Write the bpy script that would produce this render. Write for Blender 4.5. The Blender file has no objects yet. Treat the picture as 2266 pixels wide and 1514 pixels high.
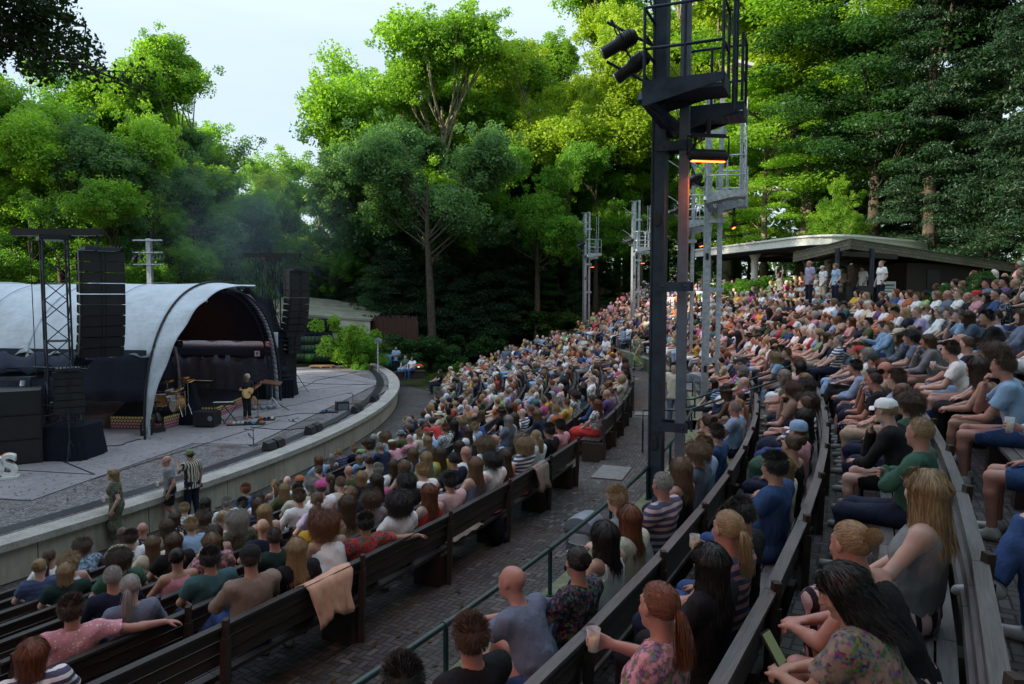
import bpy, math, random, time
import numpy as np
import openvdb
from mathutils import Vector, Matrix, Euler
rad = math.radians
SC = bpy.context.scene
COL = SC.collection
T0 = time.time()

# ------------------------------------------------------------------ camera
F_PX = 1600.0                      # focal length in pixels of the 2266 px wide photograph
PITCH = math.atan(107 / F_PX)
CAM = Vector((0, 0, 3.5))
cd = bpy.data.cameras.new('camera')
cam = bpy.data.objects.new('camera', cd)
COL.objects.link(cam)
cd.sensor_width = 36
cd.lens = F_PX / 2266 * 36
cd.clip_start = 0.1
cd.clip_end = 2000
cam.location = CAM
cam.rotation_euler = (math.pi / 2 - PITCH, 0, 0)
SC.camera = cam

# ------------------------------------------------------------------ world, sun, exposure
SUN_EL, SUN_AZ = rad(23), rad(-108)          # azimuth measured from +Y towards +X: the sun stands low, left of the view
w = bpy.data.worlds.new('World')
SC.world = w
w.use_nodes = True
nt = w.node_tree
for n in list(nt.nodes):
    nt.nodes.remove(n)
out = nt.nodes.new('ShaderNodeOutputWorld')
bg = nt.nodes.new('ShaderNodeBackground')
sky = nt.nodes.new('ShaderNodeTexSky')
sky.sky_type = 'NISHITA'
sky.sun_disc = False
sky.sun_elevation = SUN_EL
sky.sun_rotation = SUN_AZ
sky.air_density = 1.0
sky.dust_density = 1.2
sky.ozone_density = 2.0
bg.inputs['Strength'].default_value = 0.13
# thin high cloud: lifts the blue towards a pale milky white
tc = nt.nodes.new('ShaderNodeTexCoord')
mp = nt.nodes.new('ShaderNodeMapping')
mp.inputs['Scale'].default_value = (1.2, 1.2, 7)
ns = nt.nodes.new('ShaderNodeTexNoise')
ns.inputs['Scale'].default_value = 2.2
ns.inputs['Detail'].default_value = 6
cr = nt.nodes.new('ShaderNodeMapRange')
cr.inputs['From Min'].default_value = 0.35
cr.inputs['From Max'].default_value = 0.75
cr.inputs['To Min'].default_value = 0.68
cr.inputs['To Max'].default_value = 0.88
mx = nt.nodes.new('ShaderNodeMix')
mx.data_type = 'RGBA'
nt.links.new(tc.outputs['Generated'], mp.inputs['Vector'])
nt.links.new(mp.outputs[0], ns.inputs['Vector'])
nt.links.new(ns.outputs[0], cr.inputs['Value'])
nt.links.new(cr.outputs[0], mx.inputs[0])
nt.links.new(sky.outputs[0], mx.inputs[6])
# cloud veil greyer low down; extra brightness added overhead to strengthen light from above
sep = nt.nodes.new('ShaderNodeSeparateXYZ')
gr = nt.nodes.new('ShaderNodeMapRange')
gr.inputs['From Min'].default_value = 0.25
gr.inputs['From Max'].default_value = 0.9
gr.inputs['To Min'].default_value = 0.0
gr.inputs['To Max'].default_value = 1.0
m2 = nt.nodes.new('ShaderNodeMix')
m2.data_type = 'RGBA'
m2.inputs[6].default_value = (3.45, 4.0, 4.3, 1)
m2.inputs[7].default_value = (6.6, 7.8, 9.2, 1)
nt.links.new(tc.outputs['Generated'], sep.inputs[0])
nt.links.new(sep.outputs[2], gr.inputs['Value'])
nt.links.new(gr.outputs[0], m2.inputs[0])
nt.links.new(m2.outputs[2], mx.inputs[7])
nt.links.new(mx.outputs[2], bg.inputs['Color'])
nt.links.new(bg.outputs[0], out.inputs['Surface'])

sd = bpy.data.lights.new('sun', 'SUN')
sd.energy = 5.0
sd.angle = rad(0.5)
sd.color = (1.0, 0.91, 0.70)
sun = bpy.data.objects.new('sun', sd)
COL.objects.link(sun)
sv = Vector((math.sin(SUN_AZ) * math.cos(SUN_EL), math.cos(SUN_AZ) * math.cos(SUN_EL), math.sin(SUN_EL)))
sun.rotation_euler = sv.to_track_quat('Z', 'Y').to_euler()
sun.location = (-60, 60, 60)

SC.view_settings.view_transform = 'Standard'
SC.view_settings.look = 'None'
SC.view_settings.exposure = 0.95
SC.view_settings.gamma = 1
cy = SC.cycles
cy.max_bounces = 6
cy.diffuse_bounces = 3
cy.glossy_bounces = 2
cy.transmission_bounces = 3
cy.transparent_max_bounces = 6
cy.sample_clamp_indirect = 4
cy.use_denoising = True

# ------------------------------------------------------------------ the theatre's plan: rings about one centre
CX, CY = -46.0, 31.0
ZA, ZG, ZS = 0.0, -1.95, -1.2            # ring aisle, ground before the stage, stage


def pol(R, deg, z=0.0):
    a = rad(deg)
    return Vector((CX + R * math.cos(a), CY + R * math.sin(a), z))


def ray(px, py):
    x, y, z = px - 1133.0, F_PX, -(py - 757.0)
    c, s = math.cos(PITCH), math.sin(PITCH)
    return Vector((x, y * c + z * s, -y * s + z * c))


def at_z(px, py, z):
    d = ray(px, py)
    t = (z - CAM.z) / d.z
    return CAM + d * t


def at_y(px, py, Y):
    d = ray(px, py)
    return CAM + d * (Y / d.y)


def to_px(p):
    x, y, z = p[0] - CAM.x, p[1] - CAM.y, p[2] - CAM.z
    c, s = math.cos(PITCH), math.sin(PITCH)
    Y = y * c - z * s
    Z = y * s + z * c
    if Y < 0.05:
        return None
    return 1133 + F_PX * x / Y, 757 - F_PX * Z / Y


# ------------------------------------------------------------------ object helpers
def tag(o, label=None, cat=None, group=None, kind=None):
    if label:
        o['label'] = label
    if cat:
        o['category'] = cat
    if group:
        o['group'] = group
    if kind:
        o['kind'] = kind
    return o


def empty(name, loc=(0, 0, 0), rz=0.0):
    o = bpy.data.objects.new(name, None)
    COL.objects.link(o)
    o.location = loc
    o.rotation_euler = (0, 0, rz)
    o.empty_display_size = 0.2
    return o


KIDS = {}


def link_parent(o, parent):
    o.parent = parent
    KIDS.setdefault(parent, []).append(o)


def mesh_np(name, v, loops, starts, totals, smooth=False):
    me = bpy.data.meshes.new(name)
    v = np.asarray(v, dtype=np.float32)
    me.vertices.add(len(v))
    me.vertices.foreach_set('co', v.ravel())
    me.loops.add(len(loops))
    me.loops.foreach_set('vertex_index', np.asarray(loops, dtype=np.int32))
    me.polygons.add(len(starts))
    me.polygons.foreach_set('loop_start', np.asarray(starts, dtype=np.int32))
    me.polygons.foreach_set('loop_total', np.asarray(totals, dtype=np.int32))
    if smooth:
        me.polygons.foreach_set('use_smooth', np.ones(len(starts), dtype=bool))
    me.update(calc_edges=True)
    return me


def obj(name, me, mat=None, parent=None, loc=None, rz=None, color=None):
    o = bpy.data.objects.new(name, me)
    COL.objects.link(o)
    if mat is not None:
        if len(me.materials) == 0:
            me.materials.append(mat)
        elif me.materials[0] is not mat:
            o.material_slots[0].link = 'OBJECT'
            o.material_slots[0].material = mat
    if parent is not None:
        link_parent(o, parent)
    if loc is not None:
        o.location = loc
    if rz is not None:
        o.rotation_euler = (0, 0, rz)
    if color is not None:
        o.color = (*color[:3], 1)
    return o


def copy_tree(o, parent=None):
    c = o.copy()
    COL.objects.link(c)
    if parent is not None:
        link_parent(c, parent)
    for ch in KIDS.get(o, []):
        copy_tree(ch, c)
    return c


class MB:
    """collects simple solids into one mesh"""

    def __init__(s):
        s.v, s.f, s.sm, s.uv = [], [], [], {}

    def add(s, vs, fs, sm=False, M=None):
        b = len(s.v)
        if M is not None:
            vs = [M @ Vector(p) for p in vs]
        s.v.extend(tuple(p) for p in vs)
        s.f.extend(tuple(i + b for i in f) for f in fs)
        s.sm.extend([sm] * len(fs))
        return s

    def box(s, c, d, rot=None, M=None, taper=1.0):
        hx, hy, hz = d[0] / 2, d[1] / 2, d[2] / 2
        vs = []
        for z, k in ((-hz, 1.0), (hz, taper)):
            for x, y in ((-hx, -hy), (hx, -hy), (hx, hy), (-hx, hy)):
                vs.append(Vector((x * k, y * k, z)))
        R = Euler(rot).to_matrix() if rot is not None else None
        c = Vector(c)
        vs = [(R @ p if R else p) + c for p in vs]
        return s.add(vs, [(0, 3, 2, 1), (4, 5, 6, 7), (0, 1, 5, 4), (1, 2, 6, 5), (2, 3, 7, 6), (3, 0, 4, 7)], False, M)

    def beam(s, a, b, w, h, M=None, up=(0, 0, 1)):
        a, b = Vector(a), Vector(b)
        d = (b - a).normalized()
        u = Vector(up)
        if abs(d.dot(u)) > 0.98:
            u = Vector((1, 0, 0))
        r = d.cross(u).normalized()
        u = r.cross(d).normalized()
        vs = []
        for p in (a, b):
            for i, j in ((-1, -1), (1, -1), (1, 1), (-1, 1)):
                vs.append(p + r * (i * w / 2) + u * (j * h / 2))
        n0, L = len(s.f), (b - a).length
        o = (a.x * 3.1 + a.y * 1.7 + a.z * 5.3) % 7
        s.add(vs, [(0, 1, 2, 3), (7, 6, 5, 4), (0, 4, 5, 1), (1, 5, 6, 2), (2, 6, 7, 3), (3, 7, 4, 0)], False, M)
        s.uv[n0] = s.uv[n0 + 1] = [(o, 0), (o, w), (o + h, w), (o + h, 0)]
        for q in range(4):
            ww = w if q % 2 == 0 else h
            v0 = o + q * .31
            s.uv[n0 + 2 + q] = [(o, v0), (o + L, v0), (o + L, v0 + ww), (o, v0 + ww)]
        return s

    def tube(s, pts, r, n=8, M=None, cap=True):
        pts = [Vector(p) for p in pts]
        rs = r if isinstance(r, (list, tuple)) else [r] * len(pts)
        vs, fs = [], []
        for i, p in enumerate(pts):
            d = (pts[min(i + 1, len(pts) - 1)] - pts[max(i - 1, 0)])
            if d.length < 1e-6:
                d = Vector((0, 0, 1))
            d.normalize()
            u = Vector((0, 0, 1)) if abs(d.z) < 0.9 else Vector((1, 0, 0))
            a = d.cross(u).normalized()
            b = d.cross(a).normalized()
            for k in range(n):
                t = 2 * math.pi * k / n
                vs.append(p + (a * math.cos(t) + b * math.sin(t)) * rs[i])
        for i in range(len(pts) - 1):
            for k in range(n):
                k2 = (k + 1) % n
                fs.append((i * n + k, (i + 1) * n + k, (i + 1) * n + k2, i * n + k2))
        s.add(vs, fs, True, M)
        if cap:
            s.add(vs[:n], [tuple(range(n))], False, M)
            s.add(vs[-n:], [tuple(reversed(range(n)))], False, M)
        return s

    def cyl(s, c, r, h, n=16, r2=None, M=None):
        c = Vector(c)
        return s.tube([c, c + Vector((0, 0, h))], [r, r if r2 is None else r2], n, M)

    def lathe(s, prof, n=20, c=(0, 0, 0), M=None):
        vs, fs = [], []
        for (r, z) in prof:
            for k in range(n):
                t = 2 * math.pi * k / n
                vs.append((c[0] + r * math.cos(t), c[1] + r * math.sin(t), c[2] + z))
        for i in range(len(prof) - 1):
            for k in range(n):
                k2 = (k + 1) % n
                fs.append((i * n + k, i * n + k2, (i + 1) * n + k2, (i + 1) * n + k))
        return s.add(vs, fs, True, M)

    def prism(s, poly, z0, z1, M=None):
        n = len(poly)
        vs = [(p[0], p[1], z0) for p in poly] + [(p[0], p[1], z1) for p in poly]
        fs = [tuple(reversed(range(n))), tuple(range(n, 2 * n))]
        fs += [(i, (i + 1) % n, n + (i + 1) % n, n + i) for i in range(n)]
        return s.add(vs, fs, False, M)

    def ball(s, c, r, n=12, m=8, M=None):
        rr = r if isinstance(r, (tuple, list)) else (r, r, r)
        vs, fs = [], []
        for i in range(m + 1):
            ph = math.pi * i / m - math.pi / 2
            for k in range(n):
                t = 2 * math.pi * k / n
                vs.append((c[0] + rr[0] * math.cos(ph) * math.cos(t), c[1] + rr[1] * math.cos(ph) * math.sin(t), c[2] + rr[2] * math.sin(ph)))
        for i in range(m):
            for k in range(n):
                k2 = (k + 1) % n
                fs.append((i * n + k, i * n + k2, (i + 1) * n + k2, (i + 1) * n + k))
        return s.add(vs, fs, True, M)

    def grid(s, P, sm=True, M=None, thick=None):
        """P: rows x cols of points"""
        r, c = len(P), len(P[0])
        vs = [p for row in P for p in row]
        fs = [(i * c + j, i * c + j + 1, (i + 1) * c + j + 1, (i + 1) * c + j) for i in range(r - 1) for j in range(c - 1)]
        return s.add(vs, fs, sm, M)

    def build(s, name, mat=None, parent=None, loc=None, rz=None, color=None, solid=None):
        me = bpy.data.meshes.new(name)
        me.from_pydata(s.v, [], s.f)
        me.polygons.foreach_set('use_smooth', s.sm)
        if s.uv:
            ul = me.uv_layers.new(name='UVMap')
            co = []
            for i, f in enumerate(s.f):
                co.extend(s.uv.get(i) or [(0, 0)] * len(f))
            ul.data.foreach_set('uv', np.array(co, dtype=np.float32).ravel())
        me.update()
        o = obj(name, me, mat, parent, loc, rz, color)
        if solid:
            m = o.modifiers.new('solid', 'SOLIDIFY')
            m.thickness = solid
            m.offset = 0
        return o


# ------------------------------------------------------------------ node helper
class G:
    def __init__(s, name):
        s.m = bpy.data.materials.new(name)
        s.m.use_nodes = True
        s.t = s.m.node_tree
        for n in list(s.t.nodes):
            s.t.nodes.remove(n)
        s.out = s.n('OutputMaterial')

    def n(s, typ, **kw):
        nd = s.t.nodes.new('ShaderNode' + typ)
        for k, v in kw.items():
            setattr(nd, k, v)
        return nd

    def set(s, sock, v):
        if isinstance(v, bpy.types.NodeSocket):
            s.t.links.new(v, sock)
        elif isinstance(v, (tuple, list)):
            v = tuple(v)
            if sock.type == 'RGBA' and len(v) == 3:
                v = (*v, 1)
            sock.default_value = v
        else:
            sock.default_value = v

    def math(s, op, a, b=0.0, c=None):
        nd = s.n('Math', operation=op)
        s.set(nd.inputs[0], a)
        s.set(nd.inputs[1], b)
        if c is not None:
            s.set(nd.inputs[2], c)
        return nd.outputs[0]

    def coord(s, which='Object'):
        return s.n('TexCoord').outputs[which]

    def mapping(s, v, scale=(1, 1, 1), rot=(0, 0, 0), loc=(0, 0, 0)):
        nd = s.n('Mapping')
        s.set(nd.inputs[0], v)
        nd.inputs['Scale'].default_value = scale
        nd.inputs['Rotation'].default_value = rot
        nd.inputs['Location'].default_value = loc
        return nd.outputs[0]

    def noise(s, v, scale=5, detail=4, rough=0.55, out='Fac'):
        nd = s.n('TexNoise')
        s.set(nd.inputs['Vector'], v)
        nd.inputs['Scale'].default_value = scale
        nd.inputs['Detail'].default_value = detail
        nd.inputs['Roughness'].default_value = rough
        return nd.outputs[0 if out == 'Fac' else 1]

    def ramp(s, v, stops, mode='LINEAR'):
        nd = s.n('ValToRGB')
        s.set(nd.inputs[0], v)
        cr = nd.color_ramp
        cr.interpolation = mode
        while len(cr.elements) < len(stops):
            cr.elements.new(0.5)
        for e, (p, c) in zip(cr.elements, stops):
            e.position = p
            e.color = (*c[:3], 1) if not isinstance(c, (int, float)) else (c, c, c, 1)
        return nd.outputs[0]

    def rng(s, v, a, b, c, d):
        nd = s.n('MapRange')
        s.set(nd.inputs[0], v)
        for i, x in enumerate((a, b, c, d)):
            nd.inputs[i + 1].default_value = x
        return nd.outputs[0]

    def mix(s, f, a, b, mode='MIX'):
        nd = s.n('Mix', data_type='RGBA', blend_type=mode)
        s.set(nd.inputs[0], f)
        s.set(nd.inputs[6], a)
        s.set(nd.inputs[7], b)
        return nd.outputs[2]

    def attr(s, name, out=0):
        return s.n('Attribute', attribute_name=name).outputs[out]

    def objcol(s):
        return s.n('ObjectInfo').outputs['Color']

    def bump(s, h, strength=0.3, dist=0.02):
        nd = s.n('Bump')
        s.set(nd.inputs['Height'], h)
        nd.inputs['Strength'].default_value = strength
        nd.inputs['Distance'].default_value = dist
        return nd.outputs[0]

    def pbr(s, col, rough=0.6, metal=0.0, normal=None, spec=0.5, **kw):
        nd = s.n('BsdfPrincipled')
        s.set(nd.inputs['Base Color'], col)
        s.set(nd.inputs['Roughness'], rough)
        s.set(nd.inputs['Metallic'], metal)
        nd.inputs['Specular IOR Level'].default_value = spec
        if normal is not None:
            s.set(nd.inputs['Normal'], normal)
        for k, v in kw.items():
            s.set(nd.inputs[k], v)
        s.t.links.new(nd.outputs[0], s.out.inputs[0])
        return nd


MAT = {}


def simple(name, col, rough=0.6, metal=0.0, noise=0.12, scale=6.0, bump=0.1, spec=0.4):
    g = G(name)
    c = g.coord()
    nz = g.noise(c, scale, 5)
    lo = tuple(x * (1 - noise * 1.6) for x in col)
    hi = tuple(min(1, x * (1 + noise * 1.6)) for x in col)
    colr = g.ramp(nz, [(0.3, lo), (0.7, hi)])
    fine = g.noise(c, scale * 9, 3)
    g.pbr(colr, g.rng(nz, 0, 1, rough - 0.1, min(1, rough + 0.1)), metal, g.bump(fine, bump, 0.01), spec)
    MAT[name] = g.m
    return g.m
# ------------------------------------------------------------------ materials of the place
simple('black_paint', (0.018, 0.019, 0.023), 0.45)
simple('black_cloth', (0.010, 0.013, 0.021), 0.9, spec=0.15)
simple('dark_cloth', (0.018, 0.024, 0.042), 0.85, spec=0.2)
simple('bluelit_backdrop_cloth', (0.07, 0.09, 0.13), 0.9, spec=0.15)  # bluish lift in the colour stands for daylight through the membrane
simple('dark_steel', (0.05, 0.06, 0.08), 0.45, 0.7)
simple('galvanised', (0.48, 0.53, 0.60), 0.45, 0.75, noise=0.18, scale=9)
simple('dark_galvanised', (0.045, 0.058, 0.085), 0.5, 0.6, noise=0.2, scale=5)  # darker steel tone for the two nearest masts
simple('green_rail', (0.005, 0.036, 0.040), 0.35, 0.0, noise=0.2, scale=4, spec=0.6)
simple('white_render', (0.78, 0.80, 0.77), 0.5, noise=0.05)
simple('cream_roof', (0.42, 0.41, 0.36), 0.8, noise=0.2, scale=1.2)
simple('dark_wood', (0.035, 0.026, 0.022), 0.75)
simple('raw_wood', (0.38, 0.22, 0.11), 0.7)
simple('chrome', (0.55, 0.57, 0.6), 0.25, 1.0, noise=0.05)
simple('grey_plastic', (0.12, 0.14, 0.18), 0.5)
simple('light_plastic', (0.20, 0.235, 0.29), 0.45)
simple('white_plastic', (0.75, 0.75, 0.73), 0.4, noise=0.03)
simple('bark', (0.065, 0.053, 0.038), 0.95, noise=0.35, scale=5, bump=0.8)
simple('pale_bark', (0.20, 0.17, 0.12), 0.9, noise=0.35, scale=4, bump=0.8)
simple('soil', (0.035, 0.028, 0.018), 1.0, noise=0.35, scale=1.5, bump=0.6)
simple('drum_shell', (0.55, 0.24, 0.06), 0.3, noise=0.1)
simple('brass', (0.6, 0.42, 0.12), 0.3, 0.9)
simple('spruce_top', (0.72, 0.46, 0.2), 0.35, noise=0.06)
simple('rosewood', (0.12, 0.045, 0.02), 0.4)
simple('red_fabric', (0.55, 0.05, 0.04), 0.8)
simple('orange_paint', (0.8, 0.2, 0.05), 0.5)
simple('reed', (0.07, 0.035, 0.028), 0.9)
simple('blue_cloth', (0.08, 0.28, 0.55), 0.85)
simple('towel_peach', (0.66, 0.40, 0.29), 0.95, noise=0.08, scale=14, bump=0.4)
simple('towel_taupe', (0.30, 0.23, 0.20), 0.95, noise=0.1, scale=14, bump=0.4)
simple('towel_beige', (0.52, 0.42, 0.36), 0.95, noise=0.1, scale=14, bump=0.4)
simple('cushion_red', (0.42, 0.07, 0.045), 0.85)
simple('cable', (0.01, 0.01, 0.012), 0.5)
simple('paper', (0.75, 0.75, 0.75), 0.8, noise=0.02)
simple('beer', (0.75, 0.42, 0.05), 0.2, noise=0.02)

g = G('clear_cup')
g.pbr((0.85, 0.9, 0.95), 0.12, 0.0, Alpha=0.35)
MAT['clear_cup'] = g.m

# worn wood of the benches, grain along the plank (object x is along the bench)
for nm, a, b in (('bench_wood', (0.012, 0.010, 0.011), (0.045, 0.037, 0.036)), ('grey_bench_wood', (0.045, 0.042, 0.042), (0.15, 0.147, 0.148))):
    g = G(nm)
    c = g.coord('UV')
    n1 = g.noise(g.mapping(c, (1.5, 40, 1)), 3, 6, 0.65)
    n2 = g.noise(g.mapping(c, (0.8, 6, 1)), 2.2, 4)
    f = g.math('MULTIPLY', g.math('ADD', n1, n2), 0.5)
    col = g.ramp(f, [(0.33, a), (0.66, b)])
    g.pbr(col, g.rng(n2, 0.3, 0.7, 0.45, 0.75), 0, g.bump(n1, 0.5, 0.006), 0.45)
    MAT[nm] = g.m

# herringbone brick paving; uv in brick widths of 0.1 m
g = G('herringbone_paving')
uv = g.coord('UV')
uvn = g.n('Separate' + 'XYZ')
wob = g.noise(uv, 0.35, 3)
g.set(uvn.inputs[0], uv)
u, v = uvn.outputs[0], uvn.outputs[1]
u = g.math('ADD', u, g.math('MULTIPLY', wob, 0.5))
i, j = g.math('FLOOR', u), g.math('FLOOR', v)
fu, fv = g.math('SUBTRACT', u, i), g.math('SUBTRACT', v, j)
sm = g.math('FLOORED_MODULO', g.math('SUBTRACT', i, j), 4.0)
is0 = g.math('COMPARE', sm, 0.0, 0.1)
is1 = g.math('COMPARE', sm, 1.0, 0.1)
is2 = g.math('COMPARE', sm, 2.0, 0.1)
is3 = g.math('COMPARE', sm, 3.0, 0.1)
iu, iv = g.math('SUBTRACT', 1.0, fu), g.math('SUBTRACT', 1.0, fv)
big = 9.0
dl = g.math('ADD', fu, g.math('MULTIPLY', is1, big))
dr = g.math('ADD', iu, g.math('MULTIPLY', is0, big))
db = g.math('ADD', fv, g.math('MULTIPLY', is2, big))
dt = g.math('ADD', iv, g.math('MULTIPLY', is3, big))
dm = g.math('MINIMUM', g.math('MINIMUM', dl, dr), g.math('MINIMUM', db, dt))
jit = g.noise(uv, 3.0, 3)
dm = g.math('ADD', dm, g.math('MULTIPLY', g.math('SUBTRACT', jit, 0.5), 0.10))
joint = g.rng(dm, 0.03, 0.11, 0.0, 1.0)
cmb = g.n('CombineXYZ')
g.set(cmb.inputs[0], g.math('SUBTRACT', i, is1))
g.set(cmb.inputs[1], g.math('SUBTRACT', j, is2))
wn = g.n('TexWhiteNoise')
g.set(wn.inputs[0], cmb.outputs[0])
bc = g.ramp(wn.outputs[0], [(0.0, (0.032, 0.029, 0.031)), (0.5, (0.062, 0.055, 0.057)), (0.93, (0.090, 0.080, 0.082)), (1.0, (0.15, 0.14, 0.135))])
big_n = g.noise(uv, 0.05, 4)
bc = g.mix(g.rng(big_n, 0.4, 0.7, 0.0, 0.55), bc, (0.11, 0.103, 0.102))
mossy = g.rng(g.noise(uv, 0.12, 5), 0.48, 0.62, 0.0, 1.0)
jc = g.mix(mossy, (0.022, 0.02, 0.018), (0.03, 0.05, 0.015))
col = g.mix(joint, jc, bc)
h = g.math('ADD', g.math('MULTIPLY', joint, 1.0), g.math('MULTIPLY', g.noise(uv, 6, 3), 0.25))
g.pbr(col, 0.72, 0, g.bump(h, 0.8, 0.012), 0.35)
MAT['herringbone_paving'] = g.m


def concrete(name, a, b, scale=1.0, bumpy=0.25, moss=0.0, cell=None):
    g = G(name)
    c = g.coord()
    n1 = g.noise(c, 0.6 * scale, 6, 0.6)
    n2 = g.noise(c, 9 * scale, 4)
    n3 = g.noise(c, 60 * scale, 3)
    f = g.math('ADD', g.math('MULTIPLY', n1, 0.55), g.math('MULTIPLY', n2, 0.45))
    col = g.ramp(f, [(0.35, a), (0.62, b)])
    col = g.mix(g.rng(n3, 0.4, 0.7, 0, 0.35), col, tuple(x * 0.5 for x in a))
    if moss:
        col = g.mix(g.rng(g.noise(c, 0.9, 6), 0.45, 0.7, 0, moss), col, (0.10, 0.14, 0.03))
    g.pbr(col, 0.8, 0, g.bump(n3, bumpy, 0.008), 0.3)
    MAT[name] = g.m


concrete('concrete', (0.13, 0.13, 0.135), (0.22, 0.215, 0.21), 1, 0.3)
concrete('stage_slab', (0.21, 0.195, 0.21), (0.33, 0.305, 0.32), 0.8, 0.15)
concrete('coping', (0.26, 0.245, 0.23), (0.50, 0.47, 0.43), 2.5, 0.5)
concrete('wall_concrete', (0.21, 0.195, 0.17), (0.34, 0.315, 0.27), 0.7, 0.2)
concrete('moss_concrete', (0.13, 0.14, 0.10), (0.25, 0.26, 0.18), 1.0, 0.4, 0.7)
concrete('roof_felt', (0.20, 0.20, 0.17), (0.34, 0.33, 0.28), 0.5, 0.2, 0.8)

# stage cobbles
g = G('cobbles')
c = g.coord()
vo = g.n('TexVoronoi', feature='DISTANCE_TO_EDGE')
g.set(vo.inputs['Vector'], g.mapping(c, (1, 1.4, 1)))
vo.inputs['Scale'].default_value = 9
vo.inputs['Randomness'].default_value = 0.55
vc = g.n('TexVoronoi')
g.set(vc.inputs['Vector'], g.mapping(c, (1, 1.4, 1)))
vc.inputs['Scale'].default_value = 9
vc.inputs['Randomness'].default_value = 0.55
sp = g.n('SeparateColor')
g.set(sp.inputs[0], vc.outputs['Color'])
st = g.ramp(sp.outputs[0], [(0, (0.13, 0.12, 0.13)), (1, (0.25, 0.23, 0.24))])
leafy = g.rng(g.noise(c, 0.7, 7, 0.75), 0.5, 0.62, 0, 0.75)
st = g.mix(leafy, st, (0.10, 0.055, 0.035))
jt = g.rng(vo.outputs['Distance'], 0.0, 0.12, 0, 1)
col = g.mix(jt, (0.03, 0.026, 0.024), st)
g.pbr(col, 0.8, 0, g.bump(jt, 0.6, 0.01), 0.3)
MAT['cobbles'] = g.m

# forest floor
g = G('forest_floor')
c = g.coord()
n1 = g.noise(c, 0.3, 7, 0.7)
n2 = g.noise(c, 5, 5, 0.7)
col = g.ramp(g.math('MULTIPLY', g.math('ADD', n1, n2), 0.5), [(0.35, (0.02, 0.018, 0.01)), (0.5, (0.035, 0.045, 0.014)), (0.65, (0.07, 0.055, 0.03))])
g.pbr(col, 0.95, 0, g.bump(n2, 0.8, 0.06), 0.2)
MAT['forest_floor'] = g.m


# leaves: each leaf carries its own tint; the tree's object colour sets the species
def leafmat(name, trans=0.45):
    g = G(name)
    t = g.attr('tint', 2)
    oc = g.objcol()
    hue = g.mix(g.rng(t, 0, 1, 0, 1), g.mix(1.0, oc, (0.66, 0.80, 0.75, 1), 'MULTIPLY'), g.mix(1.0, oc, (1.30, 1.22, 0.9, 1), 'MULTIPLY'))
    pr = g.pbr(hue, 0.5, 0, None, 0.35)
    tr = g.n('BsdfTranslucent')
    g.set(tr.inputs[0], g.mix(1.0, hue, (1.5, 1.55, 0.6, 1), 'MULTIPLY'))
    ms = g.n('MixShader')
    ms.inputs[0].default_value = trans
    g.t.links.new(pr.outputs[0], ms.inputs[1])
    g.t.links.new(tr.outputs[0], ms.inputs[2])
    g.t.links.new(ms.outputs[0], g.out.inputs[0])
    MAT[name] = g.m


leafmat('leaves', 0.5)
leafmat('needles', 0.15)

# white membrane of the stage roof
g = G('membrane')
c = g.coord()
n1 = g.noise(g.mapping(c, (0.5, 0.5, 2.5)), 1.2, 5)
n2 = g.noise(g.mapping(c, (1, 1, .35)), 0.9, 7, 0.75)
col = g.mix(g.rng(n2, 0.42, 0.66, 0, 0.8), (0.56, 0.62, 0.69), (0.42, 0.46, 0.49))
pr = g.pbr(col, 0.8, 0, g.bump(g.math('ADD', n1, g.noise(g.mapping(c, (1.5, 1.5, .6)), 2.5, 4)), 0.5, 0.10), 0.15)
tr = g.n('BsdfTranslucent')
tr.inputs[0].default_value = (0.45, 0.48, 0.5, 1)
ms = g.n('MixShader')
ms.inputs[0].default_value = 0.06
g.t.links.new(pr.outputs[0], ms.inputs[1])
g.t.links.new(tr.outputs[0], ms.inputs[2])
g.t.links.new(ms.outputs[0], g.out.inputs[0])
MAT['membrane'] = g.m

# dotted riser skirt: rows of round log ends, pink below and yellow above
g = G('dotted_skirt')
uv = g.coord('UV')
sx = g.n('SeparateXYZ')
g.set(sx.inputs[0], uv)
u = g.math('MULTIPLY', sx.outputs[0], 1.0)
v = sx.outputs[1]
row = g.math('FLOOR', v)
u2 = g.math('ADD', u, g.math('MULTIPLY', g.math('FLOORED_MODULO', row, 2.0), 0.5))
du = g.math('SUBTRACT', g.math('FRACT', u2), 0.5)
dv = g.math('SUBTRACT', g.math('FRACT', v), 0.5)
dd = g.math('SQRT', g.math('ADD', g.math('MULTIPLY', du, du), g.math('MULTIPLY', dv, dv)))
inside = g.rng(dd, 0.40, 0.46, 1, 0)
base = g.ramp(g.math('DIVIDE', v, 4.0), [(0.1, (0.40, 0.10, 0.24)), (0.45, (0.55, 0.24, 0.20)), (0.72, (0.58, 0.33, 0.18)), (0.9, (0.60, 0.52, 0.10))])
tex = g.noise(uv, 7, 3)
base = g.mix(g.rng(tex, 0.4, 0.7, 0, 0.35), base, (0.85, 0.6, 0.45))
g.pbr(g.mix(inside, (0.02, 0.012, 0.02), base), 0.7)
MAT['dotted_skirt'] = g.m

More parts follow.
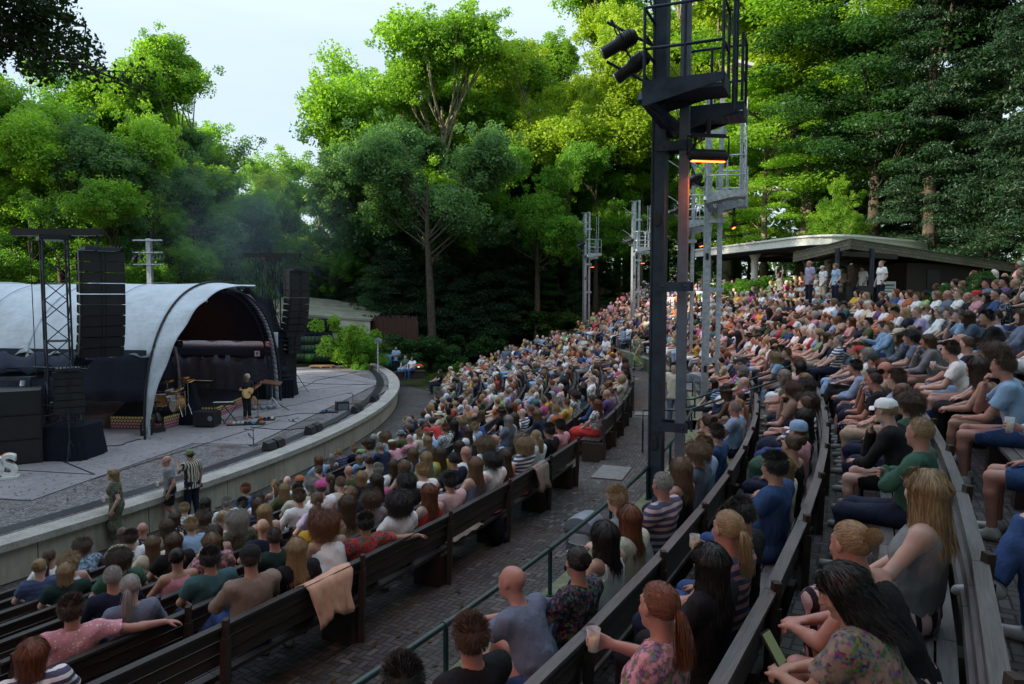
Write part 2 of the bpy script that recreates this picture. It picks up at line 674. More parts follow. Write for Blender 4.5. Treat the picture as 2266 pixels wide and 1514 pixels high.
# printed banner of big green leaves: a flat print in the place itself
g = G('leaf_print')
c = g.coord('UV')
vo = g.n('TexVoronoi', feature='F1')
g.set(vo.inputs['Vector'], g.mapping(c, (1.0, 0.62, 1), rot=(0, 0, 0.6)))
vo.inputs['Scale'].default_value = 1.5
sp = g.n('SeparateColor')
g.set(sp.inputs[0], vo.outputs['Color'])
vein = g.n('TexWave', wave_type='BANDS')
g.set(vein.inputs['Vector'], g.mapping(c, (1, 1, 1), rot=(0, 0, 0.9)))
vein.inputs['Scale'].default_value = 3.5
vein.inputs['Distortion'].default_value = 3
lc = g.ramp(vo.outputs['Distance'], [(0.0, (0.22, 0.50, 0.05)), (0.3, (0.09, 0.30, 0.03)), (0.5, (0.008, 0.03, 0.01))])
lc = g.mix(g.math('MULTIPLY', vein.outputs['Fac'], 0.45), lc, (0.02, 0.10, 0.02))
lc = g.mix(g.rng(sp.outputs[0], 0.35, 0.6, 0.9, 0), lc, (0.012, 0.03, 0.018))
g.pbr(lc, 0.6)
MAT['leaf_print'] = g.m

# overlapping shingles of the hut roof edge
g = G('shingles')
uv = g.coord('UV')
br = g.n('TexBrick')
g.set(br.inputs['Vector'], uv)
br.inputs['Scale'].default_value = 1.0
br.inputs['Brick Width'].default_value = 0.32
br.inputs['Row Height'].default_value = 0.14
br.inputs['Mortar Size'].default_value = 0.012
br.inputs['Color1'].default_value = (0.13, 0.115, 0.085, 1)
br.inputs['Color2'].default_value = (0.20, 0.175, 0.13, 1)
br.inputs['Mortar'].default_value = (0.03, 0.03, 0.02, 1)
col = g.mix(g.rng(g.noise(uv, 1.2, 5), 0.5, 0.75, 0, 0.6), br.outputs[0], (0.08, 0.13, 0.03))
g.pbr(col, 0.9, 0, g.bump(br.outputs['Fac'], -0.5, 0.01))
MAT['shingles'] = g.m


def glow(name, col, strength):
    g = G(name)
    e = g.n('Emission')
    e.inputs[0].default_value = (*col, 1)
    e.inputs[1].default_value = strength
    g.t.links.new(e.outputs[0], g.out.inputs[0])
    MAT[name] = g.m


glow('heater_element', (1.0, 0.13, 0.02), 5)
glow('warm_lamp', (1.0, 0.45, 0.12), 2.5)
glow('red_lamp', (1.0, 0.06, 0.02), 9)
glow('orange_lamp', (1.0, 0.25, 0.04), 14)
glow('exit_green', (0.1, 0.75, 0.3), 1.6)
glow('phone_screen', (0.35, 0.45, 0.25), 0.12)

# people: the object's own colour dresses each person
g = G('skin')
oc = g.mix(1.0, g.objcol(), (0.80, 0.82, 0.86, 1), 'MULTIPLY')
fm = g.attr('face')
sc = g.n('SeparateColor')
g.set(sc.inputs[0], fm)
nz = g.noise(g.coord(), 18, 4)
col = g.mix(g.rng(nz, 0.3, 0.7, 0, 0.35), oc, g.mix(1.0, oc, (1.15, 0.75, 0.68, 1), 'MULTIPLY'))
col = g.mix(g.math('MULTIPLY', sc.outputs[0], 0.6), col, (0.36, 0.10, 0.085))
col = g.mix(g.math('MULTIPLY', sc.outputs[1], 0.75), col, (0.05, 0.03, 0.02))
col = g.mix(sc.outputs[2], col, (0.55, 0.53, 0.5))
pr = g.pbr(col, 0.48, 0, g.bump(g.noise(g.coord(), 120, 3), 0.12, 0.003), 0.45)
pr.inputs['Subsurface Weight'].default_value = 0.0
MAT['skin'] = g.m

g = G('hair')
oc = g.objcol()
t = g.attr('tint', 2)
col = g.mix(g.rng(t, 0, 1, 0, 1), g.mix(1.0, oc, (0.6, 0.58, 0.56, 1), 'MULTIPLY'), g.mix(1.0, oc, (1.25, 1.2, 1.15, 1), 'MULTIPLY'))
g.pbr(col, 0.42, 0, None, 0.4)
MAT['hair'] = g.m


def cloth(name, kind):
    g = G(name)
    oc = g.objcol()
    c = g.coord()
    weave = g.noise(c, 220, 2)
    soft = g.noise(c, 9, 4)
    col = g.mix(g.rng(soft, 0.3, 0.7, 0, 0.3), oc, g.mix(1.0, oc, (0.72, 0.72, 0.72, 1), 'MULTIPLY'))
    if kind == 'stripes':
        sx = g.n('SeparateXYZ')
        g.set(sx.inputs[0], c)
        f = g.math('FRACT', g.math('MULTIPLY', sx.outputs[2], 16.0))
        col = g.mix(g.rng(f, 0.45, 0.5, 0, 1), col, (0.08, 0.09, 0.16))
    if kind == 'upright_stripes':
        sx = g.n('SeparateXYZ')
        g.set(sx.inputs[0], c)
        f = g.math('FRACT', g.math('MULTIPLY', g.math('ADD', sx.outputs[0], g.math('MULTIPLY', sx.outputs[1], 0.35)), 17.0))
        col = g.mix(g.rng(f, 0.5, 0.55, 0, 1), col, (0.05, 0.035, 0.04))
    if kind == 'floral':
        vo = g.n('TexVoronoi')
        g.set(vo.inputs['Vector'], c)
        vo.inputs['Scale'].default_value = 62
        vivid = g.n('HueSaturation')
        vivid.inputs['Saturation'].default_value = 1.15
        vivid.inputs['Value'].default_value = 0.22
        g.set(vivid.inputs['Color'], vo.outputs['Color'])
        m = g.rng(g.noise(c, 22, 4), 0.44, 0.54, 0, 1)
        col = g.mix(g.math('MULTIPLY', m, 0.85), col, vivid.outputs[0])
    if kind == 'dots':
        vo = g.n('TexVoronoi')
        g.set(vo.inputs['Vector'], c)
        vo.inputs['Scale'].default_value = 34
        vo.inputs['Randomness'].default_value = 0.6
        col = g.mix(g.rng(vo.outputs['Distance'], 0.25, 0.3, 0.8, 0), col, (0.75, 0.72, 0.68))
    if kind == 'zigzag':
        sx = g.n('SeparateXYZ')
        g.set(sx.inputs[0], c)
        tri = g.math('PINGPONG', g.math('MULTIPLY', sx.outputs[0], 14.0), 1.0)
        f = g.math('FRACT', g.math('ADD', g.math('MULTIPLY', sx.outputs[1], 9.0), tri))
        col = g.mix(g.rng(f, 0.5, 0.56, 0, 1), col, (0.02, 0.018, 0.025))
    fold = g.noise(g.mapping(c, (1, 1, .45)), 15, 3, .5)
    g.pbr(col, 0.85, 0, g.bump(g.math('ADD', g.math('MULTIPLY', weave, .06), fold), 0.75, 0.03), 0.2)
    MAT[name] = g.m


for k in ('plain', 'stripes', 'upright_stripes', 'floral', 'dots', 'zigzag'):
    cloth(k + '_cloth', k)
g = G('leather')
g.pbr(g.objcol(), 0.45, 0, g.bump(g.noise(g.coord(), 60, 3), 0.1, 0.003), 0.5)
MAT['leather'] = g.m

# crowd seen too far off to tell apart: colour per person in the mesh
g = G('far_crowd')
g.pbr(g.attr('tone'), 0.8, 0, None, 0.25)
MAT['far_crowd'] = g.m

# wall face with its casting joints every three metres
g = G('jointed_wall')
c = g.coord()
sx = g.n('SeparateXYZ')
g.set(sx.inputs[0], g.coord('UV'))
n1 = g.noise(c, 0.5, 6, 0.65)
n2 = g.noise(g.mapping(g.coord('UV'), (2.5, 0.35, 1)), 3, 5)
n3 = g.noise(c, 70, 3)
col = g.ramp(g.math('MULTIPLY', g.math('ADD', n1, n2), 0.5), [(0.35, (0.26, 0.24, 0.205)), (0.62, (0.46, 0.43, 0.36))])
fr = g.math('FRACT', g.math('DIVIDE', sx.outputs[0], 3.0))
jn = g.rng(fr, 0.006, 0.010, 0, 1)
col = g.mix(jn, (0.04, 0.037, 0.03), col)
g.pbr(col, 0.85, 0, g.bump(n3, 0.25, 0.006), 0.25)
MAT['jointed_wall'] = g.m
# ------------------------------------------------------------------ people: continuous bodies grown from distance fields
class Field:
    def __init__(s, lo, hi, vox):
        s.vox = vox
        s.lo = np.array(lo, dtype=np.float32)
        s.n = [int(math.ceil((hi[i] - lo[i]) / vox)) + 1 for i in range(3)]
        s.ax = [s.lo[i] + np.arange(s.n[i], dtype=np.float32) * vox for i in range(3)]
        s.d = np.full(s.n, 0.5, dtype=np.float32)

    def reg(s, lo, hi, m):
        sl = []
        for i in range(3):
            a = max(0, int((lo[i] - m - s.lo[i]) / s.vox))
            b = min(s.n[i], int((hi[i] + m - s.lo[i]) / s.vox) + 2)
            if b <= a:
                return None
            sl.append(slice(a, b))
        return tuple(sl)

    def grid(s, sl):
        return (s.ax[0][sl[0]][:, None, None], s.ax[1][sl[1]][None, :, None], s.ax[2][sl[2]][None, None, :])

    def join(s, sl, dn, k, sub=False):
        a = s.d[sl]
        if sub:
            dn = -dn
            h = np.maximum(k - np.abs(a - dn), 0) / k
            s.d[sl] = np.maximum(a, dn) + h * h * k * 0.25
        else:
            h = np.maximum(k - np.abs(a - dn), 0) / k
            s.d[sl] = np.minimum(a, dn) - h * h * k * 0.25

    def cone(s, a, b, r1, r2, k=0.02, sx=1.0, cut=None, cut0=None):
        a, b = Vector(a), Vector(b)
        rm = max(r1, r2)
        lo = [min(a[i], b[i]) - rm * (sx if i == 0 else 1) for i in range(3)]
        hi = [max(a[i], b[i]) + rm * (sx if i == 0 else 1) for i in range(3)]
        sl = s.reg(lo, hi, k + 0.03)
        if sl is None:
            return
        X, Y, Z = s.grid(sl)
        ab = Vector(((b.x - a.x) / sx, b.y - a.y, b.z - a.z))
        px, py, pz = (X - a.x) / sx, Y - a.y, Z - a.z
        L = max(ab.length_squared, 1e-9)
        t0 = (px * ab.x + py * ab.y + pz * ab.z) / L
        t = np.clip(t0, 0, 1)
        d = np.sqrt((px - ab.x * t) ** 2 + (py - ab.y * t) ** 2 + (pz - ab.z * t) ** 2) - (r1 + (r2 - r1) * t)
        if cut is not None:
            d = np.maximum(d, (t0 - cut) * math.sqrt(L))
        if cut0 is not None:
            d = np.maximum(d, (cut0 - t0) * math.sqrt(L))
        s.join(sl, d, k)

    def ell(s, c, r, R=None, k=0.02, sub=False):
        rm = max(r)
        sl = s.reg([c[i] - rm for i in range(3)], [c[i] + rm for i in range(3)], k + 0.02)
        if sl is None:
            return
        X, Y, Z = s.grid(sl)
        p = [X - c[0], Y - c[1], Z - c[2]]
        if R is not None:
            q = [p[0] * R[0][i] + p[1] * R[1][i] + p[2] * R[2][i] for i in range(3)]
        else:
            q = p
        l = np.sqrt((q[0] / r[0]) ** 2 + (q[1] / r[1]) ** 2 + (q[2] / r[2]) ** 2)
        s.join(sl, (l - 1) * min(r), k, sub)

    def folds(s, amp, f=34.0, seed=0.0):
        X, Y, Z = s.grid((slice(None),) * 3)
        a = np.sin(X * f * 0.9 + 2.1 * np.sin(Z * f * 0.45 + seed) + seed) * np.cos(Z * f * 0.55 + 1.3 * np.sin(Y * f * 0.6 + seed))
        b = np.sin((Y + X * 0.6) * f * 1.6 + 1.7 * np.sin(Z * f + seed * 2))
        s.d += (amp * (a + 0.45 * b)).astype(np.float32)

    def mesh(s, adapt=0.0, quads=False):
        bgv = s.vox * 3
        g = openvdb.FloatGrid(bgv)
        d = np.clip(s.d, -bgv, bgv).astype(np.float32)
        d[0], d[-1] = bgv, bgv
        d[:, 0], d[:, -1] = bgv, bgv
        d[:, :, 0], d[:, :, -1] = bgv, bgv
        g.copyFromArray(d, tolerance=1e-6)
        if quads:
            p, q = g.convertToQuads(0.0)
            t = np.zeros((0, 3), dtype=np.int32)
        else:
            p, t, q = g.convertToPolygons(0.0, adapt)
        return p * s.vox + s.lo, t.astype(np.int32), q.astype(np.int32)


def vdb_mesh(name, p, t, q, smooth=True):
    loops = np.concatenate([t[:, ::-1].ravel(), q[:, ::-1].ravel()])
    totals = np.concatenate([np.full(len(t), 3), np.full(len(q), 4)])
    starts = np.concatenate([[0], np.cumsum(totals)[:-1]])
    return mesh_np(name, p, loops, starts, totals, smooth)


def sym(d):
    """pose entries given for the right side only are mirrored"""
    return d


def V(*a):
    return Vector(a)


def arm(el, wr, hd=(0, 1, -0.2), pn=(0, 0, -1), curl=0.5):
    return dict(el=V(*el), wr=V(*wr), hd=V(*hd).normalized(), pn=V(*pn).normalized(), curl=curl)


def leg(kn, an, toe=(0, 1, 0)):
    return dict(kn=V(*kn), an=V(*an), toe=V(*toe).normalized())


LEG_R, LEG_L = leg((.12, .47, .50), (.13, .44, .09)), leg((-.12, .47, .50), (-.13, .45, .09))
POSES = {
    'lap': dict(lean=-6, R=arm((.27, .06, .80), (.12, .26, .65), (-.5, .8, -.2)), L=arm((-.27, .05, .80), (-.11, .24, .65), (.5, .8, -.2)), lr=LEG_R, ll=LEG_L),
    'forward': dict(lean=28, R=arm((.22, .34, .70), (.06, .52, .66), (-.7, .6, 0), (0, 0, -1), .9), L=arm((-.22, .34, .70), (-.05, .53, .65), (.7, .6, 0), (0, 0, -1), .9),
                    lr=leg((.16, .47, .51), (.17, .42, .09)), ll=leg((-.16, .47, .51), (-.16, .50, .09))),
    'back': dict(lean=-12, R=arm((.43, -.16, .93), (.68, -.14, .90), (1, .1, -.3), (0, 0, -1), .35), L=arm((-.26, .06, .79), (-.10, .24, .64), (.4, .8, -.2)),
                 lr=leg((.15, .47, .50), (.15, .52, .09)), ll=leg((-.15, .47, .50), (-.15, .50, .09))),
    'crossed': dict(lean=-4, R=arm((.26, .12, .80), (.09, .36, .70), (-.6, .7, -.3)), L=arm((-.25, .14, .80), (-.02, .37, .72), (.5, .8, -.3)),
                    lr=leg((.02, .50, .64), (-.20, .62, .34), (-.35, .9, -.1)), ll=leg((-.06, .47, .50), (-.06, .44, .09))),
    'cup': dict(lean=-3, R=arm((.28, .10, .79), (.15, .33, .86), (-.35, .8, .3), (-.8, -.3, 0), 1.0), L=arm((-.27, .05, .79), (-.12, .25, .65), (.4, .8, -.2)), lr=LEG_R, ll=LEG_L),
    'folded': dict(lean=-7, R=arm((.25, .12, .80), (-.03, .21, .86), (-1, .05, .1), (0, -1, 0), .4), L=arm((-.25, .12, .80), (.04, .18, .81), (1, .1, .1), (0, -1, 0), .4), lr=LEG_R, ll=LEG_L),
    'chin': dict(lean=16, R=arm((.17, .38, .72), (.06, .32, .97), (-.2, .0, 1), (0, -1, 0), 1.1), L=arm((-.22, .28, .70), (-.04, .42, .66), (.7, .5, 0)), lr=leg((.13, .47, .52), (.13, .45, .09)), ll=LEG_L),
    'hug': dict(lean=26, R=arm((.25, .36, .80), (.07, .60, .76), (-.8, .4, -.3), (0, -1, -.3), .7), L=arm((-.25, .35, .80), (-.04, .61, .74), (.8, .4, -.3), (0, -1, -.3), .7),
                lr=leg((.12, .48, .62), (.11, .60, .22)), ll=leg((-.12, .48, .60), (-.11, .66, .22))),
    'stand': dict(stand=True, lean=1, R=arm((.25, -.02, 1.10), (.27, .08, .86), (0, .15, -1), (-1, 0, 0), .4), L=arm((-.24, -.04, 1.10), (-.20, .10, .92), (.2, .3, -1), (1, 0, 0), .4),
                  lr=leg((.10, .02, .49), (.12, -.01, .09)), ll=leg((-.10, .03, .49), (-.12, .02, .09))),
    'hold': dict(stand=True, lean=2, R=arm((.25, .0, 1.10), (.15, .24, 1.13), (-.3, .9, .2), (-.8, -.3, 0), 1.0), L=arm((-.24, -.02, 1.10), (-.20, .12, .90), (.3, .4, -1), (1, 0, 0), .4),
                 lr=leg((.10, .04, .49), (.12, .03, .09)), ll=leg((-.10, .0, .49), (-.13, -.06, .09))),
    'walk': dict(stand=True, lean=4, R=arm((.25, -.02, 1.10), (.20, .20, 1.02), (-.2, .9, .1), (-.8, -.3, 0), 1.0), L=arm((-.26, -.08, 1.11), (-.27, .05, .88), (0, .3, -1), (1, 0, 0), .5),
                 lr=leg((.09, .16, .50), (.10, .22, .09)), ll=leg((-.09, .03, .48), (-.10, -.20, .13), (0, 1, -.3))),
    'photo': dict(stand=True, lean=2, R=arm((.28, .03, 1.14), (.26, .04, .90), (0, .1, -1), (-1, 0, 0), 1.0), L=arm((-.27, .10, 1.22), (-.16, .28, 1.38), (.3, .5, .8), (.8, -.2, 0), .9),
                  lr=leg((.10, .02, .49), (.13, -.01, .09)), ll=leg((-.10, .03, .49), (-.13, .03, .09))),
    'guitar': dict(stand=True, lean=5, R=arm((.30, .02, 1.13), (.10, .26, 1.05), (-.9, .2, -.4), (0, -1, 0), .7), L=arm((-.30, .12, 1.12), (-.42, .30, 1.26), (-.3, .3, .8), (.5, -.7, 0), 1.0),
                   lr=leg((.09, .05, .49), (.11, .03, .09)), ll=leg((-.11, .02, .49), (-.14, .0, .09))),
    'cheer': dict(stand=True, lean=3, R=arm((.32, .05, 1.58), (.36, .02, 1.82), (.2, 0, 1), (0, 1, 0), .3), L=arm((-.28, .05, 1.60), (-.22, .02, 1.84), (.1, 0, 1), (0, 1, 0), .3),
                  lr=leg((.10, .02, .49), (.12, -.01, .09)), ll=leg((-.10, .03, .49), (-.12, .02, .09))),
    'fold_stand': dict(stand=True, lean=-2, R=arm((.25, .08, 1.13), (-.03, .18, 1.17), (-1, .05, .1), (0, -1, 0), .4), L=arm((-.25, .08, 1.13), (.04, .15, 1.12), (1, .1, .1), (0, -1, 0), .4),
                       lr=leg((.10, .02, .49), (.12, -.01, .09)), ll=leg((-.10, .03, .49), (-.12, .02, .09))),
}


def skeleton(pose, yaw=0, pitch=0, sex='m'):
    P = POSES[pose]
    st = P.get('stand', False)
    k = {}
    pel = V(0, 0, .93) if st else V(0, 0.0, .54)
    a = rad(P['lean'])
    sp = V(0, math.sin(a), math.cos(a))
    k['pel'], k['sp'] = pel, sp
    k['waist'] = pel + sp * .17
    k['chest'] = pel + sp * .33
    k['neck'] = pel + sp * .485 + V(0, .005, 0)
    sw = .182 if sex == 'm' else .158
    k['sw'] = sw
    k['shR'] = pel + sp * .455 + V(sw, -.01, 0)
    k['shL'] = pel + sp * .455 + V(-sw, -.01, 0)
    a2 = a * .45
    k['head'] = k['neck'] + V(0, math.sin(a2) * .17 + .022, math.cos(a2) * .172)
    R = Matrix.Rotation(rad(yaw), 3, 'Z') @ Matrix.Rotation(rad(-pitch - P['lean'] * .12), 3, 'X')
    k['R'] = R
    k['st'] = st
    for s, x in (('R', 1), ('L', -1)):
        k['hip' + s] = pel + V(x * .088, 0, -.005)
        lg = P['l' + s.lower()]
        k['kn' + s], k['an' + s], k['toe' + s] = lg['kn'], lg['an'], lg['toe']
        ar = P[s]
        k['el' + s], k['wr' + s] = ar['el'].copy(), ar['wr'].copy()
        k['arm' + s] = ar
    return k


BB = lambda st, ext: ((-.85 if ext else -.5, -.42, 0), (.85 if ext else .5, .95, 2.02 if st else 1.5))


def f_head(f, k, infl=0.0):
    c, R = k['head'], k['R']
    h = lambda x, y, z: c + R @ V(x, y, z)
    f.ell(h(0, -.012, .030), (.076, .096, .086), R, .01)
    f.ell(h(0, .032, -.030), (.058, .060, .078), R, .03)
    f.cone(h(-.025, .045, -.085), h(.025, .045, -.085), .026, .026, .03)
    f.ell(h(0, .080, -.096), (.020, .018, .018), R, .02)
    for x in (-1, 1):
        f.ell(h(x * .033, .100, .012), (.018, .014, .012), R, .014, sub=True)
        f.ell(h(x * .032, .080, .012), (.013, .012, .012), R, .004)
        f.ell(h(x * .040, .066, -.030), (.020, .020, .020), R, .02)
        f.ell(h(x * .079, -.004, .0), (.009, .020, .031), R, .006)
        f.cone(h(x * .015, .088, .034), h(x * .045, .074, .034), .006, .006, .012)
    f.cone(h(0, .088, .020), h(0, .108, -.024), .007, .012, .014)
    f.ell(h(0, .100, -.028), (.017, .012, .009), R, .008)
    f.ell(h(0, .088, -.054), (.023, .010, .006), R, .006)
    f.ell(h(0, .087, -.065), (.020, .010, .006), R, .006)
    f.cone(k['neck'] + V(0, -.012, -.03), h(0, -.022, -.055), .060, .052, .025)


def f_hand(f, k, s):
    ar = k['arm' + s]
    u, n = ar['hd'], ar['pn']
    n = (n - u * n.dot(u)).normalized()
    wv = u.cross(n).normalized()
    W = k['wr' + s]
    cu = ar['curl']
    for o in (-.026, -.009, .009, .026):
        f.cone(W + u * .012 + wv * o * .7, W + u * .082 + wv * o, .015, .0125, .012)
    for o, L, dc in ((-.031, .058, .15), (-.0105, .070, .05), (.0105, .074, 0), (.031, .066, -.05)):
        b = W + u * .088 + wv * o
        a1, a2 = cu * (.6 + dc), cu * (1.6 + dc)
        m = b + (u * math.cos(a1) + n * math.sin(a1)) * L * .55
        e = m + (u * math.cos(a2) + n * math.sin(a2)) * L * .5
        f.cone(b, m, .0095, .0085, .004)
        f.cone(m, e, .0085, .0075, .004)
    side = 1 if s == 'L' else -1
    side = side if (wv.cross(u)).dot(n) > 0 else -side
    t0 = W + u * .025 + wv * side * .024
    t1 = t0 + (u * .7 + wv * side * .75 + n * .35).normalized() * .042
    t2 = t1 + (u * .95 + wv * side * .2 + n * .4).normalized() * .032
    f.cone(t0, t1, .013, .0105, .006)
    f.cone(t1, t2, .0105, .0085, .004)


def f_body(k, vox, sex='m', hands=True, ext=False):
    f = Field(*BB(k['st'], ext), vox)
    sw = k['sw']
    f.cone(k['pel'], k['waist'], .108, .098, .04, 1.45)
    f.cone(k['waist'], k['chest'] + k['sp'] * .04, .098, .112, .05, 1.45)
    f.cone(k['shR'] - V(.045, 0, .01), k['shL'] + V(.045, 0, -.01), .058, .058, .06)
    f.cone(k['neck'] + V(.03, -.015, -.02), k['shR'], .045, .05, .03)
    f.cone(k['neck'] + V(-.03, -.015, -.02), k['shL'], .045, .05, .03)
    if sex == 'f':
        for x in (-1, 1):
            f.ell(k['chest'] + V(x * .075, .085, -.01), (.062, .06, .062), None, .04)
    for s in 'RL':
        f.cone(k['sh' + s], k['el' + s], .050, .038, .03)
        m = k['el' + s].lerp(k['wr' + s], .3)
        f.cone(k['el' + s], m, .038, .040, .015)
        f.cone(m, k['wr' + s], .040, .026, .015)
        f.cone(k['hip' + s], k['kn' + s], .086, .056, .04)
        m = k['kn' + s].lerp(k['an' + s], .3)
        f.cone(k['kn' + s], m, .054, .055, .02)
        f.cone(m, k['an' + s], .055, .036, .02)
        f.cone(k['an' + s] + V(0, 0, -.04), k['an' + s] + k['toe' + s] * .15 + V(0, 0, -.055), .036, .026, .02)
        if hands:
            f_hand(f, k, s)
    f_head(f, k)
    return f


def f_top(k, kind, vox, sex='m', ext=False, seed=1.0, amp=.0055):
    f = Field(*BB(k['st'], ext), vox)
    i = .014
    if k['st']:
        i = .017
        f.cone(k['pel'] - V(0, 0, .20), k['waist'], .122 + i, .106 + i, .04, 1.45)
    else:
        f.cone(k['pel'] - k['sp'] * .015, k['waist'], .112 + i, .104 + i, .04, 1.45)
    f.cone(k['waist'], k['chest'] + k['sp'] * .04, .104 + i, .113 + i, .05, 1.45)
    if kind != 'tank':
        f.cone(k['shR'] - V(.045, 0, .01), k['shL'] + V(.045, 0, -.01), .060 + i, .060 + i, .06)
        f.cone(k['neck'] + V(.03, -.015, -.02), k['shR'], .045 + i, .05 + i, .03)
        f.cone(k['neck'] + V(-.03, -.015, -.02), k['shL'], .045 + i, .05 + i, .03)
    else:
        for x in (-1, 1):
            f.cone(k['neck'] + V(x * .075, .06, -.07), k['neck'] + V(x * .085, -.055, -.03), .024, .024, .02)
            f.cone(k['neck'] + V(x * .085, -.055, -.03), k['chest'] + V(x * .06, -.09, .02), .024, .03, .02)
            f.cone(k['neck'] + V(x * .075, .06, -.07), k['chest'] + V(x * .06, .08, .02), .024, .03, .02)
    if sex == 'f':
        for x in (-1, 1):
            f.ell(k['chest'] + V(x * .075, .085, -.01), (.062 + i, .06 + i, .062 + i), None, .045)
    for s in 'RL':
        if kind in ('tee', 'dress'):
            f.cone(k['sh' + s], k['el' + s], .060 + i, .052 + i, .03, cut=.62)
        elif kind == 'long':
            f.cone(k['sh' + s], k['el' + s], .052 + i, .042 + i, .03)
            f.cone(k['el' + s], k['wr' + s], .042 + i, .032 + i, .03, cut=.93)
    if kind == 'hood':
        pass
    f.folds(amp, 34, seed)
    # neckline and hem
    nk = k['neck'] + V(0, .012, .035)
    f.ell(nk, (.072, .075, .060) if kind != 'tank' else (.068, .075, .075), None, .006, sub=True)
    X, Y, Z = f.grid((slice(None),) * 3)
    hem = k['pel'] - k['sp'] * (.13 if k['st'] else .075)
    sp = k['sp']
    f.d = np.maximum(f.d, -((Y - hem.y) * sp.y + (Z - hem.z) * sp.z)).astype(np.float32)
    return f


def f_bottom(k, kind, vox, seed=2.0, amp=.005):
    f = Field(*BB(k['st'], False), vox)
    i = .013
    f.cone(k['pel'] + V(0, -.005, -.01), k['pel'] + k['sp'] * .10, .110 + i, .098 + i, .04, 1.42)
    for s in 'RL':
        kn, an, hp = k['kn' + s], k['an' + s], k['hip' + s]
        if kind == 'trousers':
            f.cone(hp, kn, .092 + i, .062 + i, .04)
            f.cone(kn, an, .062 + i, .050 + i, .03, cut=.97)
        elif kind == 'shorts':
            f.cone(hp, kn, .095 + i, .078 + i, .04, cut=.80)
        elif kind == 'skirt':
            f.cone(hp, kn, .10 + i, .085 + i, .10)
            f.cone(kn, kn.lerp(an, .75), .085 + i, .10 + i, .12, cut=.9)
    if kind == 'skirt':
        kn = (k['knR'] + k['knL']) / 2
        an = (k['anR'] + k['anL']) / 2
        f.cone(k['pel'], kn, .10, .10, .08, 1.6)
        f.cone(kn, kn.lerp(an, .7), .09, .10, .10, 1.9, cut=.95)
    f.folds(amp * (1.5 if kind == 'skirt' else 1), 30, seed)
    X, Y, Z = f.grid((slice(None),) * 3)
    top = k['pel'] + k['sp'] * .10
    f.d = np.maximum(f.d, ((Y - top.y) * k['sp'].y + (Z - top.z) * k['sp'].z)).astype(np.float32)
    return f


def shoe_mesh(k, s):
    an, toe = k['an' + s], k['toe' + s]
    f = Field((an.x - .35, an.y - .35, an.z - .25), (an.x + .35, an.y + .35, an.z + .25), .009)
    dn = V(0, 0, -1)
    f.cone(an + dn * .01, an + dn * .045 - toe * .02, .047, .046, .02)
    f.cone(an + dn * .048 - toe * .015, an + toe * .165 + dn * .060, .044, .036, .03)
    sl = (slice(None),) * 3
    X, Y, Z = f.grid(sl)
    f.d = np.maximum(f.d, (an.z - .092) - Z).astype(np.float32)
    return vdb_mesh('shoe', *f.mesh(.2))


# ------------------------------------------------------------------ hair: a scalp shell and several hundred flat strands
SCC = np.array([0, -.012, .030])
SCR = np.array([.079, .099, .089])


def hairline(y):
    return np.interp(y, [-1, -.2, .12, .45, 1], [-.72, -.45, -.02, .42, .52])


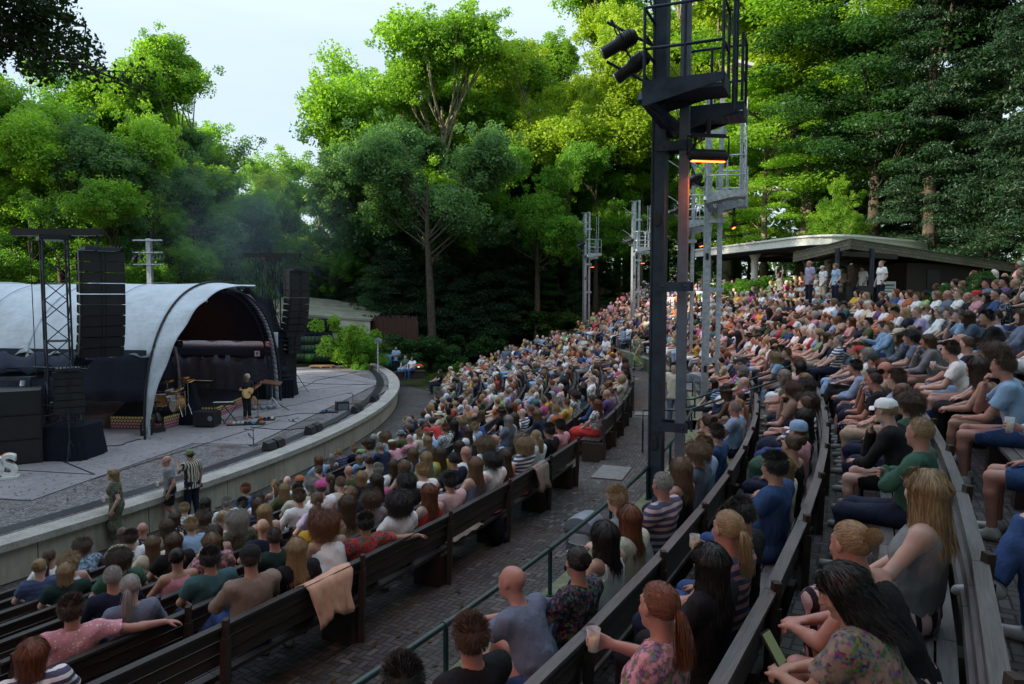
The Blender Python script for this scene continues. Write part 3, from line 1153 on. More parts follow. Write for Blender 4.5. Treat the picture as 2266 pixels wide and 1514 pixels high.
def hair_mesh(style, seed=0):
    rng = np.random.default_rng(seed + 5)
    vs, fs, tint = [], [], []
    nv = 0
    # shell
    nu, nw = 30, 18
    th = np.linspace(0, 2 * np.pi, nu, endpoint=False)
    ph = np.linspace(-np.pi / 2, np.pi / 2, nw)
    gx, gz = np.meshgrid(th, ph)
    d = np.stack([np.cos(gz) * np.cos(gx), np.cos(gz) * np.sin(gx), np.sin(gz)], -1).reshape(-1, 3)
    off = {'crop': .003, 'short': .006, 'curly': .012, 'curls': .010}.get(style, .004)
    shell = SCC + d * (SCR + off)
    keep = (d[:, 2] > hairline(d[:, 1])).astype(int)
    vs.append(shell)
    tint.append(np.full(len(shell), .25))
    q = []
    for a in range(nw - 1):
        for b in range(nu):
            i0, i1 = a * nu + b, a * nu + (b + 1) % nu
            i2, i3 = i1 + nu, i0 + nu
            if keep[i0] + keep[i1] + keep[i2] + keep[i3] >= 3:
                q.append((i0, i1, i2, i3))
    fs.append(np.array(q))
    nv = len(shell)
    P = {'crop': (1700, .013, .003, 0, .0030), 'short': (2600, .036, .004, .002, .0030), 'bob': (2300, .15, .006, .003, .0034),
         'long': (2800, .34, .004, .002, .0034), 'wavy': (2800, .32, .008, .008, .0034), 'curls': (3000, .12, .014, .010, .0032),
         'curly': (3600, .16, .016, .012, .0032), 'ponytail': (2300, .26, .004, .002, .0034), 'bun': (2300, .05, .004, .002, .0034),
         'locks': (420, .36, .010, .005, .011)}[style]
    N, L, vol, amp, wd = P
    dd = rng.normal(size=(N * 4, 3))
    dd /= np.linalg.norm(dd, axis=1)[:, None]
    dd = dd[dd[:, 2] > hairline(dd[:, 1]) + rng.uniform(-.05, .1, len(dd))][:N]
    N = len(dd)
    Lr = L * rng.uniform(.75, 1.1, N)
    r0 = SCR + off * .6
    p = SCC + dd * r0
    paths = [p.copy()]
    gather = style in ('ponytail', 'bun')
    if gather:
        G0 = np.array([0, -.112, .035 if style == 'ponytail' else .07])
        gd = (G0 - SCC) / SCR
        gd = gd / np.linalg.norm(gd)
        for t in np.linspace(.2, 1, 5):
            q = dd * (1 - t) + gd * t
            q /= np.linalg.norm(q, axis=1)[:, None]
            paths.append(SCC + q * (SCR + off + .004 * rng.uniform(0, 1, (N, 1))))
        p = paths[-1]
        n2 = 8
        v = np.tile([0, -1.0, .1], (N, 1)) + rng.normal(size=(N, 3)) * .25
        ph0 = rng.uniform(0, 6.28, N)
        if style == 'ponytail':
            for s in range(n2):
                v = v * .62 + np.array([0, -.05, -.6]) + rng.normal(size=(N, 3)) * .07
                v /= np.linalg.norm(v, axis=1)[:, None]
                p = p + v * (Lr / n2)[:, None]
                paths.append(p.copy())
        else:
            c = G0 + np.array([0, -.035, .01])
            ax = rng.normal(size=(N, 3))
            ax /= np.linalg.norm(ax, axis=1)[:, None]
            bx = np.cross(ax, rng.normal(size=(N, 3)))
            bx /= np.linalg.norm(bx, axis=1)[:, None]
            for s in range(7):
                a = ph0 + s * .5
                rr = .040
                paths.append(c + rr * (ax * np.cos(a)[:, None] + bx * np.sin(a)[:, None]))
    else:
        n = max(3, int(L / .03))
        ph0 = rng.uniform(0, 6.28, N)
        side = np.sign(dd[:, 0] + rng.normal(size=N) * .1)
        if style in ('short', 'crop'):
            v = np.stack([dd[:, 0] * .6, .55 - dd[:, 1] * .2 - .6 * (dd[:, 1] < -.1), dd[:, 2] * .5 - .5 * (dd[:, 2] < .4)], 1)
        else:
            v = np.stack([side * .3 + dd[:, 0], -.35 + dd[:, 1] * .5, -.2 + dd[:, 2] * .4], 1)
        v += dd * (.12 if style in ('short', 'crop') else .4) + rng.normal(size=(N, 3)) * (.25 if style in ('curly', 'curls') else .12)
        v /= np.linalg.norm(v, axis=1)[:, None]
        lay = rng.uniform(.1, 1, N)[:, None]
        for s in range(n):
            gvt = .0 if style in ('short', 'crop') else (.55 if style in ('curly', 'curls') else .95)
            v = v * (1 - gvt * .5) + np.array([0, -.04, -1.0]) * gvt * .5 + rng.normal(size=(N, 3)) * .05
            v /= np.linalg.norm(v, axis=1)[:, None]
            p = p + v * (Lr / n)[:, None]
            # keep outside the skull, the neck and the shoulders
            q = (p - SCC) / (SCR + off + vol * lay)
            l = np.linalg.norm(q, axis=1)[:, None]
            push = l < 1
            p = np.where(push, SCC + q / np.maximum(l, 1e-3) * (SCR + off + vol * lay), p)
            # sides of the face stay free
            fr = (p[:, 1] > .045) & (p[:, 2] < .045) & (np.abs(p[:, 0]) < .085)
            p[fr, 1] = .045
            tc_, tr_ = np.array([0, -.035, -.345]), np.array([.165, .12, .19])
            q = (p - tc_) / (tr_ + .012 * lay)
            l = np.linalg.norm(q, axis=1)[:, None]
            p = np.where(l < 1, tc_ + q / np.maximum(l, 1e-3) * (tr_ + .012 * lay), p)
            # hair hangs close round the neck instead of flaring out
            hx, hy = p[:, 0], p[:, 1] + .03
            rh = np.sqrt(hx ** 2 + (hy * .9) ** 2)
            lim = np.interp(p[:, 2], [-.30, -.18, -.08, .01, .06], [.140, .096, .083, .090, .2]) + vol * lay[:, 0] * 1.2 + (.045 if style == 'curly' else .03 if style == 'curls' else 0)
            k_ = np.where(rh > lim, lim / np.maximum(rh, 1e-4), 1.0)
            p[:, 0] = hx * k_
            p[:, 1] = hy * k_ - .03
            wob = amp * min(1, (s + 1) / 3)
            ph1 = ph0 + s * 1.25
            fly = np.where(np.arange(N) % 13 == 0, .010, 0.0)[:, None] * (s + 1) / n * (paths[0] - SCC) / .09
            lock = .005 * min(1, s / 3) * np.stack([np.sin(dd[:, 0] * 23 + s * .5), np.cos(dd[:, 1] * 19 + s * .4), 0 * ph0], 1)
            pp = p + (fly + lock if L > .1 else 0) + wob * np.stack([np.cos(ph1), np.sin(ph1 * .9), .5 * np.sin(ph1 * 1.3)], 1)
            paths.append(pp)
    A = np.stack(paths, 1)                                   # N x S x 3
    S = A.shape[1]
    T = np.gradient(A, axis=1)
    T /= np.linalg.norm(T, axis=2)[..., None] + 1e-9
    nr = A - np.array([0, -.02, 0])
    nr[..., 2] *= .4
    nr /= np.linalg.norm(nr, axis=2)[..., None] + 1e-9
    W = np.cross(T, nr) + rng.normal(size=(N, 1, 3)) * .35
    W /= np.linalg.norm(W, axis=2)[..., None] + 1e-9
    wprof = np.interp(np.linspace(0, 1, S), [0, .7, 1], [1, 1, .25])[None, :, None] * wd * rng.uniform(.6, 1.2, (N, 1, 1))
    B = np.stack([A - W * wprof / 2, A + W * wprof / 2], 2).reshape(-1, 3)
    vs.append(B)
    tint.append(np.repeat(rng.uniform(0, 1, N), S * 2))
    base = nv + np.arange(N)[:, None] * S * 2 + np.arange(S - 1)[None, :] * 2
    base = base.ravel()
    fs.append(np.stack([base, base + 1, base + 3, base + 2], 1))
    v = np.concatenate(vs)
    f = np.concatenate(fs)
    me = mesh_np('hair', v, f.ravel(), np.arange(len(f)) * 4, np.full(len(f), 4), True)
    at = me.attributes.new('tint', 'FLOAT', 'POINT')
    at.data.foreach_set('value', np.concatenate(tint).astype(np.float32))
    return me


CACHE = {}


def cached(key, fn):
    if key not in CACHE:
        CACHE[key] = fn()
    return CACHE[key]


def body_mesh(pose, yaw, pitch, sex):
    k = skeleton(pose, yaw, pitch, sex)
    f = f_body(k, .0062, sex, ext=pose == 'back' or pose == 'cheer')
    p, t, q = f.mesh(.25)
    me = vdb_mesh('body', p, t, q)
    R = np.array(k['R'])
    l = (p - np.array(k['head'])) @ R
    x, y, z = np.abs(l[:, 0]), l[:, 1], l[:, 2]
    lips = (x < .024) & (y > .078) & (z > -.070) & (z < -.050)
    brow = (x > .014) & (x < .048) & (y > .070) & (z > .029) & (z < .038)
    white = ((x - .032) ** 2 + (z - .012) ** 2 < .0095 ** 2) & (y > .07)
    iris = ((x - .032) ** 2 + (z - .012) ** 2 < .0055 ** 2) & (y > .07)
    c = np.zeros((len(p), 4), dtype=np.float32)
    c[:, 3] = 1
    c[lips, 0] = 1
    c[brow | iris, 1] = 1
    c[white & ~iris, 2] = .6
    at = me.attributes.new('face', 'FLOAT_COLOR', 'POINT')
    at.data.foreach_set('color', c.ravel())
    return me


def cap_mesh(kind):
    m = MB()
    c = Vector((0, -.012, .035))
    if kind == 'cap':
        prof = [(.100, .0), (.098, .03), (.085, .065), (.05, .088), (.004, .094)]
        vs = MB().lathe(prof, 24)
        m.add([(x * .92, y * 1.12, z + .035) for x, y, z in vs.v], vs.f, True)
        P = []
        for i in range(5):
            t = i / 4
            P.append([((j / 8 - .5) * .16 * (1 - .25 * t), .095 + .075 * t - abs(j / 8 - .5) ** 2 * .12 - .0, .042 - .012 * t - ((j / 8 - .5) ** 2) * .12) for j in range(9)])
        m.grid(P)
        P2 = [[(x, y, z - .006) for x, y, z in r] for r in P]
        m.grid(P2)
    elif kind in ('fedora', 'sunhat'):
        br, up = (.175, .012) if kind == 'sunhat' else (.150, .02)
        prof = [(br, .032 + up), (.125, .028), (.096, .040), (.094, .075), (.084, .125), (.06, .140), (.004, .132)]
        vs = MB().lathe(prof, 28)
        m.add([(x * .95, y * 1.12, z) for x, y, z in vs.v], vs.f, True)
        m.add([(x * .95, y * 1.12, z - .006) for x, y, z in vs.v[:28 * 3]], [f for f in vs.f if max(f) < 84], True)
    elif kind == 'headscarf':
        prof = [(.098, -.01), (.100, .03), (.088, .075), (.05, .100), (.004, .108)]
        vs = MB().lathe(prof, 24)
        m.add([(x * .9, y * 1.1 - .01, z + .03) for x, y, z in vs.v], vs.f, True)
    o = m.build('cap')
    me = o.data
    bpy.data.objects.remove(o)
    return me


def glasses_mesh():
    m = MB()
    for x in (-1, 1):
        cyl = [(x * .032 + .021 * math.cos(a), .112, .010 + .016 * math.sin(a)) for a in [i * math.pi / 6 for i in range(13)]]
        m.tube(cyl, .0022, 5, cap=False)
        m.tube([(x * .053, .108, .014), (x * .080, .02, .016), (x * .080, -.02, .006)], .0022, 5)
    m.tube([(-.012, .114, .013), (.012, .114, .013)], .0022, 5)
    o = m.build('glasses')
    me = o.data
    bpy.data.objects.remove(o)
    return me


NPER = 0


def person(loc, rz, pose='lap', yaw=0, pitch=0, sex='m', skin=(.50, .30, .22), hair='short', hairc=(.05, .03, .02),
           top='tee', pat='plain', topc=(.3, .3, .3), bot='trousers', botc=(.04, .05, .09), shoec=(.5, .5, .5), botpat='plain',
           label=None, group=None, scale=1.0, hat=None, hatc=(.02, .02, .02), specs=False, detail=True):
    global NPER
    NPER += 1
    ext = pose in ('back', 'cheer')
    root = obj('person', cached(('b', pose, yaw, pitch, sex), lambda: body_mesh(pose, yaw, pitch, sex)), MAT['skin'], None, loc, rz, skin)
    root.scale = (scale,) * 3
    tag(root, label, 'person', group)
    k = cached(('k', pose, yaw, pitch, sex), lambda: skeleton(pose, yaw, pitch, sex))
    kk = cached(('k', pose, 0, 0, sex), lambda: skeleton(pose, 0, 0, sex))
    tk = 'tee' if top == 'dress' else top
    obj({'tee': 't_shirt', 'long': 'long_sleeve_shirt', 'tank': 'sleeveless_top', 'dress': 'dress_bodice'}[top],
        cached(('t', pose, tk, sex), lambda: vdb_mesh('top', *f_top(kk, tk, .009, sex, ext, seed=len(CACHE) * .7).mesh(.15))), MAT[pat + '_cloth'], root, color=topc)
    obj(bot if bot != 'shorts' else 'shorts', cached(('l', pose, bot), lambda: vdb_mesh('legs', *f_bottom(kk, bot, .010, seed=len(CACHE) * .5).mesh(.15))),
        MAT[botpat + '_cloth'], root, color=botc)
    if detail:
        for s in 'RL':
            obj('shoe', cached(('s', pose, s), lambda: shoe_mesh(kk, s)), MAT['leather'], root, color=shoec)
    M = Matrix.Translation(k['head']) @ k['R'].to_4x4()
    if hair and hair != 'bald':
        st = hair
        if hat and hair in ('short', 'curls', 'curly', 'bun'):
            st = 'crop' if hair == 'short' else hair
        h = obj('hair', cached(('h', st, NPER % 2), lambda: hair_mesh(st, NPER % 2)), MAT['hair'], root, color=hairc)
        h.matrix_local = M
    if hat:
        h = obj({'cap': 'cap', 'fedora': 'hat', 'sunhat': 'sun_hat', 'headscarf': 'headscarf'}[hat], cached(('c', hat), lambda: cap_mesh(hat)), MAT['plain_cloth'], root, color=hatc)
        h.matrix_local = M
    if specs:
        h = obj('glasses', cached(('g',), glasses_mesh), MAT['black_paint'], root)
        h.matrix_local = M
    return root


# far people: coarse but still with arms, knees, a neck and hair, all merged into one crowd
def far_parts(pose, sex, hairstyle, yaw):
    k = skeleton(pose, yaw, 0, sex)
    vx = .030
    out = []
    f = Field(*BB(k['st'], False), vx)
    for s in 'RL':
        f.cone(k['el' + s], k['wr' + s], .042, .036, .02)
        f.cone(k['wr' + s], k['wr' + s] + k['arm' + s]['hd'] * .09, .038, .03, .02)
        f.cone(k['kn' + s].lerp(k['an' + s], .2), k['an' + s] + V(0, 0, -.03), .045, .04, .02)
    f.ell(k['head'] + k['R'] @ V(0, .012, -.005), (.078, .092, .112), k['R'], .02)
    f.cone(k['neck'] + V(0, 0, -.03), k['head'], .058, .054, .02)
    out.append(('skin', f.mesh(quads=True)))
    f = f_top(k, 'tee', vx, sex, amp=.006)
    out.append(('top', f.mesh(quads=True)))
    f = f_bottom(k, 'trousers' if sex == 'm' else 'shorts', vx, amp=.0)
    out.append(('bot', f.mesh(quads=True)))
    f = Field(*BB(k['st'], False), .024)
    h = lambda x, y, z: k['head'] + k['R'] @ V(x, y, z)
    f.ell(h(0, -.020, .038), (.092, .100, .098), k['R'], .02)
    if hairstyle == 'long':
        f.cone(h(0, -.05, .02), h(0, -.09, -.26), .090, .060, .03, 1.25)
    elif hairstyle == 'big':
        f.ell(h(0, -.03, .02), (.14, .13, .14), k['R'], .02)
    f.ell(h(0, .10, -.03), (.070, .060, .080), k['R'], .02, sub=True)
    out.append(('hair', f.mesh(quads=True)))
    vs, fs, ids, n = [], [], [], 0
    for nm, (p, t, q) in out:
        if nm == 'hair' and hairstyle == 'none':
            continue
        vs.append(p)
        fs.append(q[:, ::-1] + n)
        ids.append(np.full(len(p), {'skin': 0, 'top': 1, 'bot': 2, 'hair': 3}[nm]))
        n += len(p)
    return np.concatenate(vs), np.concatenate(fs), np.concatenate(ids)


class Crowd:
    def __init__(s):
        s.v, s.f, s.c, s.n = [], [], [], 0

    def add(s, loc, rz, pose, sex, style, yaw, cols, scale=1.0):
        v, f, ids = cached(('far', pose, sex, style, yaw), lambda: far_parts(pose, sex, style, yaw))
        c, sn = math.cos(rz), math.sin(rz)
        R = np.array([[c, -sn, 0], [sn, c, 0], [0, 0, 1]]) * scale
        s.v.append(v @ R.T + np.array(loc))
        s.f.append(f + s.n)
        cc = np.array([(*x[:3], 1) for x in cols], dtype=np.float32)[ids]
        s.c.append(cc)
        s.n += len(v)

    def build(s, name, label):
        v, f, c = np.concatenate(s.v), np.concatenate(s.f), np.concatenate(s.c)
        me = mesh_np(name, v, f.ravel(), np.arange(len(f)) * 4, np.full(len(f), 4), True)
        at = me.attributes.new('tone', 'FLOAT_COLOR', 'POINT')
        at.data.foreach_set('color', c.ravel().astype(np.float32))
        return tag(obj(name, me, MAT['far_crowd']), label, 'crowd', kind='stuff')
# ------------------------------------------------------------------ terrain, stage, terraces
LOW_R = [43.6 + .979 * k for k in range(8)]            # back of each bench row, lower tier
LOW_Z = [-1.8 + .25 * k for k in range(8)]
UP_R = [53.5 + 1.03 * k for k in range(9)]
UP_Z = [.50, .86, 1.22, 1.58, 1.94, 2.27, 2.57, 2.85, 3.10]


def end_deg(R):
    return 12 + (R - 43.7) * .72


def zprof(R):
    if R < 42.6:
        return ZG
    if R < 50.6:
        for k in range(8):
            if R < LOW_R[k] + .02:
                return LOW_Z[k]
        return ZA
    if R < 52.3:
        return ZA
    for k in range(9):
        if R < UP_R[k] + .02:
            return UP_Z[k]
    return 3.1


def smooth01(t):
    t = max(0, min(1, t))
    return t * t * (3 - 2 * t)


def hill(R):
    pts = [(0, -1.4), (38, -1.5), (40, ZG - .02), (42.6, ZG - .03), (50.6, -.25), (53, .1), (61.7, 2.75), (64, 2.95), (75, 4.6), (110, 6), (900, 8)]
    return float(np.interp(R, [p[0] for p in pts], [p[1] for p in pts]))


def ground_z(x, y):
    dx, dy = x - CX, y - CY
    R = math.hypot(dx, dy)
    a = math.degrees(math.atan2(dy, dx))
    base = hill(R)
    flat = hill(min(R, 42))
    e = end_deg(min(max(R, 43), 62)) + 2
    fall = 10 + max(0, R - 50) * 1.5
    wgt = 1 - smooth01((a - e) / fall) if a > e else 1
    if a < -70:
        wgt = 1 - smooth01((-70 - a) / 30)
    z = flat + (base - flat) * wgt
    if R > 43 and not (-60 < a < e):
        z += .25 * math.sin(x * .31 + 1) * math.cos(y * .27) + .1 * math.sin(x * .9) * math.sin(y * .8)
    return z


Rs = [0.01, 8, 16, 24, 32, 38, 39.5, 40.3, 41, 42.6] + [43 + .75 * i for i in range(0, 32)] + [68, 71, 75, 80, 87, 95, 110, 140, 200, 320, 600, 1200]
As = list(np.arange(-180, 180, 2.0))
vs, fs = [], []
for R in Rs:
    for a in As:
        p = pol(R, a)
        vs.append((p.x, p.y, ground_z(p.x, p.y)))
nA = len(As)
for i in range(len(Rs) - 1):
    for j in range(nA):
        j2 = (j + 1) % nA
        fs.append((i * nA + j, (i + 1) * nA + j, (i + 1) * nA + j2, i * nA + j2))
m = MB()
m.add(vs, fs, True)
tag(m.build('ground', MAT['forest_floor']), kind='structure')


def sweep(name, prof, a0, a1f, mat, scale=14.0, step=1.5, parent=None, kind='structure'):
    """revolve a profile of (R, z) about the theatre's centre"""
    m = MB()
    n = max(2, int((max(a1f(R) if callable(a1f) else a1f for R, z in prof) - a0) / step) + 1)
    for i in range(len(prof) - 1):
        (R0, z0), (R1, z1) = prof[i], prof[i + 1]
        e0 = a1f(R0) if callable(a1f) else a1f
        e1 = a1f(R1) if callable(a1f) else a1f
        for j in range(n):
            t0, t1 = j / n, (j + 1) / n
            A = [(R0, a0 + (e0 - a0) * t0, z0), (R1, a0 + (e1 - a0) * t0, z1), (R1, a0 + (e1 - a0) * t1, z1), (R0, a0 + (e0 - a0) * t1, z0)]
            k = len(m.f)
            m.add([pol(r, a, z) for r, a, z in A], [(0, 1, 2, 3)])
            m.uv[k] = [(rad(a) * 48 * scale, (r + (z if R0 == R1 else 0)) * scale) for r, a, z in A]
    o = m.build(name, MAT[mat], parent)
    if kind and not parent:
        tag(o, kind=kind)
    return o


A0 = -46
# lower walkway and terraces with their risers, one stepped pavement
prof = [(40.60, ZG), (42.62, ZG)]
for k in range(8):
    r0 = 42.62 if k == 0 else LOW_R[k - 1] + .02
    prof += [(r0, LOW_Z[k]), (LOW_R[k] + .02, LOW_Z[k])]
prof += [(LOW_R[7] + .02, ZA), (52.30, ZA)]
sweep('terrace_pavement', prof, A0, lambda R: end_deg(R) if R > 42 else 25, 'herringbone_paving')
prof = [(52.30, UP_Z[0])]
for k in range(9):
    r0 = 52.30 if k == 0 else UP_R[k - 1] + .02
    if k:
        prof += [(r0, UP_Z[k])]
    prof += [(UP_R[k] + .02, UP_Z[k])]
prof += [(64.5, 3.1)]
sweep('upper_terrace_pavement', prof, A0, end_deg, 'herringbone_paving')

# concrete kerb that retains the upper tier, with the stair gaps left open
UP_GAPS = [(-17.1, -15.7), (-4.7, -3.5), (8.3, 9.5)]
LOW_GAPS = [(-20.8, -18.4), (-12.2, -10.8), (-2.4, -1.1), (6.1, 7.4)]


def spans(a0, a1, gaps):
    out, c = [], a0
    for g0, g1 in gaps:
        if g0 > c:
            out.append((c, min(g0, a1)))
        c = g1
        if c >= a1:
            break
    if c < a1:
        out.append((c, a1))
    return [s for s in out if s[1] - s[0] > .4]


def seen(p, mx=120, my=160):
    q = to_px(p)
    return q is not None and -mx < q[0] < 2266 + mx and -my < q[1] < 1514 + my


KERB_WORDS = ['nearest the camera below the green handrail', 'with the stairs and grey bin beside it', 'half way round the ring aisle', 'at the far end of the ring aisle']
for i, (a, b) in enumerate(spans(-36, end_deg(52), UP_GAPS)):
    o = sweep('retaining_kerb', [(52.14, 0.0), (52.14, .53), (52.42, .53), (52.42, .45)], a, b, 'moss_concrete', 1.0, parent=None, kind=None)
    tag(o, 'low mossy concrete retaining wall, ' + KERB_WORDS[i], 'retaining wall', 'retaining walls along the ring aisle')
# stairs in the gaps of the upper tier
m = MB()
for a, b in UP_GAPS:
    for k in range(9):
        R = 52.3 if k == 0 else UP_R[k - 1] + .02
        zl = 0.0 if k == 0 else UP_Z[k - 1]
        rise = UP_Z[k] - zl
        p = pol(R - .17, (a + b) / 2, zl + rise / 4)
        m.box(p, (.36, rad(b - a) * R - .02, rise / 2 - .004), (0, 0, rad((a + b) / 2)))
tag(m.build('stairs', MAT['moss_concrete']), kind='structure')
m = MB()
for a, b in LOW_GAPS:
    for k in range(1, 8):
        R = LOW_R[k - 1] + .02
        p = pol(R - .30, (a + b) / 2, LOW_Z[k - 1] + .03)
        m.box(p, (.62, rad(b - a) * R * .62, .06), (0, 0, rad((a + b) / 2)))
    p = pol(50.9, (a + b) / 2, .012)
    m.box(p, (.6, rad(b - a) * 50 * .5, .024), (0, 0, rad((a + b) / 2)))
tag(m.build('stair_pads', MAT['concrete']), kind='structure')

# sloping kerb that closes the seating on its far side
m = MB()
for i in range(24):
    Ra, Rb = 42.6 + i * .9, 42.6 + (i + 1) * .9
    za, zb = zprof(Ra + .01), zprof(Rb - .01)
    m.beam(pol(Ra, end_deg(Ra) + .15, za + .12), pol(Rb, end_deg(Rb) + .15, zb + .12), .32, .34)
tag(m.build('edge_kerb', MAT['moss_concrete']), 'long mossy concrete kerb climbing the far side of the seating under the trees', 'kerb')

# stage floor: cobbles with a broad slab field on top
sweep('stage_floor', [(8, ZS), (40.2, ZS)], A0, 25, 'cobbles', 1.0, step=3)
poly = [(-300, 1080), (75, 1108), (428, 983), (560, 986), (690, 921), (842, 846), (768, 824), (640, 812), (560, 850), (300, 905), (100, 935), (-300, 985)]
pts = [at_z(x, y, ZS + .004) for x, y in poly]
m = MB()
m.add(pts, [tuple(range(len(pts)))])
tag(m.build('stage_slabs', MAT['stage_slab']), kind='structure')
m = MB()
for a, b in (((395, 1000), (640, 1075)), ((75, 1108), (-40, 1102)), ((75, 1106), (428, 981)), ((428, 981), (560, 984)), ((200, 1062), (620, 930)), ((-60, 1035), (210, 1050)), ((210, 1050), (100, 1005)),
             ((470, 935), (780, 868)), ((640, 868), (842, 846)), ((640, 908), (560, 860)), ((560, 984), (842, 847)), ((652, 825), (860, 853))):
    A, B = at_z(*a, ZS + .008), at_z(*b, ZS + .008)
    if a == (395, 1000):
        continue
    m.beam(A, B, .05, .004)
tag(m.build('stage_joints', MAT['cable']), kind='structure')
sweep('stage_gutter', [(39.45, ZS + .006), (39.85, ZS + .006)], A0, 24, 'black_paint', 1.0, step=2)

wall = sweep('stage_wall', [(40.55, ZG), (40.55, ZS - .10)], A0, 25, 'jointed_wall', 1.0, kind=None)
tag(wall, 'long curved concrete wall holding up the front edge of the stage', 'stage wall')
sweep('coping', [(40.66, ZS - .105), (40.66, ZS + .035), (40.10, ZS + .035), (40.10, ZS)], A0, 25, 'coping', 1.0, parent=wall)
m = MB()
m.add([pol(r, a, z) for r, z in ((40.55, ZS - .105), (40.66, ZS - .105)) for a in np.arange(A0, 25.1, 1)], [(i, i + 1, 72 + i, 71 + i) for i in range(70)])
m.build('coping', MAT['coping'], wall)

# ------------------------------------------------------------------ benches: one long bench per row and block
ROWS = []      # (tier, row, Rb, z, a0, a1)


def bench(tier, row, Rb, z, a0, a1, mat, label, fine):
    n = max(1, round(rad(a1 - a0) * Rb / 1.52))
    ang = [a0 + (a1 - a0) * i / n for i in range(n + 1)]
    root = empty('bench', pol(Rb, (a0 + a1) / 2, z))
    off = Matrix.Translation(-root.location)
    tag(root, label, 'bench', 'long slatted benches on the %s tier' % tier)
    seat, back = MB(), MB()
    wood = MAT[mat]
    for i in range(n):
        a, b = ang[i] + .004, ang[i + 1] - .004
        for r in (.40, .295, .19, .085):
            seat.beam(off @ pol(Rb - r, a, z + .43), off @ pol(Rb - r, b, z + .43), .092, .035)
        for zz, rr in ((.60, -.005), (.715, .015), (.83, .035)):
            back.beam(off @ pol(Rb + rr, a, z + zz), off @ pol(Rb + rr, b, z + zz), .03, .098)
        back.beam(off @ pol(Rb + .05, a, z + .889), off @ pol(Rb + .05, b, z + .889), .075, .022)
    seat.build('seat', wood, root)
    back.build('backrest', wood, root)
    if fine:
        for a in ang:
            A = a + (.12 if a == ang[0] else (-.12 if a == ang[-1] else 0))
            m = MB()
            m.beam(off @ pol(Rb + .05, A, z), off @ pol(Rb + .075, A, z + .80), .085, .06)
            m.beam(off @ pol(Rb + .075, A, z + .80), off @ pol(Rb + .085, A, z + .95), .055, .045)
            m.box(off @ pol(Rb - .19, A, z + .20), (.44, .16, .40), (0, 0, rad(A)), taper=.92)
            m.build('leg', MAT['dark_wood'], root)
    else:
        for a in ang:
            m = MB()
            m.box(off @ pol(Rb - .15, a, z + .20), (.5, .1, .40), (0, 0, rad(a)))
            m.beam(off @ pol(Rb + .06, a, z + .3), off @ pol(Rb + .08, a, z + .93), .07, .05)
            m.build('leg', MAT['dark_wood'], root)
    return root


ORD = ['first', 'second', 'third', 'fourth', 'fifth', 'sixth', 'seventh', 'eighth', 'ninth']
LB = ['near left', 'just past first stairs', 'beside the standing visitors', 'far middle', 'by the far trees']
UB = ['nearest the camera', 'behind the grey bin', 'before the white canopy', 'by the far trees']
for k in range(8):
    for bi, (a, b) in enumerate(spans(-33, end_deg(LOW_R[k]) - .4, LOW_GAPS)):
        while a < b and not seen(pol(LOW_R[k], a, LOW_Z[k] + .8)):
            a += .5
        if b - a < 1:
            continue
        ROWS.append(('lower', k, LOW_R[k], LOW_Z[k], a, b, bi))
        bench('lower', k, LOW_R[k], LOW_Z[k], a, b, 'bench_wood', 'dark bench, %s row up from the stage wall, %s' % (ORD[k], LB[bi]), bi == 0)
for k in range(9):
    for bi, (a, b) in enumerate(spans(-33, end_deg(UP_R[k]) - .4, UP_GAPS)):
        while a < b and not seen(pol(UP_R[k], a, UP_Z[k] + .8)):
            a += .5
        if bi == 2 and k >= 6:
            a = max(a, 2.6)
        if bi == 1 and k >= 6:
            b = min(b, -8.5)
        if k == 3 and bi == 0:
            a = -30.4
        if k == 0 and bi == 0:
            a = -33
        if b - a < 1:
            continue
        ROWS.append(('upper', k, UP_R[k], UP_Z[k], a, b, bi))
        bench('upper', k, UP_R[k], UP_Z[k], a, b, 'grey_bench_wood', 'grey bench, %s row above the ring aisle, %s' % (ORD[k], UB[bi]), bi == 0)

# ------------------------------------------------------------------ green railings on the kerb
def railing(a0, a1, label, R=52.24, z0=0.0, h=1.0):
    root = empty('railing', pol(R, a0, z0))
    off = Matrix.Translation(-root.location)
    tag(root, label, 'railing', 'green pipe railings along the ring aisle')
    n = max(1, round(rad(a1 - a0) * R / 1.9))
    ang = [a0 + (a1 - a0) * i / n for i in range(n + 1)]
    for i in range(n + 1):
        m = MB()
        m.cyl(off @ pol(R, ang[i], z0 + .5), .021, h - .5, 8)
        m.cyl(off @ pol(R, ang[i], z0 + .53), .045, .012, 10)
        m.build('post', MAT['green_rail'], root)
    m = MB()
    fine = [a0 + (a1 - a0) * i / (n * 3) for i in range(n * 3 + 1)]
    m.tube([off @ pol(R, a, z0 + h) for a in fine], .026, 10)
    for a in ang:
        m.tube([off @ pol(R, a - .035, z0 + h), off @ pol(R, a + .035, z0 + h)], .033, 10)
    m.build('handrail', MAT['green_rail'], root)
    return root


railing(-35.5, -17.3, 'green pipe handrail running up from the bottom of the picture to the stairs')
railing(-15.4, -4.9, 'green pipe railing on the mossy wall beyond the grey bin')
railing(-3.3, 8.1, 'green pipe railing on the far kerb behind the standing visitors')
railing(9.7, 20, 'green pipe railing at the far end of the ring aisle')
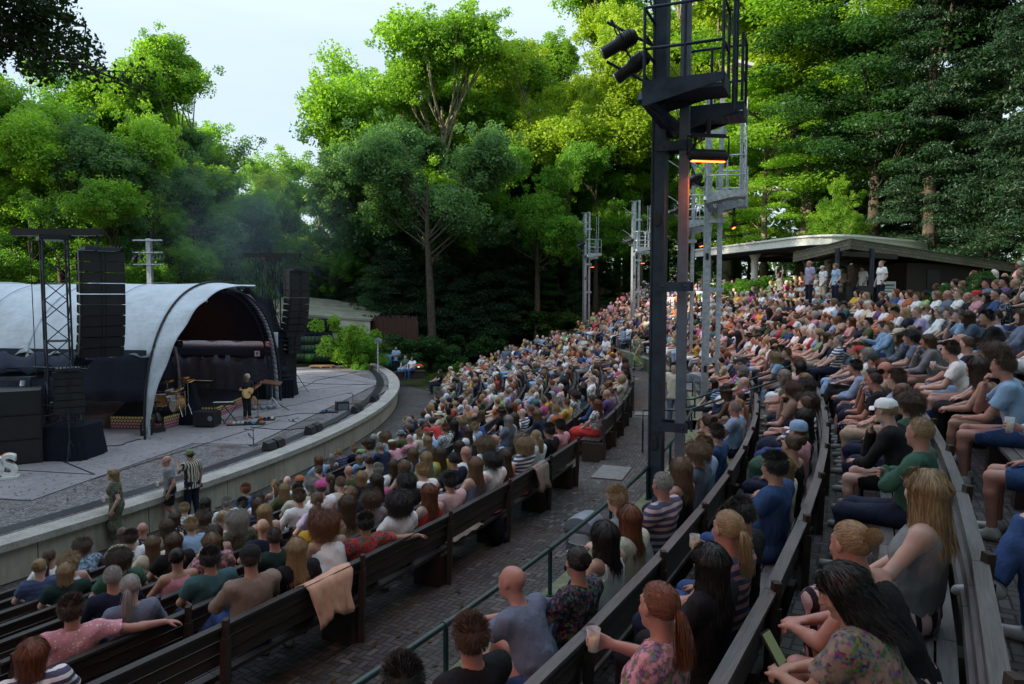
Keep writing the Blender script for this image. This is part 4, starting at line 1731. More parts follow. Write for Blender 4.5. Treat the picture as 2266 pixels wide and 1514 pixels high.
# sloping stair rails
for a, lab in ((-17.3, 'sloping green stair rail on the near side of the stairs'), (-15.5, 'sloping green stair rail on the far side of the stairs')):
    root = empty('stair_rail', pol(52.3, a, .5))
    off = Matrix.Translation(-root.location)
    tag(root, lab, 'stair rail', 'green rails beside the stairs')
    pts = [pol(51.2, a, .55), pol(51.2, a, .95), pol(52.2, a, 1.0), pol(54.6, a, 1.95), pol(54.6, a, .9)]
    m = MB()
    m.tube([off @ p for p in pts], .024, 8)
    m.build('handrail', MAT['green_rail'], root)
    m = MB()
    m.tube([off @ pol(51.2, a, 0), off @ pol(51.2, a, .6)], .022, 8)
    m.build('post', MAT['green_rail'], root)
    m = MB()
    m.tube([off @ pol(53.4, a, .86), off @ pol(53.4, a, 1.48)], .022, 8)
    m.build('post', MAT['green_rail'], root)

# ------------------------------------------------------------------ light masts with service platforms
def mast(loc, deg, label, near=False):
    """local frame: +x away from the stage, y along the ring"""
    root = empty('light_mast', loc, rad(deg))
    tag(root, label, 'light mast', 'steel light masts along the ring aisle')
    st = MAT['dark_galvanised'] if near else MAT['galvanised']
    m = MB()                                   # main column: wide flanged box with slots
    m.box((0, 0, 4.55), (.14, .22, 9.1))
    m.box((.085, 0, 4.55), (.024, .26, 9.1))
    m.box((-.085, 0, 4.55), (.024, .26, 9.1))
    m.box((0, 0, .02), (.45, .45, .04))
    m.box((0, 0, 9.11), (.5, .34, .03))
    m.build('column', st, root)
    for z in (1.35, 4.55):
        m = MB()
        pts = [(0.0, -.1125 - .02, z + .10)]
        m.ball((0, -.131, z + .06), (.045, .004, .045), 12, 6)
        m.ball((0, -.131, z - .06), (.045, .004, .045), 12, 6)
        m.box((0, -.131, z), (.088, .006, .12))
        m.build('inspection_slot', MAT['black_paint'], root)
    m = MB()                                   # slim second post, hung off the column
    m.box((.34, 0, 5.1), (.13, .12, 8.2 - .0))
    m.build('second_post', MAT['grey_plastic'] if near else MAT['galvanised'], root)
    for z in (1.6, 3.6, 5.55, 8.0):
        m = MB()
        m.box((.22, -.145, z), (.50, .014, .13))
        m.box((.22, .145, z), (.50, .014, .13))
        for bx in (.08, .40):
            m.ball((bx, -.155, z), (.018, .012, .018), 8, 6)
        m.build('clamp', st, root)
    # platform one: towards the camera side
    def plat(x0, x1, y0, y1, z, nm):
        f = MB()
        f.box(((x0 + x1) / 2, (y0 + y1) / 2, z), (x1 - x0, y1 - y0, .03))
        for y in (y0, y1):
            f.prism([(x0, 0), (x1, 0), (x1, .10), (x0, .34)], -.012, .012, Matrix.Translation((0, y, z + .16)) @ Matrix.Rotation(math.pi / 2, 4, 'X') @ Matrix.Scale(-1, 4, (0, 1, 0)) @ Matrix.Translation((0, .0, 0)))
        f.box((x1, (y0 + y1) / 2, z + .06), (.02, y1 - y0, .2))
        f.build(nm, st, root)
        h = MB()
        for ix in range(9):
            for iy in range(6):
                h.box((x0 + .08 + (x1 - x0 - .16) * ix / 8, y0 + .06 + (y1 - y0 - .12) * iy / 5, z - .0165), (.028, .028, .003))
        if near:
            h.build('grating', MAT['black_paint'], root)
    plat(-.10, .95, -.72, -.10, 6.15, 'platform')
    plat(.25, 1.10, .14, .68, 5.97, 'platform')
    m = MB()
    m.beam((-.05, -.6, 6.05), (.25, .6, 5.85), .1, .1)
    m.beam((-.12, -.70, 6.12), (.15, .1, 5.75), .09, .11)
    m.build('bracket', st, root)
    r = .021

    def guard(pts, zs, nm='guard_rail'):
        g_ = MB()
        for z in zs:
            g_.tube([(x, y, z) for x, y in pts], r, 8)
        for x, y in pts:
            g_.tube([(x, y, pts and 6.15 if nm == 'guard_rail' else 5.97), (x, y, zs[-1])], r, 8)
        g_.build(nm, st, root)
    guard([(-.08, -.10), (-.08, -.70), (.45, -.70), (.93, -.70), (.93, -.14)], (6.72, 7.25))
    guard([(1.08, .66), (.60, .66), (.28, .66)], (6.55, 7.05), 'guard_rail')
    guard([(1.08, .66), (1.08, .16)], (6.55, 7.05), 'guard_rail')
    lad = MB()
    for y in (-.14, .18):
        lad.tube([(1.0, y, 5.97), (1.0, y, 8.9)], .023, 8)
    for i in range(9):
        lad.tube([(1.0, -.14, 6.3 + .3 * i), (1.0, .18, 6.3 + .3 * i)], .012, 6)
    lad.build('ladder', st, root)
    for z, yy in ((8.35, .55), (7.0, .35), (6.45, .45)):
        a = MB()
        a.tube([(-.14, -yy, z), (-.14, yy, z)], .024, 8)
        a.tube([(-.14, 0, z), (-.75, -.15, z + .35)], .022, 8)
        a.build('lamp_arm', st, root)
    c_ = MB()
    rnd = random.Random(int(loc[0] * 10))
    for q in range(3):
        p0 = Vector((-.2, rnd.uniform(-.3, .3), 8.3))
        c_.tube([p0 + Vector((-.08 * math.sin(t * 3) - .05, rnd.uniform(-.05, .05), -t * .5)) for t in np.linspace(0, 1.6, 9)], .012, 6)
    for s in range(14):
        pass
    c_.build('cable', MAT['cable'], root)
    if not near:
        w_ = MB()
        w_.box((.34, .02, 8.62), (.16, .12, .24))
        w_.build('junction_box', MAT['light_plastic'], root)
    return root


def spotlight(loc, yaw, pitch, label, s=1.0, group='stage spotlights on the masts'):
    root = empty('spotlight', loc)
    root.rotation_euler = (rad(pitch), 0, yaw)
    root.scale = (s,) * 3
    tag(root, label, 'spotlight', group)
    b = MB()
    b.tube([(0, -.20, 0), (0, -.16, 0), (0, .05, 0), (0, .08, 0), (0, .30, 0)], [.07, .10, .11, .085, .085], 14)
    for q in range(5):
        b.tube([(0, -.14 + q * .035, 0), (0, -.128 + q * .035, 0)], [.118, .118], 14)
    b.build('lamp_body', MAT['black_paint'], root)
    l = MB()
    l.tube([(0, .301, 0), (0, .31, 0)], .078, 14)
    l.build('lens', MAT['chrome'], root)
    y = MB()
    y.tube([(-.13, 0, 0), (-.13, 0, .20), (-.10, 0, .24), (.10, 0, .24), (.13, 0, .20), (.13, 0, 0)], .011, 6)
    y.tube([(0, 0, .24), (0, 0, .33)], .02, 6)
    y.build('yoke', MAT['black_paint'], root)
    return root


def heater(loc, rz, label, power=0.0, s=1.0):
    root = empty('heater_lamp', loc, rz)
    root.scale = (s,) * 3
    tag(root, label, 'heater lamp', 'glowing orange heaters under the mast platforms')
    b = MB()
    b.tube([(-.28, 0, .0), (-.26, 0, 0), (.26, 0, 0), (.28, 0, 0)], [.05, .075, .075, .05], 12)
    b.box((0, 0, .05), (.46, .12, .05))
    b.build('housing', MAT['black_paint'], root)
    e = MB()
    e.box((0, 0, -.078), (.48, .045, .014))
    e.build('element', MAT['heater_element'], root)
    y = MB()
    y.tube([(-.30, 0, 0), (-.30, 0, .26), (.30, 0, .26), (.30, 0, 0)], .016, 6)
    y.box((0, 0, .27), (.5, .03, .05))
    y.tube([(0, 0, .27), (0, 0, .5)], .03, 6)
    y.build('frame', MAT['black_paint'], root)
    if power:
        ld = bpy.data.lights.new('heater_light', 'SPOT')
        ld.energy = power
        ld.color = (1.0, 0.16, 0.05)
        ld.spot_size = rad(150)
        ld.spot_blend = 0.6
        ld.shadow_soft_size = .15
        lo = bpy.data.objects.new('heater_light', ld)
        COL.objects.link(lo)
        link_parent(lo, root)
        lo.location = (0, 0, -.12)
    return root


MASTS = [((2.1, 10.4), 'tall dark steel light mast in the foreground beside the handrail', True, 60),
         ((5.55, 20.7), 'second light mast from the camera, right of the big dark one', False, 90),
         ((6.75, 28.6), 'third light mast, half hidden just behind the big dark one', False, 140),
         ((7.45, 44.6), 'fourth light mast, left of the big dark one', False, 160),
         ((5.10, 51.0), 'farthest light mast, small and slim before the dark trees', False, 140),
         ((-3.0, 1.25), 'light mast standing just outside the left of the view beside the camera', True, 120)]
MW = ['foreground', 'second', 'third', 'fourth', 'farthest', 'hidden']
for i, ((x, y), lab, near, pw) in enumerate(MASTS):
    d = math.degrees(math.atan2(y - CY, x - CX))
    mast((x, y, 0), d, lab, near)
    Mx = Matrix.Translation((x, y, 0)) @ Matrix.Rotation(rad(d), 4, 'Z')
    toC = rad(d + 90)
    p = Mx @ Vector((.68, -.12, 5.38) if i == 0 else (.75, .3, 5.45))
    heater(p, rad(10 if i == 0 else d + 90), 'orange glowing heater lamp under the platform of the %s light mast' % MW[i], pw)
    if i == 0:
        spotlight(Mx @ Vector((-.50, -.22, 7.02)), toC + .25, -28, 'black spotlight on the foreground mast, upper of the two', 1.05)
        spotlight(Mx @ Vector((-.36, -.06, 6.74)), toC + .0, -32, 'black spotlight on the foreground mast, lower of the two', 1.05)
    elif i < 5:
        for q, yy in enumerate((-.36, -.12, .12, .36)):
            spotlight(Mx @ Vector((-.36, yy, 6.72 if i != 4 else 6.95)), toC + (q - 1.5) * .12, -18,
                      '%s of four small grey spotlights in a row on the %s light mast' % (ORD[q], MW[i]), .95)
# slim antenna pole on the second mast
root = empty('antenna_pole', Matrix.Translation((5.55, 20.7, 0)) @ Vector((.95, .1, 5.9)))
tag(root, 'slim pole with a flat white panel on top, rising above the second light mast', 'antenna')
m = MB()
m.cyl((0, 0, 0), .045, 2.6, 8)
m.cyl((0, 0, 2.6), .03, 1.4, 8)
m.build('pole', MAT['galvanised'], root)
m = MB()
m.box((0, 0, 4.05), (.52, .25, .09), (0, rad(12), 0))
m.build('panel', MAT['white_plastic'], root)

# small lamp mast behind the stage roof
Y = 42.0
b = at_y(333, 640, Y)
root = empty('lamp_mast', (b.x, b.y, ZS))
tag(root, 'pale steel lamp mast with three cross bars standing behind the white stage roof', 'lamp mast')
top = at_y(328, 528, Y).z - ZS
m = MB()
m.box((0, 0, top / 2), (.26, .26, top))
m.build('column', MAT['galvanised'], root)
for dz in (.12, .82, 1.5):
    m = MB()
    m.tube([(-.85, -.16, top - dz), (.85, -.16, top - dz)], .04, 8)
    m.build('cross_bar', MAT['galvanised'], root)
for q, x in enumerate((-.7, -.4, .35, .72)):
    spotlight((b.x + x, b.y - .2, ZS + top - 1.05), rad(180 + q * 8), -25, '%s of the lamps on the pale mast behind the stage roof' % ORD[q], 1.0, 'lamps on the mast behind the roof')

# ------------------------------------------------------------------ white canopy with round columns
def ring_outline(corners, r, n=8):
    out = []
    k = len(corners)
    for i in range(k):
        p0, p1, p2 = Vector(corners[i - 1]), Vector(corners[i]), Vector(corners[(i + 1) % k])
        a, b = (p0 - p1).normalized(), (p2 - p1).normalized()
        rr = r[i]
        s, e = p1 + a * rr, p1 + b * rr
        for t in np.linspace(0, 1, n):
            out.append(((s * (1 - t) + p1 * t) * (1 - t) + (p1 * (1 - t) + e * t) * t))
    return [(p.x, p.y) for p in out]


root = empty('canopy', (18, 45, 3.1))
tag(root, 'large flat white canopy with a rounded corner on round columns above the top rows', 'canopy')
off = Matrix.Translation((-18, -45, 0))
corners = [(15.6, 36.0), (24.8, 42.8), (22.0, 56.5), (12.4, 50.5)]
outl = ring_outline(corners, [3.4, 1.2, 1, 1])
m = MB()
m.prism([(x - 18, y - 45) for x, y in outl], 2.92, 3.32)
m.build('roof_edge', MAT['white_render'], root)
m = MB()
inn = [(18 + (x - 18) * 1.02, 45 + (y - 45) * 1.02) for x, y in outl]
m.prism([(x - 18, y - 45) for x, y in inn], 3.32, 3.42)
m.build('roof', MAT['white_render'], root)
m = MB()
for i in range(9):
    t = i / 8
    a = Vector(corners[0]).lerp(Vector(corners[1]), t * .9 + .05)
    bb = Vector(corners[3]).lerp(Vector(corners[2]), t * .9 + .05)
    m.beam((a.x - 18 + .4 * (bb - a).normalized().x, a.y - 45 + .4, 2.82), (bb.x - 18, bb.y - 45 - .3, 2.82), .12, .18)
m.build('ceiling_beams', MAT['dark_steel'], root)
for x, y in ((14.9, 44.6), (13.9, 51.2), (20.5, 47.2), (21.5, 53)):
    m = MB()
    m.lathe([(.20, -.1), (.20, 2.3), (.22, 2.5), (.42, 2.92)], 20, (x - 18, y - 45, 0))
    m.build('column', MAT['white_render'], root)
for q, (x, y) in enumerate(((15.6, 41.5), (17.4, 40.2), (17.2, 44), (19, 43), (15.2, 47), (17.5, 48), (20, 41.5))):
    o = MB().lathe([(.001, 0), (.16, 0), (.17, .05), (.09, .07)], 14).build('ceiling_lamp', MAT['warm_lamp'], None, (x, y, 5.93))
    tag(o, '%s small round warm lamp in the ceiling of the white canopy' % ORD[q], 'ceiling lamp', 'round lamps under the white canopy')

# ------------------------------------------------------------------ shingled hut over the control desk
root = empty('timber_hut', (16, 33, 2.6))
tag(root, 'low dark timber hut with a deep shingled roof edge at the top of the seating', 'hut')
A, B, D = Vector((14.4, 31.0, 5.84)), Vector((13.6, 35.2, 5.45)), Vector((27.0, 38.5, 5.02))
Cc = B + (D - A)
off = Matrix.Translation(-root.location)
m = MB()
th = .44


def fasc(mb, p, q, h):
    k = len(mb.f)
    n = (q - p).cross(Vector((0, 0, 1))).normalized() * .06
    mb.add([p, q, q - Vector((0, 0, h)), p - Vector((0, 0, h)), p - n, q - n, q - n - Vector((0, 0, h)), p - n - Vector((0, 0, h))],
           [(0, 1, 2, 3), (7, 6, 5, 4), (4, 5, 1, 0), (3, 2, 6, 7), (0, 3, 7, 4), (1, 5, 6, 2)], False, off)
    L = (q - p).length
    for j in range(6):
        mb.uv[k + j] = [(0, h), (L, h), (L, 0), (0, 0)]


fasc(m, A, D, th)
fasc(m, B, A, th)
fasc(m, D, Cc, th)
m.build('fascia', MAT['shingles'], root)
m = MB()
up, dn = Vector((0, 0, .02)), Vector((0, 0, .10))
m.add([p + up for p in (A, D, Cc, B)] + [p - dn for p in (A, D, Cc, B)], [(0, 1, 2, 3), (7, 6, 5, 4), (0, 4, 5, 1), (1, 5, 6, 2), (2, 6, 7, 3), (3, 7, 4, 0)], False, off)
m.build('roof', MAT['moss_concrete'], root)
m = MB()
for i in range(14):
    t = (i + .5) / 14
    m.beam(off @ (A.lerp(D, t) - Vector((0, 0, .25)) + Vector((0, .1, 0))), off @ (B.lerp(Cc, t) - Vector((0, .1, .25))), .06, .16)
m.build('rafters', MAT['dark_wood'], root)
for (px, Yp) in ((1852, 31.3), (1931, 29.5)):
    p = at_y(px, 600, Yp)
    if px == 1931:
        p = Vector((p.x + 1.0, 31.6, 0))
    m = MB()
    m.cyl(off @ Vector((p.x, p.y, 1.9)), .10, 5.45 - 1.9, 12)
    m.build('post', MAT['dark_steel'], root)
m = MB()
m.beam(off @ Vector((14.2, 31.2, 5.22)), off @ Vector((17.0, 32.2, 5.12)), .2, .22)
m.build('lintel', MAT['dark_wood'], root)
m = MB()
m.prism([(off @ Vector(p)).xy for p in ((18.6, 34.2, 0), (26.6, 38.7, 0), (25.8, 42, 0), (17.6, 38, 0))], -.1, 2.35)
m.build('wall', MAT['dark_wood'], root)
m = MB()
m.prism([(off @ Vector(p)).xy for p in ((20.0, 34.95, 0), (20.9, 35.45, 0), (20.88, 35.49, 0), (19.98, 34.99, 0))], 0, 2.05)
m.build('door', MAT['black_paint'], root)
p = at_y(1965, 648, 34.0)
o = MB().box((0, 0, 0), (.95, .02, 1.25)).build('notice', MAT['paper'], None, (p.x, 33.95, p.z - .1), rad(25))
tag(o, 'white notice with rows of small print hanging beside the control desk', 'notice')
m = MB()
for i in range(7):
    m.box((0, -.0125, .45 - i * .14), (.75, .003, .05 if i % 3 else .09))
m.build('print', MAT['grey_plastic'], o)
# control desk equipment
for q, (px, py, s) in enumerate(((1888, 655, .75), (1915, 652, .8))):
    p = at_y(px, py, 30.5)
    root = empty('monitor', p, rad(200))
    tag(root, ['left of two dark screens on the control desk under the hut roof', 'right of two dark screens on the control desk under the hut roof'][q], 'monitor', 'screens on the control desk')
    MB().box((0, 0, .12), (s, .06, .5)).build('screen', MAT['black_paint'], root)
    MB().box((0, 0, -.2), (.1, .1, .3)).box((0, 0, -.36), (.3, .2, .03)).build('stand', MAT['black_paint'], root)

# exit sign deep in the trees
p = at_y(2196, 517, 48)
root = empty('exit_sign', p, rad(-20))
tag(root, 'small lit green emergency exit sign among the dark trees', 'exit sign')
MB().box((0, 0, 0), (.5, .06, .2)).build('panel', MAT['exit_green'], root)
m = MB()
m.box((-.05, -.034, 0), (.16, .004, .03)).box((.04, -.034, 0), (.05, .004, .09)).box((-.18, -.034, 0), (.035, .004, .12))
m.build('arrow', MAT['white_plastic'], root)

# ------------------------------------------------------------------ buildings and fences beyond the stage
Y = 51.5
a, b = at_y(560, 700, Y), at_y(818, 700, Y)
root = empty('low_building', ((a.x + b.x) / 2, Y, ZS))
tag(root, 'long low building with a pale mossy flat roof behind the right of the stage', 'building')
wd = b.x - a.x + .6
zt = at_y(700, 668, Y).z - ZS
zb = at_y(700, 702, Y).z - ZS
m = MB()
P0 = [(-wd / 2, -1, zb + .55), (wd / 2, -1, zb - .1), (wd / 2, 9, zb + .7), (-wd / 2, 9, zb + 1.5)]
m.add(P0 + [(x, y, z - .15) for x, y, z in P0], [(0, 1, 2, 3), (7, 6, 5, 4), (0, 4, 5, 1), (1, 5, 6, 2), (2, 6, 7, 3), (3, 7, 4, 0)])
m.build('roof', MAT['roof_felt'], root)
m = MB()
m.box((0, 4.2, (zb - .5) / 2), (wd - .5, 8.8, zb - .5))
P1 = [(-wd / 2 + .1, -.9, zb + .4), (wd / 2 - .1, -.9, zb - .25), (wd / 2 - .1, -.9, zb - 1.5), (-wd / 2 + .1, -.9, zb - 1.5)]
m.add(P1 + [(x, -.8, z) for x, y, z in P1], [(0, 3, 2, 1), (4, 5, 6, 7), (0, 1, 5, 4), (1, 2, 6, 5), (2, 3, 7, 6), (3, 0, 4, 7)])
m.build('wall', MAT['cream_roof'], root)


def banner(p0, p1, zlo, zhi, mat, label, cat='banner', name='banner', wav=.05, uvs=.8):
    p0, p1 = Vector(p0), Vector(p1)
    L = (p1 - p0).length
    n = max(4, int(L / .25))
    root = empty(name, ((p0.x + p1.x) / 2, (p0.y + p1.y) / 2, zlo), math.atan2(p1.y - p0.y, p1.x - p0.x))
    tag(root, label, cat)
    m = MB()
    h = zhi - zlo
    for i in range(n):
        for j in range(3):
            xs = [(-L / 2 + L * (i + q) / n) for q in (0, 1)]
            zz = [h * (j + q) / 3 for q in (0, 1)]
            k = len(m.f)
            yy = [wav * math.sin(x * 5) * math.sin(x * 1.7 + 1) for x in xs]
            m.add([(xs[0], yy[0], zz[0]), (xs[1], yy[1], zz[0]), (xs[1], yy[1], zz[1]), (xs[0], yy[0], zz[1])], [(0, 1, 2, 3)], True)
            m.uv[k] = [(xs[0] * uvs, zz[0] * uvs), (xs[1] * uvs, zz[0] * uvs), (xs[1] * uvs, zz[1] * uvs), (xs[0] * uvs, zz[1] * uvs)]
    m.build('cloth', MAT[mat], root, solid=.015)
    m = MB()
    for i in range(max(2, int(L / 2.5) + 1)):
        x = -L / 2 + L * i / max(1, int(L / 2.5))
        m.tube([(x, .06, 0), (x, .06, h)], .03, 6)
    m.tube([(-L / 2, .06, h), (L / 2, .06, h)], .02, 6)
    m.build('frame', MAT['dark_steel'], root)
    return root


Yb = 49.5
banner(at_y(640, 800, Yb), at_y(738, 800, Yb), ZS, at_y(700, 745, Yb).z, 'leaf_print', 'green leaf patterned screen standing behind the right speakers')
banner(at_y(640, 740, Yb + .4), at_y(735, 740, Yb + .4), at_y(700, 750, Yb).z, at_y(700, 706, Yb).z, 'black_cloth', 'black cloth strip hanging above the leaf patterned screen', wav=.12)
banner(at_y(838, 800, 47.5), at_y(887, 800, 45.5), at_y(860, 817, 46.5).z, at_y(860, 783, 46.5).z, 'leaf_print', 'short leaf patterned barrier with a blue cloth over it, at the end of the stage', wav=.02)
p = at_y(861, 789, 46.4)
m = MB()
m.grid([[(-.22 + .11 * j, -.06 - .03 * math.sin(j * 2 + i), .12 - i * .13 - abs(j - 2) * .03 * i) for j in range(5)] for i in range(5)])
tag(m.build('cloth', MAT['blue_cloth'], None, p, solid=.02), 'blue cloth draped over the leaf patterned barrier', 'cloth')
# reed fence
a, b = at_y(800, 760, 52), at_y(925, 760, 49)
m = MB()
n = 150
rnd = random.Random(4)
hh = at_y(860, 700, 51).z - ZS
for i in range(n):
    t = (i + rnd.random() * .6) / n
    x, y = a.x + (b.x - a.x) * t, a.y + (b.y - a.y) * t
    m.tube([(x, y, ZS - .3), (x + rnd.uniform(-.03, .03), y, ZS + hh * rnd.uniform(.93, 1.04))], .035, 5)
tag(m.build('reed_fence', MAT['reed']), 'brown reed screen fence behind the bush at the far stage end', 'fence')

# lamp post at the end of the stage
p = at_z(837, 822, ZS)
root = empty('lamp_post', p)
tag(root, 'thin grey post with a small lamp at the end of the stage', 'lamp post')
h = at_y(836, 752, p.y).z - ZS
MB().cyl((0, 0, 0), .05, h, 8).build('pole', MAT['galvanised'], root)
MB().box((.08, 0, h), (.34, .22, .16), (0, rad(20), 0)).box((-.12, 0, h - .1), (.12, .1, .3)).build('lamp', MAT['light_plastic'], root)

# timber building at the left edge behind the roof
a = at_y(-60, 640, 38)
root = empty('timber_building', (a.x - 3, 38, ZS))
tag(root, 'timber shelter with a flat raw wood roof at the left edge behind the stage', 'building')
zr = at_y(30, 641, 38).z - ZS
xr = at_y(82, 641, 38).x - root.location.x
MB().box((xr / 2 - 3, 2, zr), (xr + 6, 6, .26)).build('roof', MAT['raw_wood'], root)
m = MB()
for i in range(8):
    m.box((xr - .3 - i * 1.0, -.6, zr - .28), (.09, 3.0, .24))
m.build('rafters', MAT['raw_wood'], root)
m = MB()
m.box((xr / 2 - 3, 4.4, zr / 2), (xr + 5, .1, zr - .3))
m.build('wall', MAT['dark_wood'], root)
for i in range(3):
    MB().box((xr - .4 - i * 3, -.5, zr / 2), (.16, .16, zr - .4)).build('post', MAT['raw_wood'], root)

# grey wheeled bin beside the second mast, and its twin near the camera
def wheelie(loc, rz, label, sc=1.0):
    root = empty('waste_bin', loc, rz)
    root.scale = (sc,) * 3
    tag(root, label, 'bin', 'grey bins with domed lids')
    m = MB()
    m.box((0, 0, .42), (.46, .50, .80), taper=1.12)
    m.box((0, 0, .835), (.58, .62, .04))
    m.build('tub', MAT['grey_plastic'], root)
    P = []
    for i in range(9):
        a = math.pi * i / 8
        P.append([(-.29 + .58 * j / 6, -.30 * math.cos(a), .855 + .26 * math.sin(a) * (1 - .12 * abs(j - 3) / 3)) for j in range(7)])
    m = MB()
    m.grid(P)
    for j in (0, 6):
        m.add([P[i][j] for i in range(9)], [tuple(range(9))])
    m.build('lid', MAT['light_plastic'], root)
    for x in (-.24, .24):
        MB().tube([(x - .02, .22, .08), (x + .02, .22, .08)], .08, 12).build('wheel', MAT['black_paint'], root)
    m = MB()
    rn = random.Random(1)
    m.lathe([(.31, .80), (.335, .74), (.32, .62 + .0), (.34, .60)], 20)
    m.build('bin_liner', MAT['clear_cup'], root)
    return root


wheelie(at_z(1537, 903, 0), rad(60), 'grey plastic bin with a domed lid beside the second light mast')
wheelie(pol(51.85, -25.2, 0), rad(60), 'grey bin with a domed lid close to the green handrail, nearer the camera', .68)
# small green box on the far hillside
p = at_y(1417, 669, 52)
o = MB().box((0, 0, 0), (.9, .5, .45)).box((0, -.26, .1), (.8, .02, .04)).box((0, 0, .24), (.94, .54, .05)).build('storage_box', MAT['green_rail'], None, p)
tag(o, 'small green box on the dark hillside above the far rows', 'box')
# ------------------------------------------------------------------ trees
def leaves_np(cent, n_each, spread, size, rng, up=.35, flat=1.0, droop=0.0, tintc=None, aspect=.6):
    """cent: K x 3 clump centres; returns quads of single leaves round each"""
    K = len(cent)
    N = K * n_each
    c = np.repeat(cent, n_each, 0)
    d = rng.normal(size=(N, 3))
    d /= np.linalg.norm(d, axis=1)[:, None]
    r = rng.uniform(0, 1, N) ** .45
    sp = np.repeat(np.broadcast_to(spread, (K,)), n_each)
    p = c + d * (r * sp)[:, None] * np.array([1, 1, flat])
    if droop:
        p[:, 2] -= droop * ((p[:, :2] - c[:, :2]) ** 2).sum(1)
    nrm = rng.normal(size=(N, 3)) + d * .5 + np.array([0, 0, up * 2])
    nrm /= np.linalg.norm(nrm, axis=1)[:, None]
    t = np.cross(nrm, rng.normal(size=(N, 3)))
    t /= np.linalg.norm(t, axis=1)[:, None]
    b = np.cross(nrm, t)
    s = (size * rng.uniform(.6, 1.3, N))[:, None]
    q = np.stack([p - t * s, p + b * s * aspect - t * s * .1, p + t * s, p - b * s * aspect - t * s * .1], 1).reshape(-1, 3)
    tc = np.repeat(rng.uniform(.0, 1, K) if tintc is None else tintc, n_each)
    tint = np.clip(tc * .6 + rng.uniform(0, .4, N), 0, 1)
    return q, np.repeat(tint, 4)


def leaf_mesh(name, q, tint):
    n = len(q) // 4
    me = mesh_np(name, q, np.arange(n * 4), np.arange(n) * 4, np.full(n, 4), False)
    at = me.attributes.new('tint', 'FLOAT', 'POINT')
    at.data.foreach_set('value', tint.astype(np.float32))
    return me


